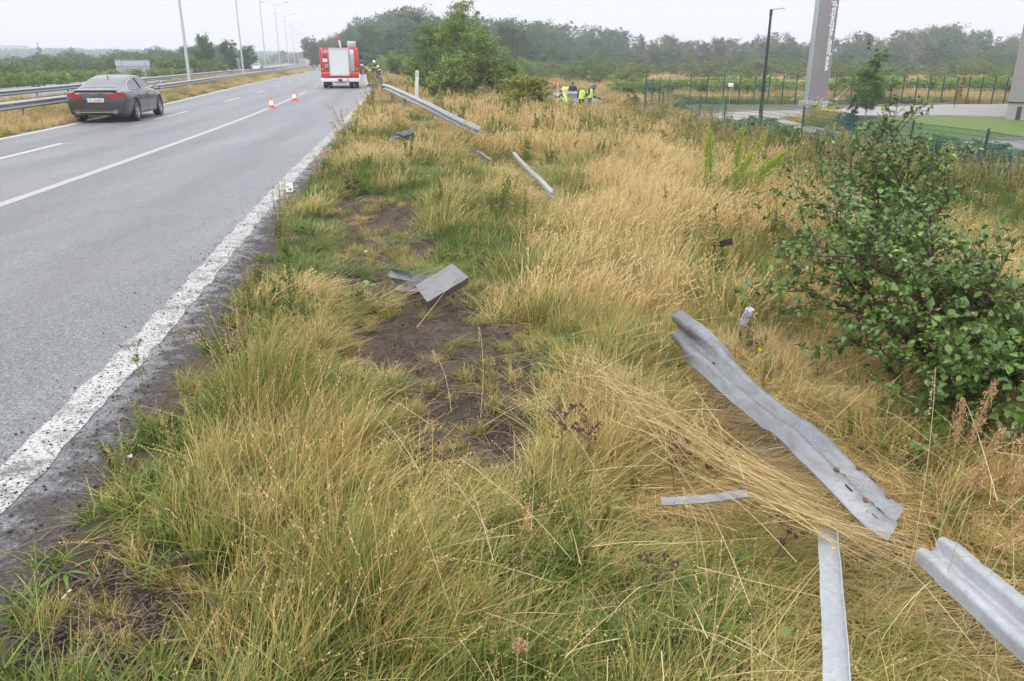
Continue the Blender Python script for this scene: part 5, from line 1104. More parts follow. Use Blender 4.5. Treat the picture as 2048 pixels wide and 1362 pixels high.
for k, (px, py, s) in enumerate(js):
    p = G(px, py, ZY)
    if jp is None: jp = low(px, py, 1.0, .5, L_JUN, 'x', 40, 'creeping_juniper', 5200, .045, flat=.35); o = jp
    else: o = copy_tree(jp)
    o.location = (p.x, p.y, ZY); o.rotation_euler.z = k * 1.3; o.scale = (s * .85, s * .75, 1.0 + .2 * (k % 3)); o['label'] = 'creeping green juniper spreading along the front mesh fence'; o['group'] = 'creeping junipers along the fence'
r = np.random.default_rng(50); p = G(1698, 262, ZY); B = [(0, 0, z, .62 * (1 - z / 1.9), .62 * (1 - z / 1.9), .16) for z in np.linspace(.15, 1.5, 8)]
o = plant('dwarf_spruce', r, 1.6, B, leafmat('spruce_needles', [(0, (.012, .03, .02)), (1, (.04, .08, .045))]), 90, 4200, .035, .03, label='dark dwarf spruce standing behind the front fence', cat_='conifer'); o.location = (p.x, p.y, ZY)
r = np.random.default_rng(51); p = G(1731, 238, ZY); B = [(r.normal(0, .3), r.normal(0, .2), z, .75 * (1.2 - abs(z - 1.6) / 2.2), .7 * (1.2 - abs(z - 1.6) / 2.2), .4) for z in np.linspace(.9, 4.0, 11)]
o = plant('birch_tree', r, 4.3, B, leafmat('young_birch_leaves', [(0, (.07, .14, .025)), (1, (.17, .27, .06))]), 170, 13000, .06, .045, BIRCHB, label='young green birch tree on the lawn right of the pylon', cat_='tree', cr=.34); o.location = (p.x, p.y, ZY)
r = np.random.default_rng(52); p = G(1908, 216, ZY); B = [(.16 * z, 0, z, .26, .26, .25) for z in np.linspace(.5, 2.3, 8)]
o = plant('young_tree', r, 2.5, B, leafmat('yellowing_leaves', [(0, (.16, .14, .03)), (1, (.34, .26, .06))]), 60, 900, .05, .025, label='thin young tree with yellow-brown leaves by the yard road', cat_='tree'); o.location = (p.x, p.y, ZY)
low(1848, 214, .5, .5, L_LIGHT, 'little round shrub on the kerb between yard and back fence', 53, 'round_shrub', 700, .04)
o = low(1358, 236, .5, 1.3, L_BUSH, 'thin dark shrub inside the fence corner', 54, 'round_shrub', 1300, .04)
o = low(1425, 240, .8, 1.7, L_BUSH, 'sparse twiggy shrub with fine leaves behind the fence', 55, 'round_shrub', 900, .035)

# ------------------------------------------------------------------ foreground shrubs with real leaves
def leaf_template():
    xs_ = [(0, 0, 0), (.25, .30, .05), (.25, 0, -.02), (.25, -.30, .05), (.6, .34, .03), (.6, 0, -.05), (.6, -.34, .03), (1, 0, -.14), (-.22, 0, 0)]
    f = [(0, 2, 1, 1), (0, 3, 2, 2), (1, 2, 5, 4), (2, 3, 6, 5), (4, 5, 7, 7), (5, 6, 7, 7)]
    return np.array(xs_), f
LT, LF_ = leaf_template()
def leafy_bush(name, base, branches, seed, label, ls=.041, twig_len=.45, dens=34, leafm=L_APPLE, cat_='shrub'):
    """branches: list of (end point, thickness); each grows side twigs carrying folded leaves"""
    r = np.random.default_rng(seed); root = empty(name, base, 0, label, cat_); mb = MB(); LP, LD, LS, LC = [], [], [], []
    base = Vector(base)
    def grow(s, e, rad, lev, bend):
        s, e = Vector(s), Vector(e); n = 7; L = (e - s).length; side = Vector(r.normal(size=3)) * L * .06; pts = []
        for i in range(n + 1):
            t = i / n; pts.append(s.lerp(e, t) + Vector((0, 0, bend * L * math.sin(math.pi * t * .9))) + side * math.sin(t * math.pi))
        mb.tube(pts, [rad * (1 - .8 * i / n) for i in range(n + 1)], 5, caps=False)
        if lev < 2:
            k = int((3 if lev == 0 else 2) + L * (9 if lev == 0 else 5))
            for j in range(k):
                t = r.uniform(.22, 1); i = min(n - 1, int(t * n)); q0 = pts[i].lerp(pts[i + 1], t * n - i); d = (pts[i + 1] - pts[i]).normalized()
                o = Vector(r.normal(size=3)); o = (o - d * o.dot(d)).normalized(); dd = (d * r.uniform(.4, 1.0) + o * .8 + Vector((0, 0, .25))).normalized(); ln = twig_len * r.uniform(.35, 1) * (1 if lev == 0 else .5)
                grow(q0, q0 + dd * ln, rad * .45, lev + 1, .05)
        if lev >= 1 or True:
            m = int(L * dens * (.55 if lev == 0 else 1)) + 2
            for j in range(m):
                t = r.uniform(.45 if lev == 0 else .1, 1.02); i = min(n - 1, int(t * n)); q0 = pts[i].lerp(pts[i + 1], min(1, t * n - i)); d = (pts[i + 1] - pts[i]).normalized()
                o = Vector(r.normal(size=3)); o = (o - d * o.dot(d)).normalized(); LP.append(q0); LD.append((d * .5 + o + Vector((0, 0, .15))).normalized()); LS.append(ls * r.uniform(.45, 1.5)); LC.append(min(1, max(0, r.normal(.42, .13) + (.35 if (t > .93 and lev > 0 and r.random() < .5) else 0))))
    for e, rad, bend in branches: grow((0, 0, 0), Vector(e) - base, rad, 0, bend)
    mb.build('branches', TWIG, root, 60, fix=False)
    P_ = np.array([list(p) for p in LP]); Dv = np.array([list(p) for p in LD]); n = len(P_); up = r.normal(size=(n, 3)) * .45; up[:, 2] += 1; sd = unit(np.cross(Dv, up)); nn = unit(np.cross(sd, Dv)); S = np.array(LS)[:, None, None]
    V = P_[:, None] + S * (LT[None, :, 0:1] * Dv[:, None] + LT[None, :, 1:2] * sd[:, None] + LT[None, :, 2:3] * nn[:, None] * r.uniform(.3, 2.2, (n, 1, 1)))
    k = len(LT); V = V.reshape(-1, 3); Fs = []
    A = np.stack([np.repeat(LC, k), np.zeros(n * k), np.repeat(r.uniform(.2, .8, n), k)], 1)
    me = bpy.data.meshes.new('leaves'); offs = (np.arange(n) * k)
    tri = [(0, 2, 1), (0, 3, 2), (1, 2, 5), (1, 5, 4), (2, 3, 6), (2, 6, 5), (4, 5, 7), (5, 6, 7)]; F = (offs[:, None, None] + np.array(tri)[None]).reshape(-1, 3)
    fastmesh('leaves', V, F, leafm, A, root, smooth=True); return root, n
b1 = Vector((3.15, 4.35, T(3.15, 4.35)))
def tip(px, py, d): return tuple(D(px, py, d))
br1 = [(tip(1590, 500, 5.6), .016, .10), (tip(1610, 590, 5.3), .014, .06), (tip(1650, 525, 5.3), .016, .12), (tip(1700, 690, 4.8), .014, .08), (tip(1740, 540, 5.0), .018, .12), (tip(1800, 500, 5.4), .018, .12), (tip(1850, 520, 4.9), .018, .12),
       (tip(1900, 560, 4.6), .018, .12), (tip(1980, 540, 4.6), .018, .10), (tip(2060, 520, 4.4), .018, .1), (tip(1790, 620, 4.6), .014, .08), (tip(1880, 640, 4.3), .014, .08), (tip(1980, 640, 4.1), .014, .08), (tip(1760, 780, 4.4), .012, .1),
       (tip(1840, 760, 4.1), .012, .1), (tip(1930, 740, 3.9), .012, .1), (tip(2030, 720, 3.8), .012, .1), (tip(2120, 620, 4.1), .016, .1), (tip(2150, 760, 3.8), .012, .1), (tip(1850, 850, 4.0), .010, .1), (tip(1960, 850, 3.8), .010, .1), (tip(2060, 840, 3.6), .010, .1), (tip(2130, 560, 4.9), .016, .1), (tip(1960, 600, 5.2), .016, .1), (tip(1720, 610, 5.1), .014, .1), (tip(1690, 470, 5.9), .014, .1)]
leafy_bush('glossy_shrub', b1, br1, 61, 'dense dark green glossy shrub filling the right edge above the reed plumes', dens=38)
b2 = Vector((3.6, 7.1, T(3.6, 7.1)))
br2 = [(tip(1785, 262, 7.2), .016, 0), (tip(1765, 300, 7.0), .014, 0), (tip(1815, 290, 7.1), .014, 0), (tip(1735, 290, 7.1), .012, .04), (tip(1700, 350, 6.9), .012, .05), (tip(1860, 330, 7.2), .012, .04), (tip(1790, 340, 6.8), .014, 0), (tip(1730, 400, 6.7), .012, .06),
       (tip(1840, 400, 6.8), .012, .05), (tip(1880, 430, 6.9), .012, .08), (tip(1690, 420, 6.8), .012, .08), (tip(1910, 470, 6.7), .010, .1), (tip(1640, 440, 6.9), .012, .1), (tip(1600, 400, 7.4), .010, .12), (tip(1770, 450, 6.5), .012, .05), (tip(1660, 480, 6.6), .010, .1), (tip(1840, 470, 6.5), .010, .1)]
leafy_bush('glossy_shrub', b2, br2, 62, 'tall upright shrub with pale shoot tips rising in front of the mesh fence', ls=.038, dens=27, leafm=leafmat('bright_shrub_leaves', [(0, (.05, .11, .022)), (.45, (.10, .19, .035)), (.8, (.17, .27, .05)), (1, (.34, .42, .09))], .2, .4, .0, spec=.5))

for p in P_FOR + P_BUSH + P_LITE:
    if p.name not in used:
        for c in list(p.children): bpy.data.objects.remove(c)
        bpy.data.objects.remove(p)

# ------------------------------------------------------------------ grass
def grassmat():
    q = N('grass_blades'); at = q.n('ShaderNodeVertexColor', layer_name='col').outputs['Color']; s_ = q.n('ShaderNodeSeparateColor'); q.t.links.new(at, s_.inputs[0])
    ia = q.n('ShaderNodeAttribute', attribute_type='INSTANCER', attribute_name='dry'); ib = q.n('ShaderNodeAttribute', attribute_type='INSTANCER', attribute_name='tone')
    f = q.math('ADD', q.math('ADD', q.math('MULTIPLY', s_.outputs['Red'], .78), q.math('MULTIPLY', q.math('SUBTRACT', ia.outputs['Fac'], .58), 1.1)), q.math('MULTIPLY', s_.outputs['Green'], .22))
    f = q.math('ADD', f, q.math('MULTIPLY', q.math('SUBTRACT', q.noise(1.7, 3), .5), .5))
    c = q.ramp(f, [(0, (.10, .16, .028)), (.22, (.18, .245, .045)), (.42, (.30, .31, .072)), (.60, (.46, .355, .125)), (.80, (.63, .46, .19)), (1, (.71, .56, .30))])
    red = q.math('MULTIPLY', q.math('SUBTRACT', ib.outputs['Fac'], .45), 1.5, True)
    c = q.mix(q.math('MULTIPLY', red, .35), c, q.mix(1.0, c, (1.1, .74, .58), 'MULTIPLY'))
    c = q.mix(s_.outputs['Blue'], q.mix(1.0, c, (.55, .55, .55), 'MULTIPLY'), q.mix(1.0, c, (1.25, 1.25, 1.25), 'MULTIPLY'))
    b = q.bsdf(c, .5, 0, None, .35); t = q.n('ShaderNodeBsdfTranslucent'); q.t.links.new(c, t.inputs['Color']); m = q.n('ShaderNodeMixShader'); m.inputs[0].default_value = .30
    q.t.links.new(b.outputs[0], m.inputs[1]); q.t.links.new(t.outputs[0], m.inputs[2]); q.t.links.new(m.outputs[0], q.o.inputs['Surface']); return q.m
GRASS = grassmat()
def tuft(seed, n, L, rad, w_, lean, bend, spread, segs=5, red=(.0, 1.0), heads=0, hw=.006, kink=0.0):
    r = np.random.default_rng(seed); ph = r.uniform(0, 6.28, n); rr = rad * np.sqrt(r.uniform(0, 1, n)); bx, by = rr * np.cos(ph), rr * np.sin(ph)
    az = r.normal(0, spread, n); Ls = r.uniform(L[0], L[1], n) * r.uniform(.75, 1.1, n); t0 = r.normal(lean[0], lean[1], n); t1 = r.uniform(bend[0], bend[1], n)
    if kink: k_ = r.random(n) < kink; t1 = np.where(k_, t1 + 1.4, t1)
    ts = np.linspace(0, 1, segs + 1); P = np.zeros((n, segs + 1, 3)); P[:, 0] = np.stack([bx, by, np.full(n, -.02)], 1); P[:, 0, 2] += 0
    for i in range(segs):
        th = np.clip(t0 + t1 * ts[i] ** 1.3, -.4, 2.0); d = Ls / segs; P[:, i + 1] = P[:, i] + np.stack([np.sin(th) * np.cos(az) * d, np.sin(th) * np.sin(az) * d, np.cos(th) * d], 1)
    sa = az + np.pi / 2 + r.normal(0, .7, n); sd = np.stack([np.cos(sa), np.sin(sa), r.normal(0, .2, n)], 1)
    wd = w_ * r.uniform(.6, 1.4, n); prof = np.array([1 - .35 * t - .55 * t ** 3 for t in ts]); prof[-1] = .08
    Vl = P - sd[:, None] * (wd[:, None] * prof[None])[..., None]; Vr = P + sd[:, None] * (wd[:, None] * prof[None])[..., None]
    V = np.stack([Vl, Vr], 2).reshape(-1, 3); m = 2 * (segs + 1); off = np.arange(n) * m
    q_ = np.array([(2 * i, 2 * i + 1, 2 * i + 3, 2 * i + 2) for i in range(segs)]); F = (off[:, None, None] + q_[None]).reshape(-1, 4)
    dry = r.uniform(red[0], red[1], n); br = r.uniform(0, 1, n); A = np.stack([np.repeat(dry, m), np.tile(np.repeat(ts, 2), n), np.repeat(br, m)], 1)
    if heads:
        idx = r.choice(n, heads, replace=False); tip_ = P[idx, -1]; dr = unit(P[idx, -1] - P[idx, -2]); k = 14
        C = (tip_[:, None] - dr[:, None] * (np.linspace(0, .13, k)[None, :, None])) + r.normal(0, .004, (heads, k, 3)); C = C.reshape(-1, 3); a = unit(np.repeat(dr, k, 0) + r.normal(0, .35, (heads * k, 3))); b = unit(np.cross(a, r.normal(size=(heads * k, 3))))
        V2, F2 = quads(C, a, b, np.full(len(C), hw) * r.uniform(.7, 1.5, len(C)), .4, 0); V3 = np.concatenate([V, V2]); F = np.concatenate([F, F2 + len(V)]); V = V3
        A = np.concatenate([A, np.stack([np.full(len(V2), .95), np.full(len(V2), 1.), r.uniform(.3, .9, len(V2))], 1)])
    return fastmesh('tuft', V, F, GRASS, A, False)
src = {}
def bank(key, fns):
    c = bpy.data.collections.new(key); src[key] = c
    for i, me in enumerate(fns): o = bpy.data.objects.new('tuft_%02d' % i, me); c.objects.link(o)
    return c
# close range (fine blades)
bank('near', [tuft(1, 95, (.22, .46), .09, .0022, (.25, .3), (.2, 1.2), .75, 6), tuft(2, 90, (.2, .42), .10, .0024, (.3, .35), (.2, 1.4), 1.3, 6), tuft(3, 95, (.28, .5), .08, .0020, (.5, .3), (.1, 1.0), .6, 6),
              tuft(4, 55, (.18, .36), .08, .0042, (.2, .3), (.2, 1.3), 2.2, 6, (0, .45)), tuft(5, 46, (.2, .4), .08, .0050, (.15, .25), (.3, 1.6), 2.5, 6, (0, .5)),
              tuft(6, 52, (.30, .60), .09, .0019, (.4, .35), (.1, .9), 1.2, 6, (.5, 1), 6, .005), tuft(7, 75, (.25, .55), .12, .0019, (1.25, .22), (.0, .35), 1.8, 5, (.55, 1), 0, kink=.1), tuft(8, 80, (.25, .5), .13, .0019, (1.35, .18), (-.1, .3), .5, 5, (.45, 1)),
              tuft(9, 28, (.45, .8), .06, .0015, (.25, .3), (.2, .9), 1.5, 7, (.55, 1), 9, .0055), tuft(10, 45, (.12, .28), .08, .0022, (.5, .5), (.6, 1.8), 3, 5, (.1, .9), kink=.3)])
# 6-16 m
bank('middle', [tuft(21, 115, (.3, .5), .17, .0030, (.3, .3), (.2, 1.1), .8, 5), tuft(22, 115, (.25, .45), .19, .0032, (.4, .3), (.3, 1.1), 1.0, 5), tuft(23, 90, (.22, .4), .16, .0048, (.2, .3), (.3, 1.4), 2.4, 5, (0, .5)),
                tuft(24, 100, (.4, .75), .17, .0029, (.45, .3), (.2, .9), .7, 6, (.45, 1), 22, .009), tuft(25, 120, (.35, .6), .22, .0030, (1.1, .3), (.0, .5), .9, 5, (.5, 1)), tuft(26, 85, (.45, .8), .16, .0028, (.3, .25), (.3, 1.1), .6, 6, (.5, 1), 26, .010)])
# beyond
bank('distant', [tuft(31, 220, (.35, .6), .5, .0055, (.3, .3), (.3, .9), 1.2, 4), tuft(32, 200, (.3, .55), .5, .006, (.3, .3), (.3, .9), 2, 4, (0, .6)), tuft(33, 220, (.45, .8), .5, .005, (.35, .3), (.2, .8), .8, 4, (.45, 1), 50, .02), tuft(34, 200, (.4, .7), .5, .0055, (.25, .3), (.2, .7), 2, 4, (.3, .9), 60, .022)])
def herb(seed, h, n, ns, size, drange, wr=.45, rad=.1):
    """leafy forb clump: thin stems with leaves or seed fluff towards the top"""
    r = np.random.default_rng(seed); me_v, me_f, me_a = [], [], []; o = 0
    for k in range(ns):
        a = r.uniform(0, 6.28); b0 = np.array([rad * r.random() * math.cos(a), rad * r.random() * math.sin(a), 0]); hh = h * r.uniform(.6, 1.1); ln = r.normal(0, .15, 2) * hh; t = np.linspace(0, 1, 5)[:, None]; p = b0 + np.concatenate([ln[None] * t ** 1.5, hh * t], 1)
        sd = np.array([math.cos(a), math.sin(a), 0]) * .0022 * (rad / .1) ** .5; me_v.append(np.stack([p - sd, p + sd], 1).reshape(-1, 3)); me_f.append(o + np.array([(2 * i, 2 * i + 1, 2 * i + 3, 2 * i + 2) for i in range(4)])); me_a.append(np.tile([[.55, .3, .2]], (10, 1))); o += 10
        m = int(n / ns); tt = r.uniform(.15, 1.02, m) ** .7; C = np.stack([np.interp(tt, t[:, 0], p[:, c]) for c in range(3)], 1) + r.normal(0, .02 * (rad / .1), (m, 3)) * (1.25 - tt[:, None]); d = drange[0] + (drange[1] - drange[0]) * np.clip(tt + r.normal(0, .15, m), 0, 1)
        V, F = leafcloud(r, C, size, wr=wr); me_v.append(V); me_f.append(F + o); me_a.append(np.repeat(np.stack([d, tt * 0, r.uniform(.1, .8, m)], 1), 4, 0)); o += len(V)
    return fastmesh('herb', np.concatenate(me_v), np.concatenate(me_f), GRASS, np.concatenate(me_a), False)
bank('herbs', [herb(51, .55, 420, 9, .016, (.0, .25)), herb(52, .65, 420, 9, .013, (.1, .95)), herb(53, .5, 360, 8, .018, (.0, .5), .6), herb(54, .8, 480, 9, .011, (.5, 1.1)), herb(55, .35, 320, 12, .018, (.0, .2), .7)])
GCX = [-300, 300, 600, 900, 1200, 1500, 1800, 2100]; GRY = [150, 200, 300, 400, 500, 650, 800, 1000, 1200, 1400]
DRYT = np.array([[.5, .5, .45, .8, .62, .5, .5, .5], [.5, .45, .38, .68, .42, .30, .20, .20], [.5, .42, .32, .50, .54, .28, .15, .12], [.5, .38, .32, .42, .62, .42, .16, .12], [.45, .34, .32, .42, .56, .60, .28, .10], [.42, .34, .38, .42, .54, .66, .50, .26],
                 [.40, .44, .50, .54, .64, .76, .74, .5], [.34, .42, .50, .46, .50, .66, .82, .78], [.34, .42, .54, .50, .28, .32, .70, .72], [.36, .44, .54, .52, .34, .34, .62, .62]])
HGTT = np.array([[.7, .7, .8, 1.0, .9, .8, .8, .8], [.6, .6, .65, 1.0, .85, .75, .75, .7], [.5, .5, .65, .85, .95, .85, .7, .6], [.5, .45, .65, .8, 1.05, 1.0, .9, .8], [.4, .45, .6, .7, .95, 1.0, .9, .9], [.35, .45, .75, .6, .8, .75, .75, .9],
                 [.35, .45, .9, .6, .75, .6, .6, .8], [.35, .6, 1.0, .75, .8, .55, .6, .9], [.45, .85, 1.0, .75, .75, .65, .7, .75], [.5, .8, .9, .8, .8, .75, .8, .8]])
def lookup(tab, px, py):
    c = np.interp(px, GCX, range(len(GCX))); r = np.interp(py, GRY, range(len(GRY))); c0 = np.minimum(c.astype(int), len(GCX) - 2); r0 = np.minimum(r.astype(int), len(GRY) - 2); fc, fr = c - c0, r - r0
    return (tab[r0, c0] * (1 - fc) + tab[r0, c0 + 1] * fc) * (1 - fr) + (tab[r0 + 1, c0] * (1 - fc) + tab[r0 + 1, c0 + 1] * fc) * fr
def scatter(name, key, P, rz, tilt, scl, idx, dry, tone, label):
    me = bpy.data.meshes.new(name); me.vertices.add(len(P)); me.vertices.foreach_set('co', np.ascontiguousarray(P, np.float32).ravel())
    a = me.attributes.new('rot', 'FLOAT_VECTOR', 'POINT'); a.data.foreach_set('vector', np.stack([tilt * 0, tilt, rz], 1).astype(np.float32).ravel())
    a = me.attributes.new('scl', 'FLOAT_VECTOR', 'POINT'); a.data.foreach_set('vector', np.ascontiguousarray(scl, np.float32).ravel())
    for nm, v in (('dry', dry), ('tone', tone)): a = me.attributes.new(nm, 'FLOAT', 'POINT'); a.data.foreach_set('value', np.ascontiguousarray(v, np.float32))
    a = me.attributes.new('idx', 'INT', 'POINT'); a.data.foreach_set('value', np.ascontiguousarray(idx, np.int32))
    o = link_mesh(name, me); tag(o, label, 'grass', kind='stuff')
    g = bpy.data.node_groups.new(name, 'GeometryNodeTree'); g.interface.new_socket('Geometry', in_out='INPUT', socket_type='NodeSocketGeometry'); g.interface.new_socket('Geometry', in_out='OUTPUT', socket_type='NodeSocketGeometry')
    n = g.nodes; i_ = n.new('NodeGroupInput'); o_ = n.new('NodeGroupOutput'); ci = n.new('GeometryNodeCollectionInfo'); ci.inputs['Collection'].default_value = src[key]; ci.inputs['Separate Children'].default_value = True; ci.inputs['Reset Children'].default_value = True
    io = n.new('GeometryNodeInstanceOnPoints'); io.inputs['Pick Instance'].default_value = True
    def att(nm, ty): x = n.new('GeometryNodeInputNamedAttribute'); x.data_type = ty; x.inputs['Name'].default_value = nm; return [s for s in x.outputs if s.enabled and s.name == 'Attribute'][0]
    L = g.links.new; L(i_.outputs[0], io.inputs['Points']); L(ci.outputs[0], io.inputs['Instance']); L(att('idx', 'INT'), io.inputs['Instance Index'])
    e2r = n.new('FunctionNodeEulerToRotation'); L(att('rot', 'FLOAT_VECTOR'), e2r.inputs[0]); L(e2r.outputs[0], io.inputs['Rotation']); L(att('scl', 'FLOAT_VECTOR'), io.inputs['Scale']); L(io.outputs[0], o_.inputs[0])
    md = o.modifiers.new('scatter', 'NODES'); md.node_group = g; return o
def pts_region(r, n, x0, x1, y0, y1):
    return r.uniform(x0, x1, n), r.uniform(y0, y1, n)
# beams keep their strip of ground free of tall grass
CLEAR = [([(1435, 738), (1552, 842), (1650, 925), (1790, 1053)], .17), ([(1850, 1092), (1975, 1195), (2160, 1350)], .15), ([(1655, 1058), (1664, 1200), (1676, 1440)], .06), ([(842, 588), (920, 540)], .13), ([(782, 556), (842, 566)], .10), ([(1322, 1004), (1496, 986)], .04)]
CW = []
for pl, wd in CLEAR:
    a = [G(x, y, 0.0) for x, y in pl]; CW.append((a, wd))
CW.append(([Vector((p.x - .12, p.y - .9, 0)) for p in RAILPATH], .75)); CW.append(([Vector((p.x, p.y - .25, 0)) for p in (G(1030, 308, .12), G(1108, 388, .12))], .22))
def beamdist(x, y):
    best = np.full(np.shape(x), 9.0); side = np.zeros(np.shape(x))
    for a, wd in CW:
        for p, q_ in zip(a, a[1:]):
            dx, dy = q_.x - p.x, q_.y - p.y; t = np.clip(((x - p.x) * dx + (y - p.y) * dy) / (dx * dx + dy * dy), 0, 1); d = np.hypot(x - p.x - t * dx, y - p.y - t * dy) - wd
            best = np.minimum(best, d)
    return best
def verge(r, n, y0, y1, x0f, x1, kinds, name, key, label, zs=1.0, infront=True):
    x, y = pts_region(r, n, -12, x1, y0, y1); x = np.where(True, x, x)
    u = x - xr(y); k = (u > .20) & (x > x0f)
    x, y, u = x[k], y[k], u[k]; z = terrain(x, y); px, py, f = proj(x, y, z); k = (f > .3) & (px > -260) & (px < 2300) & (py < 1640) & (py > 60)
    x, y, u, z, px, py = x[k], y[k], u[k], z[k], px[k], py[k]
    b = bare(x, y); keep = r.random(len(x)) > b * 1.0 - .015; bd = beamdist(x, y); keep &= ~((bd < 0) & ((y < 6.2) | (r.random(len(x)) < .72)))
    keep &= ~((u < .75) & (r.random(len(x)) < .55 + .4 * (fbm(x, y, 1.3, 31) < .5)))
    # yard region stays free
    fx = np.interp(y, [20, 24, 50, 51], [14.2, 12.6, 8.3, 60]); keep &= ~((x > fx + .1) & (y > 18) & (y < 70) & (x > np.interp(y, [49, 63], [7.6, 12.5]))) 
    x, y, u, z, px, py, b, bd = [v[keep] for v in (x, y, u, z, px, py, b, bd)]; n = len(x)
    dry = np.clip(lookup(DRYT, px, py) + (fbm(x, y, .9, 14) - .48) * .75 + (fbm(x, y, .33, 24, 2) - .4) * .5 + r.normal(0, .09, n), .10, 1.05); h = np.where((y > 38) & (x > -1) & (x < 8), .6, 1) * lookup(HGTT, px, py) * (.45 + 1.05 * fbm(x, y, 1.6, 15)) * r.uniform(.7, 1.25, n)
    bf = np.maximum(bare(x, y + .3), np.maximum(bare(x, y + .6), bare(x, y + .9) * .8)) * (px > 520); h = h * (1 - .5 * b) * (1 - .5 * bf) * np.where(u < .9, .62, 1); nearb = sm((bd + .02) / .5); h = h * (.42 + .58 * nearb)
    flow = np.interp(px, [0, 500, 900, 1300, 1700], [.9, .85, .8, .6, -.3]) + (fbm(x, y, .8, 17) - .5) * np.interp(px, [0, 900, 1300, 2000], [1.3, 2.0, 4.0, 6.5]) + r.normal(0, .6, n)
    matt = np.clip(np.interp(px, [700, 1100, 1400, 2100], [.05, .25, .6, .5]) * np.interp(py, [300, 600, 1100, 1300], [.3, 1, 1, .5]) + .5 * (nearb < .6) + b * .3, 0, .95)
    idx = kinds(r, n, dry, matt, u, px, py)
    tone = np.clip(fbm(x, y, 1.1, 19) + r.normal(0, .15, n) + .12 * (px < 1000) * (py > 700), 0, 1)
    return scatter(name, key, np.stack([x, y, z], 1), flow, r.normal(0, .1, n), np.stack([zs * (.85 + .15 * h), zs * (.85 + .15 * h), h], 1), idx, dry, tone, label)
def kinds_near(r, n, dry, matt, u, px, py):
    k = np.where(r.random(n) < np.clip(1.25 - dry * 1.9, .06, .8), r.choice([3, 4], n), r.choice([0, 1, 2, 5, 8], n, p=[.28, .26, .26, .13, .07]))
    k = np.where(r.random(n) < matt, r.choice([6, 7, 9], n, p=[.4, .35, .25]), k); return np.where((u < .95) & (r.random(n) < .7), r.choice([3, 4, 9], n), k)
def kinds_mid(r, n, dry, matt, u, px, py):
    k = np.where(r.random(n) < np.clip(1.2 - dry * 1.9, .05, .8), 2, r.choice([0, 1, 3, 5], n, p=[.3, .25, .25, .2])); k = np.where((dry < .5) & (k >= 3), 1, k); return np.where(r.random(n) < matt * .8, 4, k)
def kinds_far(r, n, dry, matt, u, px, py): return np.where(dry < .42, 1, r.choice([0, 2, 3], n))
rg_ = np.random.default_rng(77)
verge(rg_, 17000, 1.2, 6.2, -3.2, 6.0, kinds_near, 'grass', 'near', 'long wind-swept grass and straw in the foreground of the verge')
verge(rg_, 26000, 6.0, 17, -6, 16, kinds_mid, 'grass', 'middle', 'dry golden grass covering the middle of the slope')
verge(rg_, 13000, 16.5, 46, -12, 30, kinds_far, 'grass', 'distant', 'tall mixed straw and green grass between the road and the mesh fence')
def herbs(r, n, y0, y1, x1, zs, label, zone):
    x, y = pts_region(r, n, -10, x1, y0, y1); u = x - xr(y); z = terrain(x, y); px, py, f = proj(x, y, z); k = (u > .5) & (px > -100) & (px < 2200) & (py < 1500) & (beamdist(x, y) > .12) & (bare(x, y) < .4) & ~((x > np.interp(y, [20, 24, 50, 51], [14.0, 12.4, 8.1, 60])) & (y > 18))
    k &= r.random(n) < zone(px, py) * (fbm(x, y, .7, 61) > .42); x, y, z, px, py = x[k], y[k], z[k], px[k], py[k]; n = len(x); s = zs * r.uniform(.6, 1.15, n)
    scatter('herbs', 'herbs', np.stack([x, y, z], 1), r.uniform(0, 6.28, n), r.normal(0, .12, n), np.stack([s, s, s * r.uniform(.8, 1.1, n)], 1), r.integers(0, 5, n), np.clip(.5 + r.normal(0, .12, n), 0, 1), r.uniform(.2, 1, n), label)
herbs(rg_, 5200, 7, 19, 15, 1.0, 'leafy herbs and seeding weeds mixed into the slope grass', lambda px, py: np.interp(px, [500, 900, 1300, 1700], [.25, .12, .45, .9]) * np.interp(py, [250, 420, 560], [1, .7, .35]))
herbs(rg_, 5200, 18.5, 46, 14, 1.5, 'brown and green weeds between the slope and the mesh fence', lambda px, py: np.interp(px, [700, 1000, 1200, 1700], [.15, .45, .8, .9]))
herbs(rg_, 2600, 2.2, 34, -1.2, .55, 'low green herbs lining the verge beside the asphalt', lambda px, py: 1.0 * (px < 760))
herbs(rg_, 2600, 1.5, 7, 6, .42, 'small green weeds between the foreground grasses', lambda px, py: np.interp(px, [300, 900, 1200, 1500], [.6, .4, .9, .5]))
# thin dead litter on the bare soil
def litter(r, n):
    x, y = pts_region(r, n, -2.2, 2.2, 1.5, 11); b = bare(x, y); u = x - xr(y); k = (b > .5) & (u > .55) & (fbm(x, y, 1.9, 66) > .40) & (beamdist(x, y) > .05); x, y = x[k], y[k]; n = len(x); s = r.uniform(.35, .7, n)
    scatter('grass_litter', 'near', np.stack([x, y, terrain(x, y) + .0], 1), r.uniform(0, 6.28, n), r.normal(0, .1, n), np.stack([s, s, s * .6], 1), r.choice([0, 1, 9, 3, 7], n, p=[.25, .25, .2, .1, .2]), r.uniform(.35, .75, n), r.uniform(.6, 1, n), 'thin dead grass litter on the bare soil')
litter(rg_, 1500)
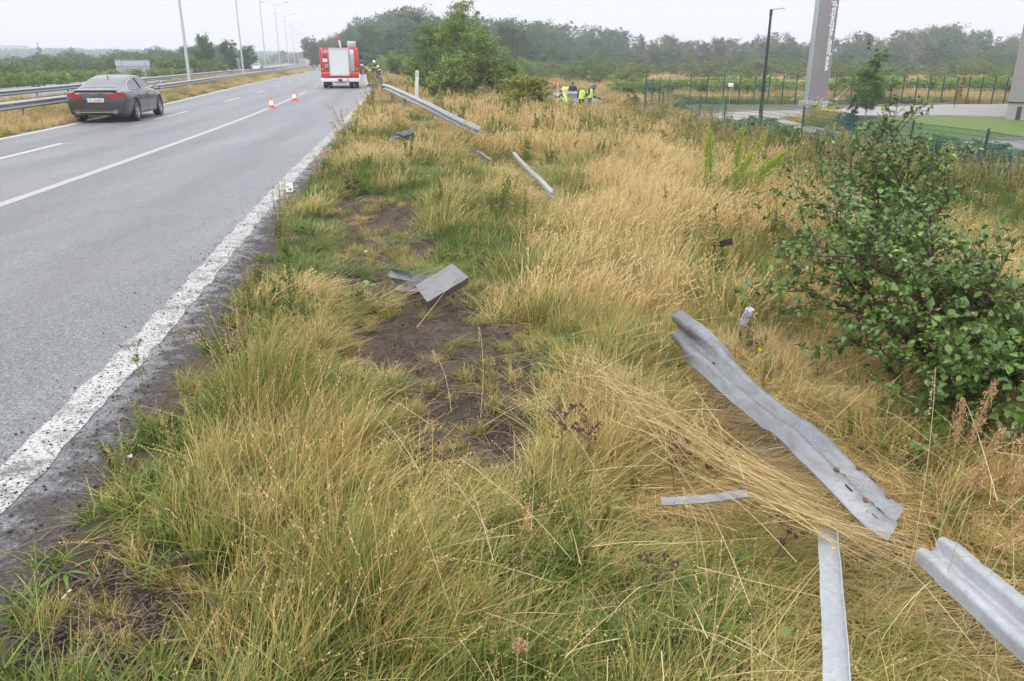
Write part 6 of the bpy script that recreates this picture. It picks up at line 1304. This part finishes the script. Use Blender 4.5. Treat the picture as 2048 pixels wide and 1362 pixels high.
# open field up to the wood, and the median
def field(r, n, cond, y0, y1, x0, x1, name, label, hs, dryf, dens=None):
    y = y0 * (y1 / y0) ** r.uniform(0, 1, n); x = r.uniform(x0, x1, n) * y / y1; k = cond(x, y); x, y = x[k], y[k]; z = terrain(x, y); n = len(x); s = np.interp(y, [20, 150], [1, 2.4])
    dry = np.clip(dryf(x, y) + r.normal(0, .1, n), 0, 1); h = hs * s * .8 * r.uniform(.7, 1.3, n) * np.where((y > 44) & (y < 61) & (x > 0) & (x < 8), .38, 1)
    scatter(name, 'distant', np.stack([x, y, z], 1), r.uniform(0, 6.28, n), r.normal(0, .08, n), np.stack([s, s, h], 1), np.where(dry < .42, 1, r.choice([0, 2, 3], n)), dry, np.clip(fbm(x, y, .2, 5) + .1, 0, 1), label)
yard = lambda x, y: (x > np.interp(y, [23, 49.3, 62, 70, 71], [12.6, 8.3, 12.5, 12.5, 400])) & (y < 63)
field(rg_, 11000, lambda x, y: (x - xr(y) > 1.3) & ~yard(x, y), 44, 150, -25, 110, 'grass', 'pale brown and green field grass reaching back to the wood', 1.0, lambda x, y: .38 + (fbm(x, y, .12, 9) - .45) * 1.2 + .12 * (x > 14))
def medcond(x, y):
    ul = xl(y) - x; return ((ul > .5) & (ul < 6.6))
def strip(r, n, y0, y1, o0, o1, label, hs, wmax=1.6):
    y = y0 * (y1 / y0) ** r.uniform(0, 1, n); ul = r.uniform(o0, o1, n); x = xl(y) - ul; z = terrain(x, y); s = np.interp(y, [12, 150], [.55, wmax]); n = len(x)
    dry = np.clip(.26 + (fbm(x, y, .5, 9) - .45) * 1.1 + r.normal(0, .1, n) + .2 * (ul < 1.1), 0, 1); h = hs * np.interp(y, [12, 150], [.8, 1.1]) * r.uniform(.6, 1.2, n) * np.where(ul < .8, .6, 1)
    scatter('grass', 'distant', np.stack([x, y, z], 1), r.uniform(0, 6.28, n), r.normal(0, .08, n), np.stack([s, s, h], 1), np.where(dry < .46, 1, r.choice([0, 2, 3], n)), dry, np.clip(fbm(x, y, .4, 5), 0, 1), label)
strip(rg_, 6500, 13, 170, .42, 6.6, 'green and yellow grass on the median strip under the rails', .75)
strip(rg_, 3500, 24, 130, 16.6, 32, 'rank grass and herbs beyond the opposite carriageway', 1.3)

# ------------------------------------------------------------------ straw swath and single plants of the foreground
STRAW = simple('pale_straw', (.50, .40, .21), .55, var=.2, scale=40); DEAD = simple('dead_brown_stalk', (.085, .05, .038), .8, var=.3, scale=40); PLUME = simple('reed_plume_brown', (.40, .25, .12), .7, var=.2, scale=60)
def ribbons(paths, wd, mat, name, r, parent=None):
    V, F, A = [], [], []
    for p in paths:
        p = np.asarray(p); n = len(p); sd = unit(np.cross(unit(np.gradient(p, axis=0)), r.normal(size=3))); w_ = wd * r.uniform(.6, 1.4); pr = np.linspace(1, .35, n)[:, None] * w_; o = sum(len(v) for v in V)
        V.append(np.stack([p - sd * pr, p + sd * pr], 1).reshape(-1, 3)); F.append(o + np.array([(2 * i, 2 * i + 1, 2 * i + 3, 2 * i + 2) for i in range(n - 1)]))
    return fastmesh(name, np.concatenate(V), np.concatenate(F), mat, None, parent)
SWM = simple('matted_straw', (.46, .34, .15), .6, var=.45, scale=18, obj=False); r = np.random.default_rng(88); paths = []
sw = [G(1130, 700, .05), G(1220, 770, .12), G(1330, 850, .17), G(1440, 925, .19), G(1540, 975, .19), G(1640, 1035, .15), G(1730, 1075, .12), G(1840, 1110, .15)]
SW = np.array([list(p) for p in crumple(sw, 40, 0, 1)])
for k in range(520):
    a = int(r.integers(0, 33)); b = min(39, a + int(r.integers(6, 13))); t = np.linspace(a, b, 9); p = np.stack([np.interp(t, range(40), SW[:, c]) for c in range(3)], 1); off = np.clip(r.normal(0, .085), -.2, .2); d = SW[b] - SW[a]; nrm = unit(np.array([-d[1], d[0], 0]))
    p = p + nrm * (off + .10 * np.linspace(-1, 1, 9)[:, None] * r.normal(0, .8)) + np.array([0, 0, 1]) * (r.normal(0, .014) + np.sin(np.linspace(0, 3.1, 9))[:, None] * abs(r.normal(0, .02))) + nrm * np.sin(np.linspace(0, 5, 9))[:, None] * r.normal(0, .008); paths.append(p)
tag(ribbons(paths, .0012, SWM, 'straw_swath', r), 'combed swath of pale straw flattened along the upper side of the angle bar', 'straw', kind='stuff')
# long single stems crossing at random over the foreground
paths = []
for k in range(420):
    px, py = r.uniform(500, 2100), r.uniform(420, 1400); 
    if px < 900 and r.random() < .6: continue
    p0 = np.array(G(px, py, .02)); L = r.uniform(.2, .6); a = r.uniform(0, 6.28); el = abs(r.normal(.1, .3)); t = np.linspace(0, 1, 8)[:, None]
    d = np.array([math.cos(a) * math.cos(el), math.sin(a) * math.cos(el), math.sin(el)]); p = p0 + d * L * t + np.array([0, 0, 1]) * (r.uniform(-.02, .12) * L * np.sin(t * 2.6) + r.uniform(.02, .2)); paths.append(p)
tag(ribbons(paths, .0013, STRAW, 'fallen_stems', r), 'loose pale grass stems lying criss-cross over the slope', 'straw', kind='stuff')
# debris on the asphalt edge
r = np.random.default_rng(89); y = 1.5 + 11 * r.random(5500) ** 1.5; x = xr(y) + np.clip(r.normal(.28, .28, len(y)), -.9, .62); C = np.stack([x, y, np.full(len(y), .006)], 1); a = randdir(r, len(y)); a[:, 2] *= .3; b = unit(np.cross(a, [0, 0, 1.])); s = .0018 + .009 * r.random(len(y)) ** 3; Vs, Fs = [], []
for sg, n_ in ((1, 0), (-1, 1)):
    pass
oc = np.array([(1, 0, 0), (0, 1, 0), (-1, 0, 0), (0, -1, 0), (0, 0, .8), (0, 0, -.5)]); V = C[:, None] + s[:, None, None] * oc[None] * r.uniform(.6, 1.3, (len(y), 6, 1)); tri = np.array([(0, 1, 4), (1, 2, 4), (2, 3, 4), (3, 0, 4), (1, 0, 5), (2, 1, 5), (3, 2, 5), (0, 3, 5)])
q = N('soil_crumbs'); q.bsdf(q.mix(q.ramp(q.noise(90, 3), [(.4, 0), (.75, 1)]), (.028, .021, .017), (.13, .105, .088)), .9)
tag(fastmesh('soil_crumbs', V.reshape(-1, 3), (np.arange(len(y))[:, None, None] * 6 + tri[None]).reshape(-1, 3), q.m), 'soil crumbs and grit scattered along the asphalt edge', 'soil', kind='stuff')
px_ = np.concatenate([r.uniform(600, 1080, 6000), r.uniform(-20, 480, 7000), r.uniform(1000, 1450, 1500)]); py_ = np.concatenate([r.uniform(420, 930, 6000), r.uniform(1040, 1400, 7000), r.uniform(950, 1250, 1500)]); CC = np.array([list(GT(a_, b_, 0)) for a_, b_ in zip(px_, py_)]); bb_ = bare(CC[:, 0], CC[:, 1]); CC = CC[(bb_ > .45) & (CC[:, 0] - xr(CC[:, 1]) > .2)]; s = .002 + .016 * r.random(len(CC)) ** 4
V = CC[:, None] + s[:, None, None] * oc[None] * r.uniform(.5, 1.4, (len(CC), 6, 1)); tag(fastmesh('soil_clods', V.reshape(-1, 3), (np.arange(len(CC))[:, None, None] * 6 + tri[None]).reshape(-1, 3), q.m), 'dark soil clods on the torn-up bare patches', 'soil', kind='stuff')
for px, py, sz, lab in ((868, 770, .012, 'small white pebble on the bare soil in the centre'), (262, 915, .014, 'pale crumbly stone beside the white edge line'), (732, 505, .02, 'light pinkish stone on the upper bare soil patch')):
    p = GT(px, py); bm = bmesh.new(); bmesh.ops.create_icosphere(bm, subdivisions=2, radius=sz)
    for v in bm.verts: v.co *= 1 + .25 * math.sin(v.co.x * 300 + v.co.y * 200); v.co.z *= .7
    me = bpy.data.meshes.new('pebble'); bm.to_mesh(me); bm.free(); me.materials.append(simple('pebble_stone', (.5, .46, .42), .8)); o = link_mesh('pebble', me); o.location = p + Vector((0, 0, sz * .5)); tag(o, lab, 'stone')
r = np.random.default_rng(91); paths = []
for px, py in zip(np.concatenate([r.uniform(640, 1080, 1500), r.uniform(0, 420, 500)]), np.concatenate([r.uniform(420, 950, 1500), r.uniform(1080, 1400, 500)])):
    g = GT(px, py)
    if float(bare(g.x, g.y)) < .5: continue
    L = r.uniform(.05, .22); a = r.uniform(0, 6.28); t = np.linspace(0, 1, 6)[:, None]; bnd = r.normal(0, 1.2); aa = a + bnd * t[:, 0]
    p = np.array(g) + np.stack([np.cumsum(np.cos(aa)), np.cumsum(np.sin(aa)), 2.2 * np.sin(t[:, 0] * 3) * abs(r.normal(0, .5))], 1) * L / 6 + np.array([0, 0, .012]); paths.append(p)
tag(ribbons(paths, .0016, simple('dead_root', (.20, .14, .085), .85, var=.5, scale=15, obj=False), 'dead_roots', r), 'torn dead roots and stems strewn over the bare soil', 'roots', kind='stuff')
# dead brown forb stalks
def dead_stalk(px, py, h, seed, label, z=0.0, nb=7, mat=DEAD, bud=.006, lean=(0, 0)):
    r = np.random.default_rng(seed); p = GT(px, py); o = empty('dead_stalk', p, 0, label, 'dead plant'); mb = MB(); top = Vector((lean[0], lean[1], h)); st = [top * t + Vector((r.normal(0, .008), r.normal(0, .008), 0)) for t in np.linspace(0, 1, 7)]
    mb.tube(st, [.0032 * (1 - .6 * t) for t in np.linspace(0, 1, 7)], 5); buds = []
    for k in range(nb):
        t = r.uniform(.45, .98); s = top * t; a = r.uniform(0, 6.28); e_ = s + Vector((math.cos(a) * .07, math.sin(a) * .07, .07)) * r.uniform(.5, 1.3); mb.tube([s, s.lerp(e_, .5) + Vector((0, 0, -.008)), e_], [.0018, .0015, .001], 4); buds += [e_, s.lerp(e_, .7) + Vector((.01, 0, .01)), e_ + Vector((.01, .008, -.012))]
    mb.build('stalk', mat, o, 60); C = np.array([list(b) for b in buds for _ in range(7)]) + r.normal(0, bud * .6, (len(buds) * 7, 3)); V, F = leafcloud(r, C, bud, wr=.8); fastmesh('seed_heads', V, F, mat, None, o); return o
dead_stalk(1120, 985, .42, 1, 'tallest dark dead stalk with seed buds left of the steel strut', nb=14); dead_stalk(1175, 960, .34, 2, 'dark dead stalk with seed buds right beside the tallest one', nb=12)
dead_stalk(1345, 990, .30, 3, 'bushy dark dead stalk standing behind the steel strut', nb=16); dead_stalk(1420, 1000, .24, 4, 'short dark dead stalk at the right half of the steel strut', nb=14, lean=(.05, 0))
dead_stalk(1530, 1140, .24, 5, 'thin dark stalk with round buds beside the angle bar top', nb=8, lean=(.12, .02)); dead_stalk(706, 420, .42, 6, 'dark dead dock stalk on the edge of the upper bare patch', nb=20, bud=.010)
dead_stalk(1310, 1210, .22, 7, 'small dead stalk in the green grass at the bottom', nb=6); dead_stalk(1800, 1110, .16, 8, 'low dark stalk with buds at the end of the twisted beam', nb=14, lean=(-.2, .03))
dead_stalk(288, 790, .30, 9, 'slim green weed stalk at the asphalt edge beside the white line', nb=10, mat=simple('weed_green', (.14, .20, .06), .7), bud=.006)
# reed plumes at the right
def reed(px, py, zt, ptx, pty, seed, label, pl=.28, d=None):
    r = np.random.default_rng(seed); d = d or 2.5; b = D(px, py, d); b.z = T(b.x, d); tp = D(ptx, pty, d + .05) - b; o = empty('reed_grass', b, 0, label, 'reed grass'); mb = MB(); st = [tp * t + Vector((0, 0, .09 * math.sin(t * 3.1))) for t in np.linspace(0, 1, 9)]
    mb.tube(st, [.0022 * (1 - .5 * t) for t in np.linspace(0, 1, 9)], 5); mb.build('stem', simple('reed_stem', (.33, .33, .13), .6), o, 60); C, ax = [], []; S = [np.array(list(s)) for s in st]; ln = [np.linalg.norm(b_ - a_) for a_, b_ in zip(S, S[1:])]; tot = sum(ln); st_ = np.array(S)
    f0 = 1 - pl / tot
    for k in range(520):
        t = f0 + (1 - f0) * r.random(); p = np.array([np.interp(t * 8, range(9), st_[:, c]) for c in range(3)]); q2 = np.array([np.interp(min(1, t + .05) * 8, range(9), st_[:, c]) for c in range(3)]); dr = unit(q2 - p + 1e-6); w_ = .020 * math.sin(max(.05, min(1, (t - f0) / (1 - f0))) * 2.7) ; C.append(p + r.normal(0, w_ * .55, 3)); ax.append(unit(dr + r.normal(0, .35, 3)))
    C = np.array(C); a = np.array(ax); bb2 = unit(np.cross(a, r.normal(size=a.shape))); V, F = quads(C, a, bb2, r.uniform(.004, .009, len(C)), .28, 0); fastmesh('plume', V, F, PLUME, None, o)
reed(1850, 1115, 0, 1990, 762, 1, 'tallest russet reed plume, the one leaning right at the right edge', .36, 2.55); reed(1870, 1130, 0, 1925, 800, 2, 'upright russet reed plume standing just left of the tallest one', .26, 2.65); reed(1850, 1140, 0, 2005, 860, 3, 'small russet reed plume bending low under the tallest one', .16, 2.6)
reed(1930, 1200, 0, 2060, 905, 4, 'russet reed plume at the right edge above the rounded beam', .26, 2.3); reed(1915, 1180, 0, 2080, 990, 5, 'drooping russet reed plume cut by the right picture edge', .30, 2.2); reed(1880, 1150, 0, 1965, 935, 6, 'thin straight russet reed plume between the two plume groups', .12, 2.3)
reed(1030, 1420, 0, 1040, 1290, 7, 'short blurred seed plume at the bottom edge', .07, 1.9)
for i, (px, py, tx, ty, d) in enumerate([(905, 900, 865, 700, 4.2), (962, 905, 958, 655, 4.1), (1830, 1080, 1870, 735, 2.8), (1420, 1250, 1365, 975, 2.5), (1235, 1000, 1060, 765, 3.2), (1440, 1010, 1180, 715, 3.1)]):
    b = D(px, py, d); b.z = T(b.x, d); tp = D(tx, ty, d + .1) - b; o = empty('grass_stalk', b, 0, ['single tall stalk rising left over the bare soil', 'single tall stalk rising right over the bare soil', 'long pale stalk standing up beside the reed plumes', 'pale stalk leaning left in the lower green grass', 'long pale stem slanting over the centre', 'longest pale stem slanting over the strut'][i], 'grass stalk')
    mb = MB(); mb.tube([tp * t + Vector((.02 * math.sin(t * 3), 0, .03 * math.sin(t * 3.1))) for t in np.linspace(0, 1, 8)], [.0024 * (1 - .5 * t) for t in np.linspace(0, 1, 8)], 5); mb.build('stem', STRAW, o, 60)
    rr = np.random.default_rng(i); C = np.array([list(tp * t) for t in np.linspace(.8, 1, 60)]) + rr.normal(0, .003, (60, 3)); V, F = leafcloud(rr, C, .005, wr=.4); fastmesh('seed_head', V, F, STRAW, None, o)
# broad-leaved weeds
L_WEED = leafmat('weed_leaves', [(0, (.05, .12, .025)), (.5, (.10, .20, .04)), (1, (.20, .28, .07))], .2, .5, 0)
def rosette(px, py, n, ln, wd, seed, label, up=.35, name='broadleaf_weed', dz=0.0):
    r = np.random.default_rng(seed); p = GT(px, py); o = empty(name, p, 0, label, 'weed'); V, F, A = [], [], []
    for k in range(n):
        a = r.uniform(0, 6.28); l = ln * r.uniform(.6, 1.2); e0 = up * r.uniform(.7, 2.2); m = 8; b0 = sum(len(v) for v in V); pts = []
        for i in range(m + 1):
            t = i / m; w_ = wd * (math.sin(math.pi * (.08 + .9 * t ** .75)) * (1 + .25 * math.sin(i * 2.4))) * l / ln; rr_ = l * t * math.cos(e0 * (1 - t)); z = l * math.sin(e0) * t * (1 - .75 * t) + .008; c = np.array([math.cos(a) * rr_, math.sin(a) * rr_, z]); s = np.array([-math.sin(a), math.cos(a), 0]) * w_
            pts += [c - s + [0, 0, w_ * .25], c, c + s + [0, 0, w_ * .25]]
        V.append(np.array(pts)); F.append(b0 + np.array([q2 for i in range(m) for q2 in ((3 * i, 3 * i + 1, 3 * i + 4, 3 * i + 3), (3 * i + 1, 3 * i + 2, 3 * i + 5, 3 * i + 4))])); A.append(np.tile([[r.uniform(.2, .8), 0, r.uniform(.3, .8)]], (len(pts), 1)))
    fastmesh('leaves', np.concatenate(V), np.concatenate(F), L_WEED, np.concatenate(A), o, smooth=True); return o
for i, (px, py, n, ln, wd, lab) in enumerate([(1100, 1140, 7, .10, .020, 'pale green weed rosette left of the lower grass patch'), (1215, 1255, 9, .12, .024, 'jagged bright weed rosette in the bottom soil gap'), (1285, 1245, 4, .10, .028, 'two broad shiny leaves right of the jagged rosette'), (1240, 1160, 6, .08, .020, 'small round-leaved weed above the jagged rosette'),
        (1350, 1180, 7, .09, .022, 'pale lobed weed rosette under the leaning stalk'), (1500, 1165, 5, .08, .02, 'round-leaved weed left of the angle bar'), (1330, 1085, 6, .07, .018, 'small green weed below the steel strut'), (390, 930, 8, .12, .016, 'feathery pale green weed at the road edge'), (290, 880, 6, .10, .012, 'small green weed growing at the dirty asphalt edge'),
        (130, 1150, 8, .13, .007, 'fine branched green weed lying on the dirt'), (735, 575, 7, .12, .018, 'bright green weed on the upper bare patch'), (1560, 1290, 6, .09, .022, 'dark green leafy weed near the bottom left of the angle bar'), (560, 640, 7, .10, .014, 'grey-green weed in the verge left of the bare soil'), (480, 720, 6, .10, .014, 'light weed rosette in the verge near the line'), (640, 470, 7, .11, .014, 'grey leaved weed left of the upper bare patch')]):
    rosette(px, py, n, ln, wd, 200 + i, lab)
# frond plants (willow-leaved goldenrod) in the slope
L_FR = leafmat('frond_leaves', [(0, (.16, .26, .03)), (.5, (.26, .38, .04)), (1, (.40, .48, .08))], .3, .5, .0)
def frond(px, py, tx, ty, d, seed, label, spr=.09, cnt=420):
    cnt = int(cnt * 2.2); spr *= 1.9
    r = np.random.default_rng(seed); b = D(px, py, d); b.z = T(b.x, d) ; tp = D(tx, ty, d) - b; o = empty('frond_plant', b, 0, label, 'plant'); mb = MB(); mb.tube([tp * t for t in np.linspace(0, 1, 6)], [.006 * (1 - .7 * t) for t in np.linspace(0, 1, 6)], 5); mb.build('stem', TWIG, o, 60)
    t = r.uniform(.15, 1.02, cnt); C = np.array([list(tp * float(k)) for k in t]); ax = unit(np.array(list(tp))[None] * .9 / tp.length + randdir(r, cnt) * 1.05); C = C + ax * spr * (1.1 - t[:, None]) * .9 * r.uniform(.3, 1.1, (cnt, 1)); bb2 = unit(np.cross(ax, r.normal(size=ax.shape))); V, F = quads(C, ax, bb2, .05 * r.uniform(.5, 1.2, cnt), .075, .05)
    fastmesh('leaves', V, F, L_FR, np.repeat(np.stack([np.clip(t + r.normal(0, .1, cnt), 0, 1), t * 0, r.uniform(.3, .8, cnt)], 1), 4, 0), o)
for i, (px, py, tx, ty, lab, spr, cnt) in enumerate([(1440, 420, 1570, 305, 'rightmost bright frond arching to the right', .18, 700), (1430, 420, 1545, 325, 'dense bright frond just under the rightmost one', .18, 700), (1440, 415, 1530, 345, 'low spreading bright frond of the right clump', .18, 600), (1435, 400, 1530, 270, 'tall thin frond above the dense clump', .10, 350), (1425, 410, 1498, 318, 'bright frond at the left side of the dense clump', .14, 500),
        (1460, 380, 1485, 260, 'upright green frond in the middle of the row', .09, 350), (1425, 380, 1420, 268, 'slim upright frond left of the middle one', .08, 300), (1410, 360, 1418, 255, 'leftmost slim frond of the row', .07, 260)]):
    frond(px, py, tx, ty, 11.5 + .2 * (i % 3), 300 + i, lab, spr, cnt)
yl = simple('yellow_petals', (.75, .52, .02), .6)
for i, (px, py, lab) in enumerate([(1511, 628, 'yellow flower head beside the crushed can'), (1520, 700, 'lower yellow flower above the twisted beam'), (1668, 1098, 'tiny yellow flower right beside the angle bar tip')]):
    p = G(px, py, .22 if i < 2 else .16); b = Vector((p.x, p.y, T(p.x, p.y))); o = empty('yellow_flower', b, 0, lab, 'flower'); mb = MB(); mb.tube([(0, 0, 0), (.01, 0, (p.z - b.z) * .5), (0, 0, p.z - b.z)], .0014, 5); mb.build('stem', STRAW, o); r2 = np.random.default_rng(i)
    C = np.array([[0, 0, p.z - b.z]]) + r2.normal(0, .006, (18, 3)) * (.5 if i == 2 else 1); V, F = leafcloud(r2, C, .004 if i == 2 else .006, wr=.7); fastmesh('petals', V, F, yl, None, o)

# ------------------------------------------------------------------ misty air
hz = MB(); hz.box(-1500, 1500, -60, 1400, -6, 60); hz = hz.build('haze'); tag(hz, 'pale damp haze hanging over the whole place', kind='stuff')
q = N('haze_air'); pv = q.n('ShaderNodeVolumePrincipled'); pv.inputs['Density'].default_value = .00105; pv.inputs['Color'].default_value = (.88, .90, .98, 1); pv.inputs['Anisotropy'].default_value = .2
q.t.links.new(pv.outputs[0], q.o.inputs['Volume']); hz.data.materials.clear(); hz.data.materials.append(q.m)

# ------------------------------------------------------------------ far wood on the hill at the left
r = np.random.default_rng(400); n = 26000; y = r.uniform(420, 1150, n); k = r.uniform(-1.05, -.22, n); x = k * y; lump = fbm(x, y, .02, 5); z = terrain(x, y) + 8 * lump * r.uniform(0, 1, n) ** .4 * (fbm(x, y, .006, 12) > .36) ; C = np.stack([x, y, z], 1)
V, F = leafcloud(r, C, 2.6, wr=.7); A = np.stack([np.clip(.4 + r.normal(0, .15, n), 0, 1), np.zeros(n), r.uniform(.2, .8, n)], 1)
tag(fastmesh('far_wood', V, F, L_FOREST, np.repeat(A, 4, 0)), 'hazy far-off wood covering the low hill at the left', 'wood', kind='stuff')

# ------------------------------------------------------------------ labels that single out members of the small groups
ORD = ['first', 'second', 'third', 'fourth', 'fifth', 'sixth', 'seventh', 'eighth', 'ninth', 'tenth', 'eleventh', 'twelfth', 'thirteenth', 'fourteenth', 'fifteenth', 'sixteenth', 'seventeenth', 'eighteenth', 'nineteenth', 'twentieth', 'twenty-first', 'twenty-second', 'twenty-third', 'twenty-fourth', 'twenty-fifth', 'twenty-sixth', 'twenty-seventh']
def pxof(o): a, b, f = proj(np.array([o.location.x]), np.array([o.location.y]), np.array([o.location.z])); return float(a[0])
for grp, what in (('dark bushes left of the road', 'dark round bush beyond the rails'), ('bright shrubs left of the road', 'bright green shrub beyond the rails'), ('bushes standing in the field', 'round bush in the field, counted along the thicket'),
                  ('creeping junipers along the fence', 'creeping green juniper at the front mesh fence'), ('birches of the wooded edge', 'slender pale birch of the hazy wood edge'), ('birches left of the road', 'slender pale birch left of the road')):
    m = sorted([o for o in COL.objects if o.get('group') == grp and o.parent is None], key=pxof)
    if len(m) <= 27:
        for i, o in enumerate(m): o['label'] = what + ', ' + ORD[i] + ' from the left'
